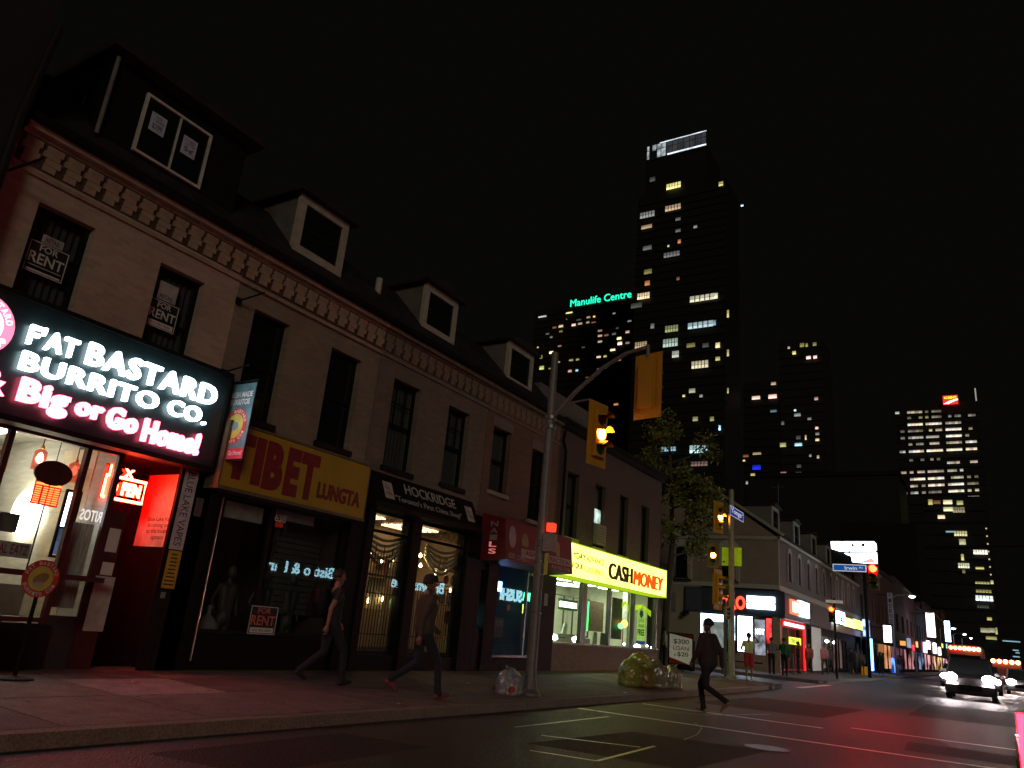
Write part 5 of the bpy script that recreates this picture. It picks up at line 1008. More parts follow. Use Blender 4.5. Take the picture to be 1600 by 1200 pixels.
# billboard with a bright image
BY_ = 58
x0, z1 = on_y(1298, 846, BY_); x1, z0 = on_y(1371, 882, BY_)
t = thing('billboard', 'glaring white billboard above the red signal and Irwin street sign', 'billboard', ((x0 + x1) / 2, BY_, 0))
b = BM(); prism(b, [(x0, z1), (x1 - .15, z1 + .06), (x1, z1 - .1), (x1, z0), (x0 + 1.35, z0 + .12), (x0 + 1.3, z0 + .5), (x0 + 1.0, z0 + .62), (x0 + .8, z1 - .75), (x0 + .02, z1 - .5)], 'y', BY_, BY_ + .1); obj('face', b, glow('billboard_white', (.82, .9, 1), 5), t)
b = BM(); box(b, x0 - .02, x1 + .05, BY_ + .102, BY_ + .3, z0 - .1, z1 + .1); obj('frame', b, BLACK, t)
for (u, v, r_) in ((.35, .28, .1), (.58, .2, .12)): b = BM(); lathe(b, (x0 + (x1 - x0) * u + .4, BY_ - .005, z1 - .45 * v - .1), [(.001, 0), (r_, .002)], 12, axis='y'); obj('dot', b, BLACKP, t)
b = BM(); prism(b, [(x0 + 1.75, z0 + .1), (x1 - .1, z0 + .12), (x1 - .35, z0 + .42), (x1 - .9, z0 + .2)], 'y', BY_ - .01, BY_ - .002); obj('red_patch', b, glow('pale_rose', (1, .35, .35), 1.5), t)
b = BM(); tube(b, [(x1 - .9, BY_ + .4, 0), (x1 - .9, BY_ + .4, z0)], .12, 8); tube(b, [(x1 - .9, BY_ + .4, z0), (x1 - .9, BY_ + .2, z1)], .1, 8); obj('post', b, BLACK, t)

# ------------------------------------------------------------------ towers
TW = mat('tower_dark', (.012, .012, .012), .6, spec=.2); TW2 = mat('tower_dark_brown', (.016, .014, .012), .7, spec=.2)
def towerbody(name, lab, boxes, y, floors, m_=TW):
    t = thing(name, lab, 'tower', (sum(boxes[0][:2]) / 2, y, 0))
    for k, (x0, x1, z1, dep) in enumerate(boxes):
        b = BM(); box(b, x0, x1, y + (.3 if k else 0), y + dep, 0, z1); obj('shaft' if not k else 'upper_block', b, m_, t)
    x0, x1, z1, dep = boxes[0]; b = BM(); n = int(z1 / floors)
    for k in range(1, n): box(b, x0 - .3, x1 + .3, y - .5, y - .01, k * floors - .15, k * floors + .15)
    o = obj('floor_slabs', b, m_, t); o['kind'] = 'stuff'
    return t
UNIT = BM(); box(UNIT, -.5, .5, -.05, .05, -.5, .5); UM = {}
def winmesh(m_):
    if m_.name not in UM:
        q = BM(); box(q, -.5, .5, -.1, .1, -.5, .5); me_ = bpy.data.meshes.new('window'); q.to_mesh(me_); q.free(); me_.materials.append(m_); UM[m_.name] = me_
    return UM[m_.name]
MULL = BM(); 
for k in range(1, 5): box(MULL, -.5 + k / 5 - .02, -.5 + k / 5 + .02, -.2, -.11, -.5, .5)
box(MULL, -.5, .5, -.2, -.11, -.06, -.0); mulm = bpy.data.meshes.new('mullions'); MULL.to_mesh(mulm); MULL.free(); mulm.materials.append(BLACK)
def lw(t, px, py, pw, ph, y, col, s, mull=False):
    x, z = on_y(px, py, y); wx = pw / FPX * y * 1.05; hz = ph / FPX * y * .9
    nm = 'lw_%d_%d_%d_%g' % (*[int(c_ * 9) for c_ in col], round(s, 1)); m_ = glow(nm, col, s * .72, .8, .35)
    o = share(winmesh(m_), 'window', (x, y - .45, z), (wx, 1, hz), t)
    if mull:
        q = bpy.data.objects.new('mullions', mulm); C.objects.link(q); q.parent = o
WARMW, YEL, COLD, GREYW, ORG, PINK = (1, .72, .42), (.95, .85, .3), (.5, .85, 1), (.7, .72, .65), (1, .4, .15), (1, .6, .5)
# tall condominium
CT = towerbody('condominium_tower', 'tallest dark tower with glass lit crown and scattered lit apartments', [(-113.5, -76.5, 180, 20), (-110.8, -84, 197, 18)], 260, 3.3)
CB = [(1053, 291, 26, 13, YEL, 1.2, 1), (1052, 325, 28, 12, WARMW, .5, 1), (1060, 343, 9, 6, GREYW, .15, 0), (1060, 361, 9, 6, GREYW, .12, 0), (1062, 378, 5, 8, ORG, .5, 0), (1045, 385, 3, 4, YEL, .7, 0), (1012, 336, 27, 13, GREYW, .35, 1), (1011, 355, 20, 8, WARMW, .35, 0), (1012, 388, 16, 9, GREYW, .15, 0),
      (1050, 398, 28, 10, GREYW, .22, 1), (1013, 425, 14, 10, YEL, .18, 0), (1012, 443, 9, 10, ORG, .45, 0), (1006, 463, 22, 13, WARMW, 1.1, 1), (1060, 436, 5, 6, ORG, .2, 0), (1098, 466, 42, 12, (.9, .85, .6), .75, 1), (1119, 463, 6, 11, (.9, .9, .6), .9, 0), (1127, 288, 7, 9, YEL, .8, 1), (1087, 355, 6, 5, GREYW, .4, 0), (1020, 281, 10, 10, GREYW, .08, 0),
      (1002, 540, 21, 14, WARMW, .55, 1), (1050, 514, 22, 13, (.8, .85, .4), .35, 1), (1048, 536, 25, 16, (.75, .95, .8), .5, 1), (1095, 508, 42, 12, (.65, .85, .9), .65, 1), (1117, 505, 4, 10, COLD, .4, 0), (1056, 554, 11, 13, (.9, .95, .8), .6, 1), (1094, 570, 27, 14, (.95, .85, .55), .7, 1), (1138, 491, 3, 15, YEL, .6, 0), (1138, 552, 3, 13, YEL, .5, 0), (1122, 540, 7, 10, WARMW, 1, 0), (1122, 561, 7, 7, YEL, .5, 0),
      (1138, 611, 2, 10, YEL, .5, 0), (1082, 611, 10, 8, (.85, .85, .5), .4, 0), (1069, 619, 4, 4, YEL, .8, 0), (1096, 619, 5, 5, GREYW, .4, 0), (1092, 702, 28, 14, (.6, .9, .9), .9, 1), (1093, 725, 26, 8, PINK, .18, 1), (1045, 702, 24, 8, COLD, .5, 1), (1087, 655, 8, 8, (.9, .8, .4), .3, 0), (1125, 669, 3, 9, COLD, 1.4, 0), (1080, 540, 14, 8, YEL, .15, 0), (1103, 540, 10, 8, GREYW, .1, 0), (995, 478, 20, 10, GREYW, .1, 0), (1020, 510, 6, 10, GREYW, .25, 0), (1113, 655, 6, 8, (.8, .8, .3), .3, 0)]
for a in CB: lw(CT, *a[:4], 259.5, a[4], a[5] * 1.3, a[6])
x0, z0 = on_y(1011, 248, 259); x1, z1 = on_y(1100, 214, 259)
cr = []
b = BM(); box(b, -110.8, -84, 260.3, 290, 197.01, 204.5) if False else None
frame(b, 'Y-', 259.6, .3, -110.8, -84, 196.5, 204.2, .5, bars_u=[-108.6, -106, -104, -101.5, -99, -96.5, -94, -91.5, -89, -86.5], bars_v=[201.2], bt=.22); obj('crown_frame', b, mat('crown_steel', (.03, .03, .03), .5), CT)
b = BM(); box(b, -110.8, -109.4, 259.7, 259.8, 197.2, 203.6); box(b, -107.9, -106.2, 259.7, 259.8, 201, 203.7); box(b, -105.7, -102, 259.7, 259.8, 197, 203.8); obj('crown_panes', b, glow('crown_lit', (.75, .85, .9), .45, .5, .4), CT)
b = BM(); box(b, -101.9, -84.3, 259.72, 259.8, 197.0, 203.6); obj('crown_dim', b, glow('crown_dim', (.55, .6, .65), .06, .3, .3), CT)
b = BM(); box(b, -101, -84.3, 259.4, 259.55, 196.9, 197.5); box(b, -104.5, -84.2, 259.4, 259.55, 203.7, 204.0); obj('crown_strip', b, glow('crown_strip', (.8, .9, 1), 1.3, .3, .4), CT)
lw(CT, 1160, 322, 4, 3, 262, (.5, .75, 1), 2.5); 
# office slab with the green sign
MT = towerbody('office_slab_tower', 'wide dark slab tower with green rooftop lettering', [(-203, -142, 170, 30)], 330, 3.6, TW2)
MW = [(848, 495, 17, 3, (.8, .8, .75), .8), (890, 489, 13, 3, (.85, .85, .3), 1.2), (877, 510, 9, 5, WARMW, .8), (867, 512, 8, 4, ORG, .2), (897, 508, 8, 5, PINK, 1.2), (907, 506, 8, 4, WARMW, .5), (920, 496, 7, 4, WARMW, .4), (929, 495, 4, 4, (1, .6, .1), 1.1), (919, 504, 6, 4, WARMW, .4), (928, 504, 8, 3, ORG, .15), (877, 518, 7, 4, YEL, .2), (856, 522, 7, 3, GREYW, .15), (862, 527, 5, 4, GREYW, .25), (938, 517, 8, 4, PINK, .3),
      (938, 525, 8, 4, PINK, .6), (948, 524, 8, 4, ORG, .25), (960, 522, 7, 4, GREYW, .15), (981, 519, 7, 5, PINK, .6), (938, 534, 8, 4, WARMW, .5), (968, 529, 8, 5, (.9, .95, .4), 1.5), (969, 537, 8, 6, PINK, 2), (958, 547, 9, 4, WARMW, 1.8), (981, 536, 7, 4, PINK, .3), (862, 551, 8, 5, WARMW, 1.9), (875, 541, 7, 3, PINK, .3), (936, 558, 8, 4, WARMW, .9), (946, 557, 6, 4, YEL, .6), (893, 563, 8, 4, YEL, .35), (903, 562, 6, 4, YEL, .35),
      (956, 566, 8, 3, ORG, .7), (967, 563, 9, 3, ORG, .4), (847, 575, 9, 8, (.75, .8, .25), .8), (846, 558, 5, 7, YEL, .4), (860, 576, 6, 3, YEL, .25), (891, 580, 7, 5, PINK, .6), (902, 579, 5, 4, COLD, .9), (960, 490, 5, 3, GREYW, .4), (984, 502, 7, 3, GREYW, .3), (936, 577, 6, 4, GREYW, .15), (874, 566, 4, 3, WARMW, .4), (841, 543, 3, 3, WARMW, .8), (886, 499, 2, 2, WARMW, .2), (912, 543, 6, 3, GREYW, .06), (905, 500, 9, 3, GREYW, .08), (965, 513, 5, 3, GREYW, .06), (918, 590, 7, 3, ORG, .1), (868, 590, 6, 4, GREYW, .1), (963, 632, 8, 4, ORG, .6)]
for a in MW: lw(MT, *a[:4], 329.6, a[4], a[5] * 1.2)
x0, z0 = on_y(892, 478, 329); x1, z1 = on_y(987, 466, 329)
text('sign_letters', 'Manulife Centre', 'Y-', 328.6, x0, x1, (z0 + z1) / 2 - .3, (z0 + z1) / 2 + 3.8, glow('green_letters', (.02, .95, .55), 1.6), MT, .4, bold=-.002)
b = BM(); box(b, x0 - 1, x1 + 1, 328.9, 330, (z0 + z1) / 2 - 1.2, (z0 + z1) / 2 + .0 - .6); obj('sign_rail', b, TW, MT)
# middle towers
MA = towerbody('middle_tower', 'dim tower between the tallest tower and the slim one with few lit windows', [(-80.5, -66.5, 106, 20)], 300, 3.4, TW)
MBt = towerbody('slim_middle_tower', 'slim dim tower with sparse lit windows right of the tallest tower', [(-66.3, -49.5, 123, 20)], 302, 3.4, TW2)
ML = [(323, 152, 3, 4, GREYW, .6), (395, 138, 6, 7, YEL, .25), (420, 138, 3, 6, YEL, .3), (463, 133, 5, 6, YEL, .25), (352, 180, 5, 6, YEL, .8), (430, 206, 6, 5, PINK, 2), (466, 203, 5, 5, PINK, 1.6), (240, 347, 7, 5, WARMW, .5), (145, 424, 12, 6, PINK, 1.2), (235, 417, 12, 7, PINK, 1.4), (240, 496, 9, 4, COLD, .2), (357, 492, 3, 3, COLD, 1.6), (370, 517, 9, 5, GREYW, .4), (290, 562, 4, 6, GREYW, .2), (472, 429, 5, 5, PINK, .5), (435, 538, 5, 4, GREYW, .3), (475, 588, 4, 4, PINK, 1.2), (478, 620, 5, 4, GREYW, .3),
      (478, 652, 5, 4, WARMW, 1), (415, 640, 2, 8, WARMW, .8), (375, 640, 6, 6, GREYW, .12), (290, 680, 9, 7, (.85, .85, .35), .5), (375, 678, 10, 5, COLD, 1), (150, 727, 12, 4, WARMW, .4), (90, 740, 8, 4, ORG, .15), (80, 765, 3, 3, WARMW, 1), (148, 802, 12, 8, (.02, .04, .9), .7), (440, 738, 3, 4, GREYW, .4), (482, 745, 3, 5, WARMW, .6), (378, 795, 6, 5, GREYW, .12), (290, 838, 10, 7, PINK, .45), (375, 835, 8, 5, GREYW, .1), (518, 850, 8, 6, (.9, .8, .1), .4), (148, 967, 7, 4, (.95, .8, .3), 1), (100, 885, 5, 5, GREYW, .5), (202, 883, 2, 2, YEL, .6)]
for a in ML:
    px, py = 1140 + a[0] / 3.478, 500 + a[1] / 3.478; T_ = MA if px < 1213 else MBt
    lw(T_, px, py, a[2], a[3], 299.5 if T_ is MA else 301.5, a[4], a[5] * 1.2)
for k in range(5): lw(MBt, 1219, 780 + k * 5, 2, 3, 301.4, YEL, .6)
# bank tower
BT = towerbody('bank_tower', 'office tower with rows of lit windows and red yellow roof sign', [(-27.6, 1.6, 100.5, 30)], 330, 3.55, TW2)
rr = random.Random(5)
rows = [(498, [2, 2, 1, 0, 0]), (528, [0, 1, 1, 1, 1]), (565, [0, 3, 3, 2, 0]), (600, [1, 1, 2, 3, 1]), (636, [1, 2, 2, 3, 2]), (672, [0, 1, 2, 2, 3]), (711, [2, 3, 3, 3, 3]), (758, [0, 1, 1, 0, 0]), (781, [0, 0, 0, 2, 2]), (824, [2, 2, 2, 2, 0]), (862, [2, 3, 3, 2, 1]), (899, [1, 2, 3, 3, 1]), (936, [1, 2, 1, 3, 2]), (974, [0, 0, 0, 0, 2])]
bays = [(900, 947), (965, 1047), (1062, 1150), (1170, 1255), (1275, 1335)]
for zy, pat in rows:
    for bi, lv in enumerate(pat):
        if not lv: continue
        a, c = bays[bi]; sh = (zy - 498) * .045; a += sh; c += sh; slope = -.10 * ((a + c) / 2 - 1100)
        if bi in (0,) and zy > 700: a += 15
        n = max(2, int((c - a) / 17))
        for q in range(n):
            if rr.random() > (.45 + .18 * lv): continue
            zx = a + (c - a) * (q + .5) / n; px = 1140 + zx / 3.478; py = 500 + (zy - .045 * (zx - 1100)) / 3.478
            lw(BT, px, py, (c - a) / n / 3.478 * .74, 3.5, 329.5, rr.choice(((1, .88, .62), (1, .85, .5), (.9, .9, .8), (1, .75, .65))), (0, .25, .5, 1.15)[lv] * rr.choice((.6, 1, 1.3)))
x0, z0 = on_y(1474, 632, 328); x1, z1 = on_y(1496, 617, 328)
t = thing('bank_roof_sign', 'red and yellow roof sign on the bank tower', 'sign', (x0, 328, z0))
b = BM(); box(b, x0, x1, 328, 328.6, z0, z1); obj('face', b, glow('bank_red', (1, .03, .02), 1.4), t)
text('lettering', 'CIBC', 'Y-', 327.9, x0 + .4, x1 - .4, z0 + 2.2, z1 - .5, glow('bank_yellow', (1, .72, .02), 2.2), t, .1, bold=.03)
b = BM(); prism(b, [(x0 + .1, z0 + .2), (x0 + 2.4, z0 + 1.4), (x1, z0 + 2.0), (x1, z0 + 1.5), (x0 + 2.6, z0 + .5), (x0 + 1.8, z0 + .1)], 'y', 327.8, 327.9); obj('swoosh', b, glow('bank_white', (1, .9, .95), 2), t)
b = BM(); tube(b, [(1.3, 331, 100.5), (1.3, 331, 106)], .25, 6); obj('mast', b, glow('mast_pale', (.7, .7, .5), .5), BT)
# nearer stepped tower below it
LT = towerbody('stepped_tower', 'dark stepped tower with warm windows in front of the bank tower', [(-13.3, .3, 42.5, 18)], 220, 3.0, TW)
LL = [(1454, 785, 5, 8, YEL, .5), (1464, 785, 8, 5, ORG, .2), (1481, 785, 10, 6, (.95, .85, .45), 1.1), (1500, 786, 7, 6, (.85, .85, .3), .5), (1482, 796, 11, 6, (.95, .9, .5), .9), (1498, 797, 13, 8, (.85, .75, .45), .35), (1471, 808, 8, 5, WARMW, 1.3), (1501, 834, 14, 7, (.95, .85, .4), .8), (1485, 831, 10, 2, COLD, .5), (1504, 847, 7, 8, (.95, .9, .5), .5), (1504, 871, 3, 9, YEL, .7), (1506, 884, 12, 7, (.9, .95, .6), .9), (1532, 863, 15, 6, (1, .95, .75), 1.6), (1531, 888, 9, 3, YEL, .7), (1535, 911, 15, 3, YEL, .5), (1537, 924, 16, 4, YEL, .3), (1538, 935, 18, 7, (.9, 1, .95), 1.6), (1536, 948, 12, 4, GREYW, .1), (1546, 967, 5, 4, YEL, .6), (1539, 985, 9, 6, (.9, .85, .5), .4), (1550, 985, 6, 6, (.9, .85, .5), .4), (1549, 997, 11, 4, YEL, .4), (1550, 910, 3, 5, YEL, .7), (1557, 986, 2, 9, YEL, .5), (1506, 893, 3, 5, YEL, .2)]
for a in LL: lw(LT, *a[:4], 219.5, a[4], a[5] * 1.2, a[2] > 11)
for k in range(7): lw(LT, 1541 + k * 1.2, 826 + k * 12, 1.6, 2, 219.5, (1, .75, .4), .8)
# darker mid-rise slabs in the gap
t = thing('mid_rise_block', 'low dark apartment block filling the gap behind the gabled building', 'building', (-35, 190, 0)); b = BM(); box(b, -50, -16, 190, 210, 0, 42); obj('shaft', b, TW2, t); b = BM(); box(b, -50.5, -15.5, 189.5, 210, 42.01, 43); obj('roof_edge', b, mat('roof_edge', (.014, .013, .012), .9, spec=.1), t)
lw(t, 1177, 742, 6, 4, 189.5, (.95, .8, .3), .6)
t = thing('mid_rise_block', 'tall dark block rising just behind the far end of the row', 'building', (-24, 150, 0)); b = BM(); box(b, -25, -11.5, 165, 185, 0, 27); obj('shaft', b, mat('mauve_dark_block', (.014, .010, .010), .9, spec=.1), t)
t = thing('far_block', 'far low building at the end of the street with pale slanted lights', 'building', (6, 420, 0)); b = BM(); box(b, -5, 14, 420, 440, 0, 24); obj('shaft', b, TW, t)
for k, (px, py, w_) in enumerate(((1580, 1002, 18), (1587, 1016, 6), (1588, 1026, 7), (1590, 1020, 4))): lw(t, px, py, w_, 1.5, 419, COLD, .6)

# ------------------------------------------------------------------ tree on the side street
TX, TY = -14.4, 38.5
LEAFM = [mat('leaf_%s' % n_, c_, .5, var=.3) for n_, c_ in (('olive', (.17, .16, .025)), ('green', (.10, .14, .02)), ('lamplit', (.22, .13, .03)))]  # leaves paler and yellower, standing in for lamplight on them
tr = thing('street_tree', 'leafy yellow green tree between the loan shop corner and the gabled building', 'tree', (TX, TY, .15))
b = BM(); tube(b, [(TX, TY, .15), (TX + .1, TY, 3), (TX + .3, TY + .1, 6), (TX + .2, TY, 9), (TX, TY, 12)], .24, 10, r1=.05)
rt = random.Random(11); limbs = []
for k in range(16):
    z = 4.5 + k * .5; a = rt.uniform(0, 6.28); L = rt.uniform(1.2, 2.6) * (1.15 - k / 28); e = (TX + .2 + L * math.cos(a), TY + L * math.sin(a), z + rt.uniform(.4, 1.2)); limbs.append(e)
    tube(b, [(TX + .2, TY, z), ((TX + .2 + e[0]) / 2, (TY + e[1]) / 2, z + .3), e], .07, 6, r1=.02)
obj('trunk', b, mat('bark', (.06, .045, .03), .85, bump=.6), tr)
b = BM()
cl = [(e, rt.uniform(.45, .85)) for e in limbs for _ in range(2)] + [((TX + rt.uniform(-1.6, 2.2), TY + rt.uniform(-1.5, 1.5), rt.uniform(5.8, 13.4)), rt.uniform(.4, .9)) for _ in range(20)] + [((-12.6 + rt.uniform(-.9, 1.1), TY - rt.uniform(0, 1.5), rt.uniform(6.8, 9.6)), rt.uniform(.35, .6)) for _ in range(30)]
for (cx, cy_, cz), rad in cl:
    for _ in range(int(210 * rad)):
        v = Vector((rt.gauss(0, 1), rt.gauss(0, 1), rt.gauss(0, .8))).normalized() * rad * rt.random() ** .45 + Vector((cx, cy_, cz))
        d = Vector((rt.gauss(0, 1), rt.gauss(0, 1), rt.gauss(-.5, .7))).normalized(); s_ = d.cross(Vector((rt.gauss(0, 1), rt.gauss(0, 1), rt.gauss(0, 1)))).normalized(); l_ = rt.uniform(.07, .14)
        f = bm_f = b.faces.new([b.verts.new(p) for p in (v - d * l_, v + s_ * l_ * .45, v + d * l_, v - s_ * l_ * .45)]); f.material_index = rt.choice((0, 0, 1, 1, 2))
obj('crown', b, LEAFM, tr)

# ------------------------------------------------------------------ signal poles
def sphere(bm, c, r, mi=0): return lathe(bm, c, [(.001, -r), (r * .7, -r * .7), (r, 0), (r * .7, r * .7), (.001, r)], 12, mi)
def signal(name, lab, c, az, lit_i=None, hs=1.0, board=True, lit_m=None, bodym=SIGY):
    """three-light signal head; az = direction it faces (0 = towards +X), c = centre"""
    t = thing(name, lab, 'traffic signal', c, az, 'traffic signals')
    b = BM(); box(b, -.12 * hs, .1, -.165 * hs, .165 * hs, -.48 * hs, .48 * hs); bmesh.ops.bevel(b, geom=list(b.edges), offset=.02, segments=2); obj('housing', b, bodym, t, local=True)
    if board:
        b = BM(); o_ = [(-.33, -.66), (.33, -.66), (.33, .66), (-.33, .66)]
        v = BM(); box(v, -.015, .0, -.31 * hs, .31 * hs, -.66 * hs, .66 * hs); bmesh.ops.bevel(v, geom=[e for e in v.edges if abs(e.verts[0].co.x - e.verts[1].co.x) > .01], offset=.05, segments=3); b.free(); obj('backboard', v, bodym, t, local=True)
    for k in range(3):
        z = (.30 - .30 * k) * hs; b = BM(); lathe(b, (.102, 0, z), [(.001, .03), (.09 * hs, .022), (.14 * hs, 0)], 16, axis='x'); on = lit_i == k
        obj('lens', b, lit_m if on else mat('dark_lens_%d' % k, ((.06, .005, .004), (.06, .03, .003), (.005, .04, .02))[k], .3), t, local=True)
        b = BM()
        for q in range(10):
            a0, a1 = R_(20 + 140 * q / 10), R_(20 + 140 * (q + 1) / 10); r_ = .148 * hs
            poly(b, [(.1, r_ * math.cos(a0), z + r_ * math.sin(a0)), (.1, r_ * math.cos(a1), z + r_ * math.sin(a1)), (.1 + .22 * hs, r_ * math.cos(a1), z + r_ * math.sin(a1) - .03), (.1 + .22 * hs, r_ * math.cos(a0), z + r_ * math.sin(a0) - .03)])
        obj('visor', b, bodym, t, local=True)
    return t
AMB = glow('signal_amber', (1, .36, .03), 60); REDL = glow('signal_red', (1, .0009, .0003), 900)
P1 = Vector((-7.42, 12.98, .13))
p1 = thing('signal_pole', 'tall grey signal pole on the near pavement with curved mast arm', 'pole', P1)
b = BM(); tube(b, [P1, P1 + Vector((0, 0, 6.75))], .105, 14, r1=.075); obj('shaft', b, STEEL, p1)
b = BM(); lathe(b, (P1.x, P1.y, P1.z), [(.2, .0), (.2, .05), (.13, .12), (.11, .3)], 14); obj('base', b, STEEL, p1)
b = BM(); tube(b, [P1 + Vector((0, 0, 5.28)), (-6.9, 12.98, 5.95), (-6.3, 12.98, 6.42), (-5.8, 12.98, 6.68), (-5.38, 12.98, 6.76), (-5.33, 12.98, 6.70)], .05, 8, r1=.035); obj('mast_arm', b, STEEL, p1)
b = BM(); tube(b, [P1 + Vector((0, 0, 5.40)), (-6.95, 12.98, 5.74), (-6.55, 12.98, 5.78), (-6.38, 12.98, 5.66)], .03, 8, r1=.02); obj('bracket', b, STEEL, p1)
b = BM()
b.free()
for z, r_, h_ in ((5.25, .12, .04), (5.45, .12, .04), (2.95, .112, .008), (2.85, .112, .008), (2.55, .112, .008), (2.3, .112, .008), (1.6, .112, .008)): b = BM(); lathe(b, (P1.x, P1.y, z), [(r_ - .01, -h_), (r_, -h_ * .8), (r_, h_ * .8), (r_ - .01, h_)], 12); obj('strap', b, mat('bright_strap', (.6, .6, .58), .25, .9), p1)
b = BM(); tube(b, [(-5.34, 12.98, 6.8), (-5.32, 12.98, 6.55)], .04, 8); obj('hanger', b, STEEL, p1)
signal('traffic_signal', 'large yellow signal seen from behind on the end of the near mast arm', (-5.30, 12.98, 5.95), R_(78), 2, 1.0, True, mat('off', (.01, .03, .02), .4))
s2 = signal('traffic_signal', 'yellow backboard signal with lit amber lens below the near mast arm', (-6.33, 12.98, 5.05), R_(-32 + 20), 1, .98, True, AMB)
# small pedestrian items on pole 1
t = thing('pedestrian_signal', 'small pedestrian signal with red light on the near pole', 'pedestrian signal', (-7.3, 12.8, 2.9)); b = BM(); box(b, -7.31, -7.10, 12.85, 13.05, 2.74, 3.08); obj('box', b, mat('pale_box', (.25, .24, .23), .6), t)
b = BM(); box(b, -7.24, -7.10, 12.84, 12.98, 3.12, 3.28); obj('red_light', b, glow('hand_red', (1, .05, .02), 1.6), t); b = BM(); box(b, -7.23, -7.16, 12.84, 12.86, 2.3, 2.7); obj('yellow_strip', b, mat('lime_strip', (.5, .5, .05), .5), t)
P2 = Vector((-8.47, 29.7, .13))
p2 = thing('signal_pole', 'pale signal pole at the side street corner carrying blue street name sign', 'pole', P2)
b = BM(); tube(b, [P2, P2 + Vector((0, 0, 7.1))], .12, 14, r1=.10); lathe(b, P2, [(.22, .0), (.22, .08), (.13, .2)], 14); obj('shaft', b, mat('pale_green_pole', (.26, .26, .2), .5, .3), p2)
b = BM(); tube(b, [P2 + Vector((-.3, .3, 0)), P2 + Vector((-.35, .3, 2.9))], .06, 8); obj('side_post', b, STEEL, p2)
signal('traffic_signal', 'upper amber lit signal beside the blue street name sign', (-8.95, 29.6, 6.12), R_(-22), 1, .95, True, AMB)
signal('traffic_signal', 'amber lit signal facing the camera left of the lime sign', (-9.12, 29.5, 4.62), R_(-75), 1, .72, True, AMB, mat('dim_signal', (.20, .13, .03), .5))
signal('traffic_signal', 'large orange backed signal low on the corner pole with its side to us', (-8.95, 29.6, 3.35), R_(-8), None, 1.15, True, None)
signal('traffic_signal', 'small grey signal box below the large orange one on the corner pole', (-8.55, 29.4, 2.5), R_(-40), None, .5, False, None, mat('pale_box', (.25, .24, .23), .6))
def nameplate(x0, x1, y0, y1, z0, z1, s, lab, m_, face, tm, small=None):
    t = thing('street_name_sign', lab, 'street sign', ((x0 + x1) / 2, (y0 + y1) / 2, z0)); b = BM(); box(b, x0, x1, y0, y1, z0, z1); obj('plate', b, m_, t)
    W_ = mat('sign_white_glow', (.7, .7, .7), .5, emit=(.8, .85, .95), es=.55)  # letters and border glow by themselves so they stay legible
    if face == 'X+':
        b = BM(); frame(b, 'X+', x1 + .004, .003, y0, y1, z0, z1, .02); obj('border', b, W_, t); text('letters', s, 'X+', x1, y0 + .14, y1 - .3, z0 + .06, z1 - .05, tm or W_, t, .003, bold=.01)
        text('letters', 'St', 'X+', x1, y1 - .22, y1 - .1, z1 - .14, z1 - .05, W_, t, .003)
    else:
        b = BM(); frame(b, 'Y-', y0 - .004, .003, x0, x1, z0, z1, .025); obj('border', b, W_, t); text('letters', s, 'Y-', y0, x0 + (x1 - x0) * .36, x0 + (x1 - x0) * .72, z0 + .06, z1 - .06, tm or W_, t, .003, bold=.01)
        if small: text('letters', small, 'Y-', y0, x0 + (x1 - x0) * .78, x0 + (x1 - x0) * .9, z1 - .14, z1 - .06, W_, t, .003)
    return t
BLUE = mat('sign_blue_glow', (.01, .05, .45), .5, emit=(.005, .03, .35), es=.35)  # plate blue carries a faint glow of its own
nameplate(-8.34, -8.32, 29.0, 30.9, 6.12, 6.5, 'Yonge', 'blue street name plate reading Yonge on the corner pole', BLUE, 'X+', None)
hp = thing('lime_sign', 'lime yellow plate with small red heart behind the corner pole', 'sign', (-8.6, 29.9, 4.3))
b = BM(); box(b, -8.88, -8.12, 29.84, 29.86, 4.28, 4.98); bmesh.ops.bevel(b, geom=[e for e in b.edges if abs(e.verts[0].co.y - e.verts[1].co.y) > .01], offset=.05, segments=3); obj('plate', b, mat('lime_plate', (.50, .62, .02), .5, emit=(.4, .6, .01), es=.22), hp)  # faint glow put into the plate; it has no lamp
b = BM(); prism(b, [(-8.80 + .05 * (16 * math.sin(a) ** 3) / 16, 4.42 + .05 * (13 * math.cos(a) - 5 * math.cos(2 * a) - 2 * math.cos(3 * a) - math.cos(4 * a)) / 16) for a in [k * math.pi / 10 for k in range(20)]], 'y', 29.835, 29.839); obj('heart', b, REDP, hp)
# far arm with the red light and Irwin plate
fp = thing('signal_pole', 'signal mast across the street reaching in from the right at the far corner', 'pole', (9.7, 30.5, .14))
b = BM(); tube(b, [(9.7, 30.5, .14), (9.7, 30.5, 6)], .13, 12); obj('shaft', b, BLACK, fp)
ax, az = on_y(1364, 888, 30.3)
b = BM(); tube(b, [(9.7, 30.5, 5.4), (6, 30.5, 5.5), (1, 30.5, 5.35), (ax + .1, 30.5, az + .62)], .05, 8, r1=.035); obj('mast_arm', b, BLACK, fp)
signal('traffic_signal', 'glaring red signal beside the blue Irwin plate', (ax, 30.4, az - .29), R_(-92), 0, .95, False, REDL, mat('lit_orange_housing', (.16, .05, .012), .6))
x0, z1 = on_y(1301, 881, 30.3); x1, z0 = on_y(1354, 894, 30.3)
nameplate(x0, x1, 30.3, 30.33, z0, z1, 'Irwin', 'blue street name plate reading Irwin Av beside the red signal', mat('irwin_blue_glow', (.01, .10, .42), .5, emit=(.01, .12, .5), es=.45), 'Y-', None, 'Av')
b = BM(); tube(b, [((x0 + x1) / 2, 30.36, z1), ((x0 + x1) / 2, 30.45, z1 + .6)], .02, 6); tube(b, [(x0 + .2, 30.4, az + .55), (ax, 30.5, az + .6)], .03, 6); obj('hanger', b, BLACK, fp)
fx, fz = on_y(1300, 952, 47)
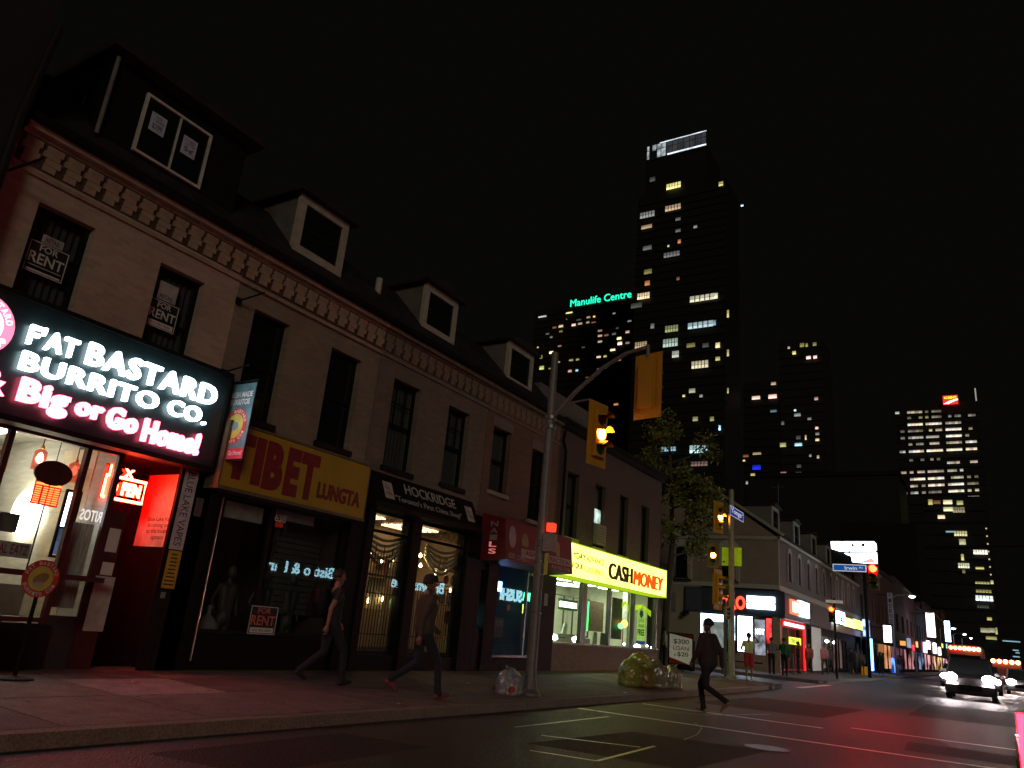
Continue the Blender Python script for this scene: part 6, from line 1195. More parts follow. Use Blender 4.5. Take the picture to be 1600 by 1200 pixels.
t4 = thing('signal_pole', 'thin dark signal post with red light in front of the gabled building', 'pole', (fx, 47, .15)); b = BM(); tube(b, [(fx + .1, 47.1, .15), (fx + .1, 47.1, fz + .6)], .07, 8); obj('shaft', b, BLACK, t4)
signal('traffic_signal', 'smaller red signal under the pale plate on the thin dark post', (fx, 46.9, fz - .27), R_(-92), 0, .9, False, glow('signal_red2', (1, .004, .0006), 260), BLACK)
x0, z1 = on_y(1290, 937, 46.8); x1, z0 = on_y(1317, 943, 46.8)
t = thing('pale_street_plate', 'pale plate above the smaller red signal', 'street sign', (x0, 46.8, z0)); b = BM(); box(b, x0, x1, 46.8, 46.83, z0, z1); obj('plate', b, mat('cream_plate', (.55, .48, .40), .6, emit=(.5, .42, .35), es=.35), t)  # lit look of the plate comes from a glow in its material
text('letters', 'Irwin Ave', 'Y-', 46.8, x0 + .15, x1 - .15, z0 + .05, z1 - .05, BLACKP, t, .003)

# ------------------------------------------------------------------ street furniture and rubbish
sb = thing('sandwich_board', 'red and white sandwich board reading $300 loan $20 at the shop corner', 'sandwich board', (-11.7, 33.0, .16))
SX0, SX1, SZ0, SZ1, SY = -12.05, -11.05, .42, 1.62, 32.9
b = BM(); box(b, SX0, SX1, SY, SY + .04, SZ0, SZ1); obj('panel', b, mat('board_white', (.62, .60, .48), .6, emit=(.7, .68, .5), es=.16), sb)  # board face carries a weak glow in place of lamplight
b = BM(); frame(b, 'Y-', SY - .02, .07, SX0 - .05, SX1 + .05, SZ0 - .05, SZ1 + .05, .045); obj('frame', b, BLACK, sb)
b = BM(); box(b, SX0, SX0 + .06, SY, SY + .06, .17, SZ0 - .06); box(b, SX1 - .06, SX1, SY, SY + .06, .17, SZ0 - .06); box(b, SX0 + .05, SX1 - .05, SY + .5, SY + .54, .17, 1.4); obj('legs', b, BLACK, sb)
b = BM(); prism(b, [(SX0, SZ1), (SX1, SZ1), (SX1, SZ1 - .16)], 'y', SY - .004, SY - .001); prism(b, [(SX0, SZ0), (SX1 - .1, SZ0), (SX0, SZ0 + .24)], 'y', SY - .004, SY - .001); obj('red_corner', b, REDP, sb)
text('letters', '$300', 'Y-', SY - .002, SX0 + .18, SX1 - .14, 1.20, 1.42, mat('ink_grey', (.05, .05, .05), .6), sb, .004, bold=.01); text('letters', 'LOAN', 'Y-', SY - .002, SX0 + .17, SX1 - .15, .97, 1.13, REDP, sb, .004, bold=.01); text('letters', '$20', 'Y-', SY - .002, SX0 + .36, SX1 - .16, .70, .90, MATS['ink_grey'], sb, .004, bold=.01)
b = BM(); prism(b, [(SX0 + .2, .8), (SX0 + .3, .8), (SX0 + .25, .68)], 'y', SY - .004, SY - .001); obj('arrow', b, mat('arrow_olive', (.3, .35, .05), .6), sb)
def bag(c, r, h, m_, lab, seed, sx=1., sy=1., neck=True, inside=None):
    t = thing('rubbish_bag', lab, 'rubbish bag', c, group='rubbish bags by the kerb'); rb = random.Random(seed)
    b = BM(); bmesh.ops.create_icosphere(b, subdivisions=5, radius=1)
    ph = [(Vector((rb.gauss(0, 1), rb.gauss(0, 1), rb.gauss(0, 1))) * rb.choice((2.2, 5, 9, 16)), rb.uniform(0, 6), rb.uniform(.4, 1)) for _ in range(16)]
    for v in b.verts:
        n_ = v.co.normalized(); d = 0
        for k_, p_, a_ in ph: d += a_ * abs(math.sin(k_.dot(n_) + p_)) / k_.length ** .8
        rr_ = .80 + .20 * d + sum(.05 * (1 - abs(math.sin(k2_.dot(n_) * 1.7 + p_))) ** 3 for k2_, p_, a_ in ph[:7])
        if n_.z > .55: rr_ *= 1 - .25 * (n_.z - .55)
        z = n_.z * rr_; z = max(z, -.78); s_ = 1 + (.12 if z < -.5 else 0)
        v.co = Vector((n_.x * rr_ * r * sx * s_, n_.y * rr_ * r * sy * s_, (z + .78) / 1.75 * h))
    obj('sack', b, m_, t, local=True, smooth=True)
    if neck:
        b = BM(); nn = 9; tp = h * .97; tube(b, [(0, 0, tp * .92), (.02, 0, tp + .02)], .05, nn); A = []
        for k in range(nn): a = 2 * math.pi * k / nn; poly(b, [(.02, 0, tp), (.02 + .1 * math.cos(a), .1 * math.sin(a), tp + .1 + rb.uniform(-.03, .05)), (.02 + .1 * math.cos(a + .6), .1 * math.sin(a + .6), tp + .09)])
        obj('knot', b, m_, t, local=True)
    return t
def plastic(name, c, rough=.18, tr=.35):
    if name in MATS: return MATS[name]
    m_ = mat(name, c, rough, var=.35, scale=7, bump=.6, spec=.8); p = m_.node_tree.nodes['Principled BSDF']; p.inputs['Subsurface Weight'].default_value = 0; p.inputs['Coat Weight'].default_value = .5; p.inputs['Coat Roughness'].default_value = .1
    for l in [l for l in m_.node_tree.links if l.to_socket == p.inputs['Roughness']]: m_.node_tree.links.remove(l)
    return m_
YG = plastic('yellow_green_bag', (.36, .38, .08)); OB = plastic('brown_yellow_bag', (.30, .20, .05)); CB_ = plastic('clear_bag', (.22, .20, .12), .12); BW = plastic('blue_white_bag', (.26, .29, .34), .2)
bag((-7.95, 18.95, .15), .27, .60, YG, 'yellow green bag leaning at the left of the rubbish pile', 1, .9)
bag((-7.72, 19.2, .14), .29, .50, OB, 'brown yellow bag in the middle of the rubbish pile', 2, 1.0)
bag((-7.92, 19.45, .14), .33, .74, YG, 'tall rear bag of the rubbish pile', 3)
bag((-7.55, 19.65, .14), .26, .60, CB_, 'translucent bag at the right of the rubbish pile', 4)
bag((-7.32, 20.25, .14), .20, .50, CB_, 'separate clear shiny bag right of the rubbish pile', 5)
bag((-7.66, 12.6, .14), .17, .36, BW, 'blue white shopping bag heap against the near signal pole', 6)
bag((-7.52, 12.5, .14), .12, .26, plastic('grey_bag', (.3, .3, .3)), 'small grey bag beside the blue white heap', 7)
b = BM(); lathe(b, (-7.42, 12.34, .2), [(.001, .0), (.05, .0), (.05, .08), (.001, .1)], 10); one('red_can', b, REDP, 'crushed red can against the bag heap by the pole', 'can')
b = BM(); box(b, -9.0, -8.4, 66, 66.5, .15, .75); bmesh.ops.bevel(b, geom=list(b.edges), offset=.08, segments=2); one('yellow_bin', b, mat('amber_bin', (.5, .22, .02), .5, emit=(.6, .25, .01), es=.25), 'amber coloured low bin far along the kerb beside the walking man', 'bin')  # weak amber glow put into the bin's material
b = BM(); tube(b, [(-9.35, 44.4, .15), (-9.35, 44.4, 1.25)], .03, 6); tube(b, [(-10.6, 44.4, 1.2), (-9.35, 44.4, 1.2)], .025, 6); tube(b, [(-10.6, 44.4, .15), (-10.6, 44.4, 1.25)], .03, 6); one('railing', b, STEEL, 'short metal railing in front of the corner shop', 'railing')

# ------------------------------------------------------------------ people
def capsule(bm, p0, p1, r0, r1, seg=10):
    p0, p1 = Vector(p0), Vector(p1); d = p1 - p0; L = d.length
    ax_ = d.normalized() if L > 1e-6 else Vector((0, 0, 1)); a = ax_.cross(Vector((0, 1, 0)) if abs(ax_.y) < .9 else Vector((1, 0, 0))).normalized(); c_ = ax_.cross(a); rings = []
    for t in (-90, -60, -30, 0): rings.append((p0 + ax_ * r0 * math.sin(R_(t)), max(r0 * math.cos(R_(t)), 1e-4)))
    for t in (0, 30, 60, 90): rings.append((p1 + ax_ * r1 * math.sin(R_(t)), max(r1 * math.cos(R_(t)), 1e-4)))
    V = [[bm.verts.new(c + a * math.cos(2 * math.pi * k / seg) * r + c_ * math.sin(2 * math.pi * k / seg) * r) for k in range(seg)] for c, r in rings]
    for A, B in zip(V, V[1:]):
        for k in range(seg): bm.faces.new((A[k], A[(k + 1) % seg], B[(k + 1) % seg], B[k]))
    bm.faces.new(V[0][::-1]); bm.faces.new(V[-1])
def person(label, x, y, z, az, pose, mats_, h=1.76, vox=.016, hair=(.015, .012, .01), hair_long=False, cap=None, girth=1.0, coat=0., shorts=False, bare_arms=False, group=None):
    """faces local +Y; pose gives knee/ankle/elbow/wrist positions for a figure 1.75 m tall"""
    k_ = h / 1.75; t = thing('person', label, 'person', (x, y, z), az, group)
    P = dict(hipL=(-.09, 0, .93), hipR=(.09, 0, .93), kneeL=(-.10, .02, .50), kneeR=(.10, .02, .50), ankL=(-.10, 0, .085), ankR=(.10, 0, .085), toeL=None, toeR=None,
             shL=(-.185, 0, 1.43), shR=(.185, 0, 1.43), elL=(-.23, -.02, 1.13), elR=(.23, -.02, 1.13), wrL=(-.24, .06, .88), wrR=(.24, .06, .88), head=(0, .02, 1.64), lean=0)
    P.update(pose); S = {k: Vector(v) for k, v in P.items() if isinstance(v, (tuple, Vector))}
    cap_ = []; g = girth
    A = lambda a, b_, r0, r1, m_: cap_.append((Vector(a), Vector(b_), r0, r1, m_))
    TR, SH, SK, SO = 1, 0, 2, 3
    for s in 'LR':
        hip, kn, an = S['hip' + s], S['knee' + s], S['ank' + s]
        A(hip, kn, .094 * g, .064, TR)
        if shorts: A(hip, kn + (hip - kn) * .12, .102 * g, .092, TR); A(kn, an, .055, .036, SK); A(kn + (an - kn) * .3 + Vector((0, -.012, 0)), kn + (an - kn) * .35, .054, .05, SK)
        else: A(kn, an, .062, .052, TR); A(an + (kn - an) * .12, an, .055, .058, TR)
        toe = S.get('toe' + s); fd = (Vector(toe) - an) if toe else Vector((0, .17, -.045)); A(an + Vector((0, -.035, -.035)), an + fd, .040, .030, SO); A(an, an + fd * .5, .045, .04, SO)
        sh, el, wr = S['sh' + s], S['el' + s], S['wr' + s]
        A(sh, el, .052 + coat * .5, .040 + coat * .4, SK if bare_arms else SH)
        if bare_arms: A(sh, sh + (el - sh) * .45, .060, .056, SH)
        A(el, wr, .038 + (0 if bare_arms else coat * .4), .026 if bare_arms else .034 + coat * .3, SK if bare_arms else SH)
        hd = (wr - el).normalized(); sd = 1 if s == 'R' else -1; A(wr, wr + hd * .07, .026, .030, SK)
        side = hd.cross(Vector((sd, 0, 0))); side = side.normalized() if side.length > .01 else Vector((0, 1, 0))
        for q in range(4): A(wr + hd * .08 + side * (.03 - .02 * q), wr + hd * (.155 - .012 * abs(q - 1.3)) + side * (.03 - .02 * q) * 1.05 + Vector((-sd * .02, 0, 0)), .0105, .009, SK)
        A(wr + hd * .03 + side * .03, wr + hd * .09 + side * .055, .012, .010, SK)
    pel = Vector((0, 0, .98)); ch = (S['shL'] + S['shR']) / 2 - Vector((0, 0, .10))
    for sx in (-.055, .055): A(pel + Vector((sx, -.01, -.03)), pel + Vector((sx, 0, .03)), .108 * g, .105 * g, TR)
    c2 = coat + .0
    for sx in (-.06, .06):
        A(pel + Vector((sx, 0, .05 - c2 * 2.2)), pel + Vector((sx, 0, .14)), (.106 + c2) * g, (.098 + c2) * g, SH)
        A(pel + Vector((sx, 0, .12)), ch + Vector((sx * 1.35, 0, 0)), (.098 + c2) * g, (.108 + c2) * g, SH)
    A(S['shL'] + Vector((.02, 0, -.01)), S['shR'] + Vector((-.02, 0, -.01)), .062 + coat * .4, .062 + coat * .4, SH)
    hd_ = S['head']; A(ch + Vector((0, -.01, .1)), hd_ - Vector((0, .01, .08)), .060, .052, SK if coat < .01 else SH); A(ch + Vector((0, -.01, .17)), hd_ - Vector((0, 0, .06)), .052, .05, SK)
    A(hd_ + Vector((0, -.015, .03)), hd_ + Vector((0, .01, .02)), .092, .085, SK); A(hd_ + Vector((0, .015, -.045)), hd_ + Vector((0, .035, -.075)), .062, .045, SK)
    A(hd_ + Vector((0, .085, .0)), hd_ + Vector((0, .108, -.018)), .012, .014, SK)
    for sx in (-.088, .088): A(hd_ + Vector((sx, 0, .01)), hd_ + Vector((sx, -.005, -.025)), .018, .014, SK)
    bm_ = BM()
    for a, b_, r0, r1, _ in cap_: capsule(bm_, a, b_, r0, r1)
    me_ = bpy.data.meshes.new('body'); bm_.to_mesh(me_); bm_.free(); o = bpy.data.objects.new('tmp', me_); C.objects.link(o)
    mod = o.modifiers.new('r', 'REMESH'); mod.mode = 'VOXEL'; mod.voxel_size = vox; m2 = o.modifiers.new('s', 'SMOOTH'); m2.iterations = 2; m2.factor = .5
    dg = bpy.context.evaluated_depsgraph_get(); dg.update(); me2 = bpy.data.meshes.new_from_object(o.evaluated_get(dg)); bpy.data.objects.remove(o)
    n = len(me2.vertices); co = np.empty(n * 3); me2.vertices.foreach_get('co', co); co = co.reshape(-1, 3); nf = len(me2.polygons); ce = np.empty(nf * 3); me2.polygons.foreach_get('center', ce); ce = ce.reshape(-1, 3)
    best = np.full(nf, 9.); mi = np.zeros(nf, int)
    for a, b_, r0, r1, m_ in cap_:
        a_, d_ = np.array(a), np.array(b_ - a); L2 = max(d_ @ d_, 1e-9); tt = np.clip(((ce - a_) @ d_) / L2, 0, 1); ds = np.linalg.norm(ce - a_ - tt[:, None] * d_, axis=1) - (r0 + (r1 - r0) * tt)
        s_ = ds < best; best[s_] = ds[s_]; mi[s_] = m_
    me2.materials.clear(); [me2.materials.append(mats_[q]) for q in (0, 1, 2, 3)]
    me2.polygons.foreach_set('material_index', mi.astype('i4')); me2.polygons.foreach_set('use_smooth', [True] * nf)
    nz = np.sin(co[:, 2] * 38 + co[:, 0] * 21) * np.sin(co[:, 0] * 33 + co[:, 2] * 17) * .0035; co[:, 1] += nz * (co[:, 2] < 1.45); me2.vertices.foreach_set('co', (co * k_).ravel())
    obj('body', me2, [], t, local=True)
    # hair or cap, eyes
    hm = mat('hair_%d_%d' % (int(hair[0] * 100), int(hair[1] * 100)), hair, .7); b = BM(); bmesh.ops.create_icosphere(b, subdivisions=3, radius=1)
    for v in list(b.verts):
        if v.co.y > .25 and v.co.z < .35: v.co *= .80
        if not hair_long and v.co.z < -.35: v.co *= .7
    for v in b.verts: v.co = Vector((v.co.x * .103, v.co.y * .112 - .022, v.co.z * .112 + .035)) + hd_; v.co *= k_
    obj('hair', b, hm, t, local=True, smooth=True)
    for sx in (-.032, .032): b = BM(); sphere(b, (hd_ + Vector((sx, .083, .015))) * k_, .011); obj('eye', b, mat('eye_dark', (.02, .02, .02), .2), t, local=True)
    b = BM(); box(b, -.025, .025, .088, .095, -.055, -.048)
    for v in b.verts: v.co = (v.co + hd_) * k_
    obj('mouth', b, mat('lip', (.12, .04, .03), .5), t, local=True)
    if cap:
        b = BM(); lathe(b, (0, 0, 0), [(.118, .0), (.116, .05), (.085, .10), (.001, .122)], 16); prism(b, [(-.08, .08), (.08, .08), (.06, .2), (-.06, .2)], 'z', .0, .012)
        for v in b.verts: v.co = (v.co + hd_ + Vector((0, -.01, .045))) * k_
        obj('cap', b, cap, t, local=True)
    return t
SKIN = mat('skin', (.22, .11, .07), .5, var=.08); SKD = mat('skin_dark', (.10, .055, .035), .5)
MT_ = lambda n_, c_: mat('cloth_' + n_, c_, .85, var=.25, scale=9, bump=.3)
SHOE = mat('shoe_dark', (.02, .02, .02), .5); DEN = MT_('denim', (.016, .022, .04))
def walkpose(f=.34, b_=.30, arm=.25, lift=.16):
    return dict(kneeR=(.09, .24, .52), ankR=(.09, f, .085), toeR=(.09, f + .16, .07), kneeL=(-.09, -.02, .50), ankL=(-.09, -b_ - .08, .085 + lift), toeL=(-.09, -b_ + .04, .04 + lift * .35),
                elR=(.23, -.14, 1.15), wrR=(.24, -.16, .90), elL=(-.23, .08, 1.14), wrL=(-.22, arm, .95))
# walker in cap, heading right along the pavement
person('person in dark cap, olive jacket and jeans striding past the china shop in red shoes', -7.6, 9.85, zs(-7.6) + .0, R_(-28), walkpose(.30, .34, .34), (MT_('olive_jacket', (.05, .043, .030)), MT_('dark_denim', (.012, .016, .03)), SKIN, mat('shoe_red', (.20, .05, .05), .6)), 1.80, .014, cap=MT_('cap_dark', (.02, .015, .02)), coat=.025, girth=1.05)
# dark walker with backpack
w1 = person('person in black top walking with a black backpack past the Tibet shop window', -9.1, 9.35, zs(-9.1), R_(-24), walkpose(.26, .30, .20, .12), (MT_('black_tee', (.012, .012, .012)), MT_('dark_jeans', (.010, .012, .022)), SKIN, SHOE), 1.76, .016, bare_arms=True, girth=1.1)
bp = thing('backpack', 'black backpack on the person passing the Tibet shop window', 'backpack', (-9.1, 9.35, zs(-9.1)), R_(-24))
b = BM(); box(b, -.17, .17, -.36, -.145, 1.0, 1.46); bmesh.ops.bevel(b, geom=list(b.edges), offset=.07, segments=3); obj('sack', b, BLACK, bp, local=True, smooth=True)
b = BM(); box(b, -.12, .12, -.42, -.365, 1.02, 1.24); bmesh.ops.bevel(b, geom=list(b.edges), offset=.025, segments=2); obj('pocket', b, BLACK, bp, local=True)
# pedestrian crossing
person('person in dark coat and trousers crossing the road beyond the near signal pole', -5.02, 15.95, 0, R_(72), walkpose(.16, .40, .20, .20), (MT_('maroon_coat', (.035, .022, .024)), MT_('black_trousers', (.012, .011, .012)), SKIN, mat('shoe_tan', (.26, .19, .12), .5)), 1.80, .014, coat=.035, girth=1.12)
person('person in pale jacket standing on the side street beside the sandwich board', -13.4, 35.9, .16, R_(-60), {}, (MT_('pale_jacket', (.40, .40, .30)), DEN, SKD, SHOE), 1.74, .02, coat=.02)
person('person in yellow white shirt and red shorts seen from behind raising one arm', -8.30, 31.5, .14, R_(4), dict(elR=(.36, .10, 1.45), wrR=(.18, .20, 1.66), elL=(-.30, .0, 1.16), wrL=(-.16, .16, 1.05)), (mat('cloth_yellow_white', (.62, .60, .30), .8, var=.2, scale=4), MT_('red_shorts', (.40, .02, .03)), SKIN, mat('shoe_white', (.5, .5, .48), .5)), 1.72, .018, shorts=True, bare_arms=True, girth=1.1)
person('person in grey striped shirt standing left of the one in green', -9.75, 41.3, .15, R_(20), dict(elR=(.30, .12, 1.2), wrR=(.12, .24, 1.18)), (mat('cloth_striped', (.16, .15, .15), .8, var=.9, scale=3, stretch=(.2, .2, 5)), MT_('black_trousers', (.012, .011, .012)), SKIN, SHOE), 1.76, .02, girth=1.05)
person('person in green shirt and dark trousers standing outside the red takeaway', -9.15, 41.4, .15, R_(-12), dict(elL=(-.32, .1, 1.2), wrL=(-.2, .25, 1.3)), (MT_('green_shirt', (.02, .14, .05)), MT_('black_trousers', (.012, .011, .012)), SKIN, SHOE), 1.78, .02, girth=1.1)
person('person in dark top half hidden behind the corner signal pole', -11.8, 41.5, .15, R_(30), {}, (MT_('black_tee', (.012, .012, .012)), DEN, SKIN, SHOE), 1.76, .022)
person('person in red lit coat walking past the grey lit panel', -9.85, 51.2, .15, R_(180), walkpose(.2, .2, .15, .08), (MT_('rust_coat', (.22, .06, .05)), SHOE, SKIN, SHOE), 1.72, .022, hair_long=True, coat=.03)
person('person in pink grey top walking nearer the kerb beyond the red takeaway', -9.2, 52.5, .15, R_(175), walkpose(.2, .2, .15, .08), (MT_('pink_grey_top', (.32, .17, .17)), SHOE, SKIN, SHOE), 1.80, .022, coat=.02)
person('person in black standing beside the blue neon column', -9.1, 62, .15, R_(170), {}, (MT_('black_tee', (.012, .012, .012)), SHOE, SKD, SHOE), 1.76, .024, coat=.02)
person('person in black walking towards us beyond the blue neon column', -8.3, 72, .15, R_(180), walkpose(.18, .2, .1, .06), (MT_('black_tee', (.012, .012, .012)), SHOE, SKD, SHOE), 1.80, .024, coat=.02)
person('person in lilac trousers farthest along the pavement', -8.1, 84, .15, R_(180), walkpose(.18, .2, .1, .06), (MT_('dark_red_top', (.06, .02, .025)), MT_('lilac', (.25, .2, .3)), SKD, SHOE), 1.76, .026, coat=.02)
person('person in dark jacket among the far shop lights', -8.6, 92, .15, R_(180), {}, (MT_('dark_red_top', (.06, .02, .025)), SHOE, SKD, SHOE), 1.76, .026, coat=.02)
person('person in brown top under the lit script sign', -8.9, 66, .15, R_(10), {}, (MT_('brown_top', (.08, .05, .04)), SHOE, SKIN, SHOE), 1.74, .026, coat=.02)
person('person in grey hood close to the dark shop doorway', -9.7, 57.5, .15, R_(170), walkpose(.18, .2, .1, .06), (MT_('grey_hood', (.10, .09, .09)), SHOE, SKIN, SHOE), 1.72, .026, coat=.02)
person('person in dark parka among the glaring far signs, nearest the road', -7.9, 100, .15, R_(180), {}, (MT_('black_tee', (.012, .012, .012)), SHOE, SKD, SHOE), 1.78, .03, coat=.03)
person('person in blue grey top beside the amber bin', -9.5, 67.5, .15, R_(90), {}, (MT_('blue_grey_top', (.05, .06, .08)), SHOE, SKD, SHOE), 1.70, .028, coat=.02)
person('person with dark bag by the red framed shop door', -9.9, 48.3, .15, R_(-80), {}, (MT_('black_tee', (.012, .012, .012)), DEN, SKIN, SHOE), 1.74, .024, coat=.02)
# mannequins and bust in the Tibet window
def mannequin(x, y, lab, arms):
    t = thing('mannequin', lab, 'mannequin', (x, y, .45), R_(-90), 'mannequins in the Tibet window'); b = BM()
    for a, c_, r0, r1 in (((0, 0, .55), (0, 0, .75), .13, .10), ((-.04, 0, .7), (-.08, 0, 1.05), .10, .10), ((.04, 0, .7), (.08, 0, 1.05), .10, .10), ((0, 0, 1.1), (0, 0, 1.25), .05, .045), ((0, .02, 1.32), (0, .02, 1.38), .085, .08), ((-.17, 0, 1.10), (-.26, -.04, .85), .04, .035), ((-.26, -.04, .85), arms[0], .034, .025), ((.17, 0, 1.10), (.27, -.04, .85), .04, .035), ((.27, -.04, .85), arms[1], .034, .025), ((-.17, 0, 1.10), (.17, 0, 1.10), .055, .055), ((-.07, 0, .55), (-.08, 0, .1), .08, .06), ((.07, 0, .55), (.08, 0, .1), .08, .06)): capsule(b, a, c_, r0, r1)
    me_ = bpy.data.meshes.new('m'); b.to_mesh(me_); b.free(); o = bpy.data.objects.new('tmp', me_); C.objects.link(o); mod = o.modifiers.new('r', 'REMESH'); mod.mode = 'VOXEL'; mod.voxel_size = .02; dg = bpy.context.evaluated_depsgraph_get(); dg.update(); m3 = bpy.data.meshes.new_from_object(o.evaluated_get(dg)); bpy.data.objects.remove(o); m3.materials.clear(); obj('figure', m3, SKT, t, local=True, smooth=True)
    b = BM(); lathe(b, (0, 0, 0), [(.2, 0), (.2, .03), (.02, .04), (.02, .2)], 14); obj('stand', b, BLACK, t, local=True)
mannequin(FX - .62, 9.15, 'left mannequin with arms hanging in the Tibet window', ((-.22, .06, .62), (.24, .06, .62)))
mannequin(FX - .62, 9.95, 'second mannequin with hand on hip in the Tibet window', ((-.12, .08, .72), (.14, .06, .72)))
mannequin(FX - .62, 10.6, 'third mannequin nearest the right post in the Tibet window', ((-.22, .06, .60), (.12, .08, .72)))
b = BM(); lathe(b, (FX - .45, 8.72, .78), [(.2, 0), (.19, .12), (.10, .22), (.035, .28), (.04, .36), (.05, .4), (.001, .44)], 14); one('white_bust', b, mat('bust_white', (.20, .18, .17), .6), 'pale display bust low in the left of the Tibet window', 'bust', smooth=True)

# ------------------------------------------------------------------ vehicles
def wheel(parent, x, y, r=.33):
    b = BM(); lathe(b, (x, y, r), [(r * .62, -.11), (r * .95, -.11), (r, -.07), (r, .07), (r * .95, .11), (r * .62, .11)], 22, axis='x'); wv = obj('wheel', b, mat('tyre', (.015, .015, .015), .8), parent, local=True)
    b = BM(); lathe(b, (x, y, r), [(.03, .09), (r * .3, .08), (r * .6, .1), (r * .62, -.1)], 14, axis='x'); obj('rim', b, mat('rim_grey', (.3, .3, .3), .3, .8), wv, local=True)
def car(label, x, y, facing, m_, h=1.5, L=4.5, W=1.82, head=None, tail=None, suv=False, hz=.70, hsep=None, cat='car', mirrors=True, tz=None):
    """local +Y is the front"""
    t = thing('parked_car' if cat == 'x' else 'car', label, cat, (x, y, 0), 0 if facing > 0 else math.pi); hw = W / 2; bz = .22; belt = .92 if not suv else 1.08
    side = [(-L / 2, .42), (-L / 2 + .06, belt - .05), (-L / 2 + .5, belt), (L / 2 - 1.1, belt - .02), (L / 2 - .25, belt - .18), (L / 2, .62), (L / 2 - .02, .34), (L / 2 - .12, bz), (-L / 2 + .12, bz)]
    b = BM(); rings = []
    for fx_, ins in ((-1, .10), (-.93, .02), (0, 0), (.93, .02), (1, .10)):
        cy0, cz0 = 0, .6; rings.append([b.verts.new((fx_ * hw, p[0] * (1 - ins * .35), cz0 + (p[1] - cz0) * (1 - ins * 1.3))) for p in side])
    for A_, B_ in zip(rings, rings[1:]):
        for k in range(len(side)): b.faces.new((A_[k], A_[(k + 1) % len(side)], B_[(k + 1) % len(side)], B_[k]))
    b.faces.new(rings[0]); b.faces.new(rings[-1][::-1]); bmesh.ops.recalc_face_normals(b, faces=b.faces[:]); bmesh.ops.bevel(b, geom=list(b.edges), offset=.03, segments=2); bd = obj('body', b, m_, t, local=True, smooth=False)
    cab = [(-L / 2 + (.15 if suv else .55), belt - .03), (-L / 2 + (.45 if suv else 1.05), h - .04), (-.1 if not suv else .2, h), (L / 2 - (1.55 if not suv else 1.35), belt - .03)]
    b = BM(); A_ = [b.verts.new((-hw * .93, p[0], p[1])) if i in (0, 3) else b.verts.new((-hw * .76, p[0], p[1])) for i, p in enumerate(cab)]; B_ = [b.verts.new((-v.co.x, v.co.y, v.co.z)) for v in A_]
    b.faces.new(A_); b.faces.new(B_[::-1])
    for k in range(4): b.faces.new((A_[k], A_[(k + 1) % 4], B_[(k + 1) % 4], B_[k]))
    bmesh.ops.recalc_face_normals(b, faces=b.faces[:]); obj('cabin_glass', b, DGLASS, t, local=True)
    b = BM(); prism(b, [(cab[1][0] - .05, h - .05), (cab[1][0] + .05, h + .012), (cab[2][0] - .05, h + .03), (cab[2][0] + .05, h - .02)], 'x', -hw * .78, hw * .78)
    for sx in (-1, 1):
        tube(b, [(sx * hw * .93, cab[3][0] + .02, belt), (sx * hw * .775, cab[2][0] + .02, h)], .035, 6); tube(b, [(sx * hw * .93, cab[0][0] - .02, belt), (sx * hw * .775, cab[1][0] - .02, h)], .045, 6); tube(b, [(sx * hw * .94, -.1, belt), (sx * hw * .785, -.1, h)], .03, 6)
    obj('roof', b, m_, t, local=True)
    for sx in (-1, 1):
        for yy in (L / 2 - .85, -L / 2 + .85): wheel(t, sx * (hw - .1), yy, .34 if not suv else .38)
        if mirrors: b = BM(); box(b, sx * (hw - .02), sx * (hw + .16), cab[3][0] - .25, cab[3][0] - .12, belt, belt + .14); bmesh.ops.bevel(b, geom=list(b.edges), offset=.03); obj("mirror", b, m_, t, local=True)
        b = BM(); hx = sx * ((hsep / 2) if hsep else hw - .28); b2 = [(hx + .25 * math.cos(a), hz + .16 * math.sin(a)) for a in [k * math.pi / 8 for k in range(16)]]; prism(b, b2, 'y', L / 2 - .02, L / 2 + .04); obj('headlight', b, head or mat('lamp_glass', (.3, .3, .3), .1), t, local=True)
        b = BM(); z0t, z1t = tz or (.72, .90 if not suv else 1.05); box(b, sx * (hw - .32), sx * (hw + (.01 if tz else -.04)), -L / 2 - .03, -L / 2 + (.3 if tz else .12), z0t, z1t); bmesh.ops.bevel(b, geom=list(b.edges), offset=.02); obj('tail_light', b, tail or mat('tail_plastic', (.2, .01, .01), .3), t, local=True)
    b = BM(); box(b, -.45, .45, L / 2 - .0, L / 2 + .03, .42, .62); obj('grille', b, BLACK, t, local=True)
    b = BM(); box(b, -.26, .26, -L / 2 - .03, -L / 2, .5, .62); obj('number_plate', b, mat('plate_white', (.5, .5, .5), .5), t, local=True)
    return t
HL = glow('headlight', (1, .86, .84), 170); HL2 = glow('headlight_far', (1, .84, .8), 170)
DKC = mat('dark_car_paint', (.02, .018, .02), .25, .3, var=.05, spec=.6); SLC = mat('silver_car_paint', (.18, .18, .19), .3, .6, var=.05)
car('dark sport utility vehicle coming towards us with glaring headlights', -1.16, 40 + 2.3, -1, DKC, 1.75, 4.6, 1.9, head=HL, suv=True, hz=.92, hsep=1.42)
car('dark car following behind the first one with glaring headlights', -.9, 55, -1, DKC, 1.5, 4.5, 1.82, head=HL2, hz=.72)
car('silver car with headlights on at the right edge of the picture', 1.15, 62, -1, SLC, 1.5, 4.5, 1.82, head=HL2, hz=.75)
car('distant car with headlights behind the others', -1.2, 88, -1, SLC, 1.5, 4.5, 1.82, head=HL2, hz=.72)
car('car with headlights on just left of the amber lit van', -2.6, 64, -1, DKC, 1.5, 4.5, 1.82, head=HL2, hz=.72)
car('farthest car with headlights down the street', 1.4, 95, -1, DKC, 1.5, 4.5, 1.82, head=HL2, hz=.72)
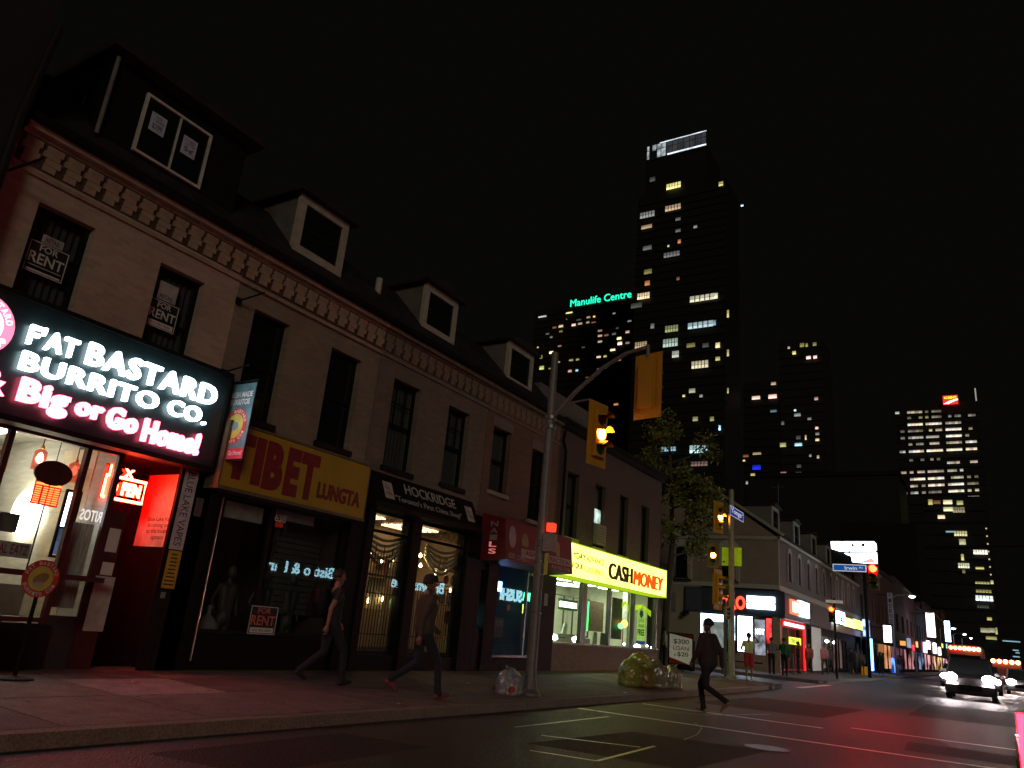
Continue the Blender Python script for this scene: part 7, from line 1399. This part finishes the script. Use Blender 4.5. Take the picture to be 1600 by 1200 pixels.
# bus-like van with marker lamps far down
bu = thing('bus', 'bus far down the street with a row of red and amber roof lamps', 'bus', (-2.3, 76, 0))
b = BM(); box(b, -3.6, -1.1, 76, 87, .35, 3.1); bmesh.ops.bevel(b, geom=list(b.edges), offset=.12, segments=2); obj('body', b, mat('bus_paint', (.12, .04, .04), .4), bu)
b = BM(); box(b, -3.4, -1.3, 75.93, 75.98, 1.2, 2.35); obj('windscreen', b, DGLASS, bu)
for k in range(7):
    b = BM(); sphere(b, (-3.35 + k * .33, 75.9, 2.85), .15); obj('roof_lamp', b, glow('roof_red', (1, .10, .05), 30) if k < 3 else glow('roof_amber', (1, .40, .14), 26), bu)
for sx in (-3.3, -1.4): b = BM(); lathe(b, (sx, 75.9, .8), [(.001, -.03), (.14, 0)], 12, axis='y'); obj('headlight', b, HL2, bu)
for sx in (-3.4, -1.3): wheel_b = BM(); lathe(wheel_b, (sx, 78, .48), [(.2, -.12), (.48, -.1), (.48, .1), (.2, .12)], 16, axis='x'); obj('wheel', wheel_b, MATS['tyre'], bu)
b2_ = thing('amber_lit_van', 'van with glaring amber lamps right of the bus', 'van', (.4, 70, 0)); b = BM(); box(b, -.5, 1.4, 72, 77, .4, 2.2); bmesh.ops.bevel(b, geom=list(b.edges), offset=.1, segments=2); obj('body', b, mat('bus_paint', (.12, .04, .04), .4), b2_)
for k in range(5): b = BM(); sphere(b, (-.4 + k * .4, 71.9, 2.05), .15); obj('roof_lamp', b, glow('roof_amber', (1, .40, .14), 26), b2_)
for sx in (-.3, 1.2): b = BM(); lathe(b, (sx, 71.95, .8), [(.001, -.03), (.14, 0)], 12, axis='y'); obj('headlight', b, HL2, b2_)
# red car close on the right
RC = mat('red_car_paint', (.45, .012, .015), .18, .2, var=.03, spec=.7)
TLm = glow('tail_light_glow', (1, .004, .009), 55)
rc = car('red car close on the right edge with its glowing tail light', .955, 6.5, 1, RC, 1.46, 4.5, 1.80, tail=TLm, hz=.7, mirrors=False, tz=(.78, 1.14))
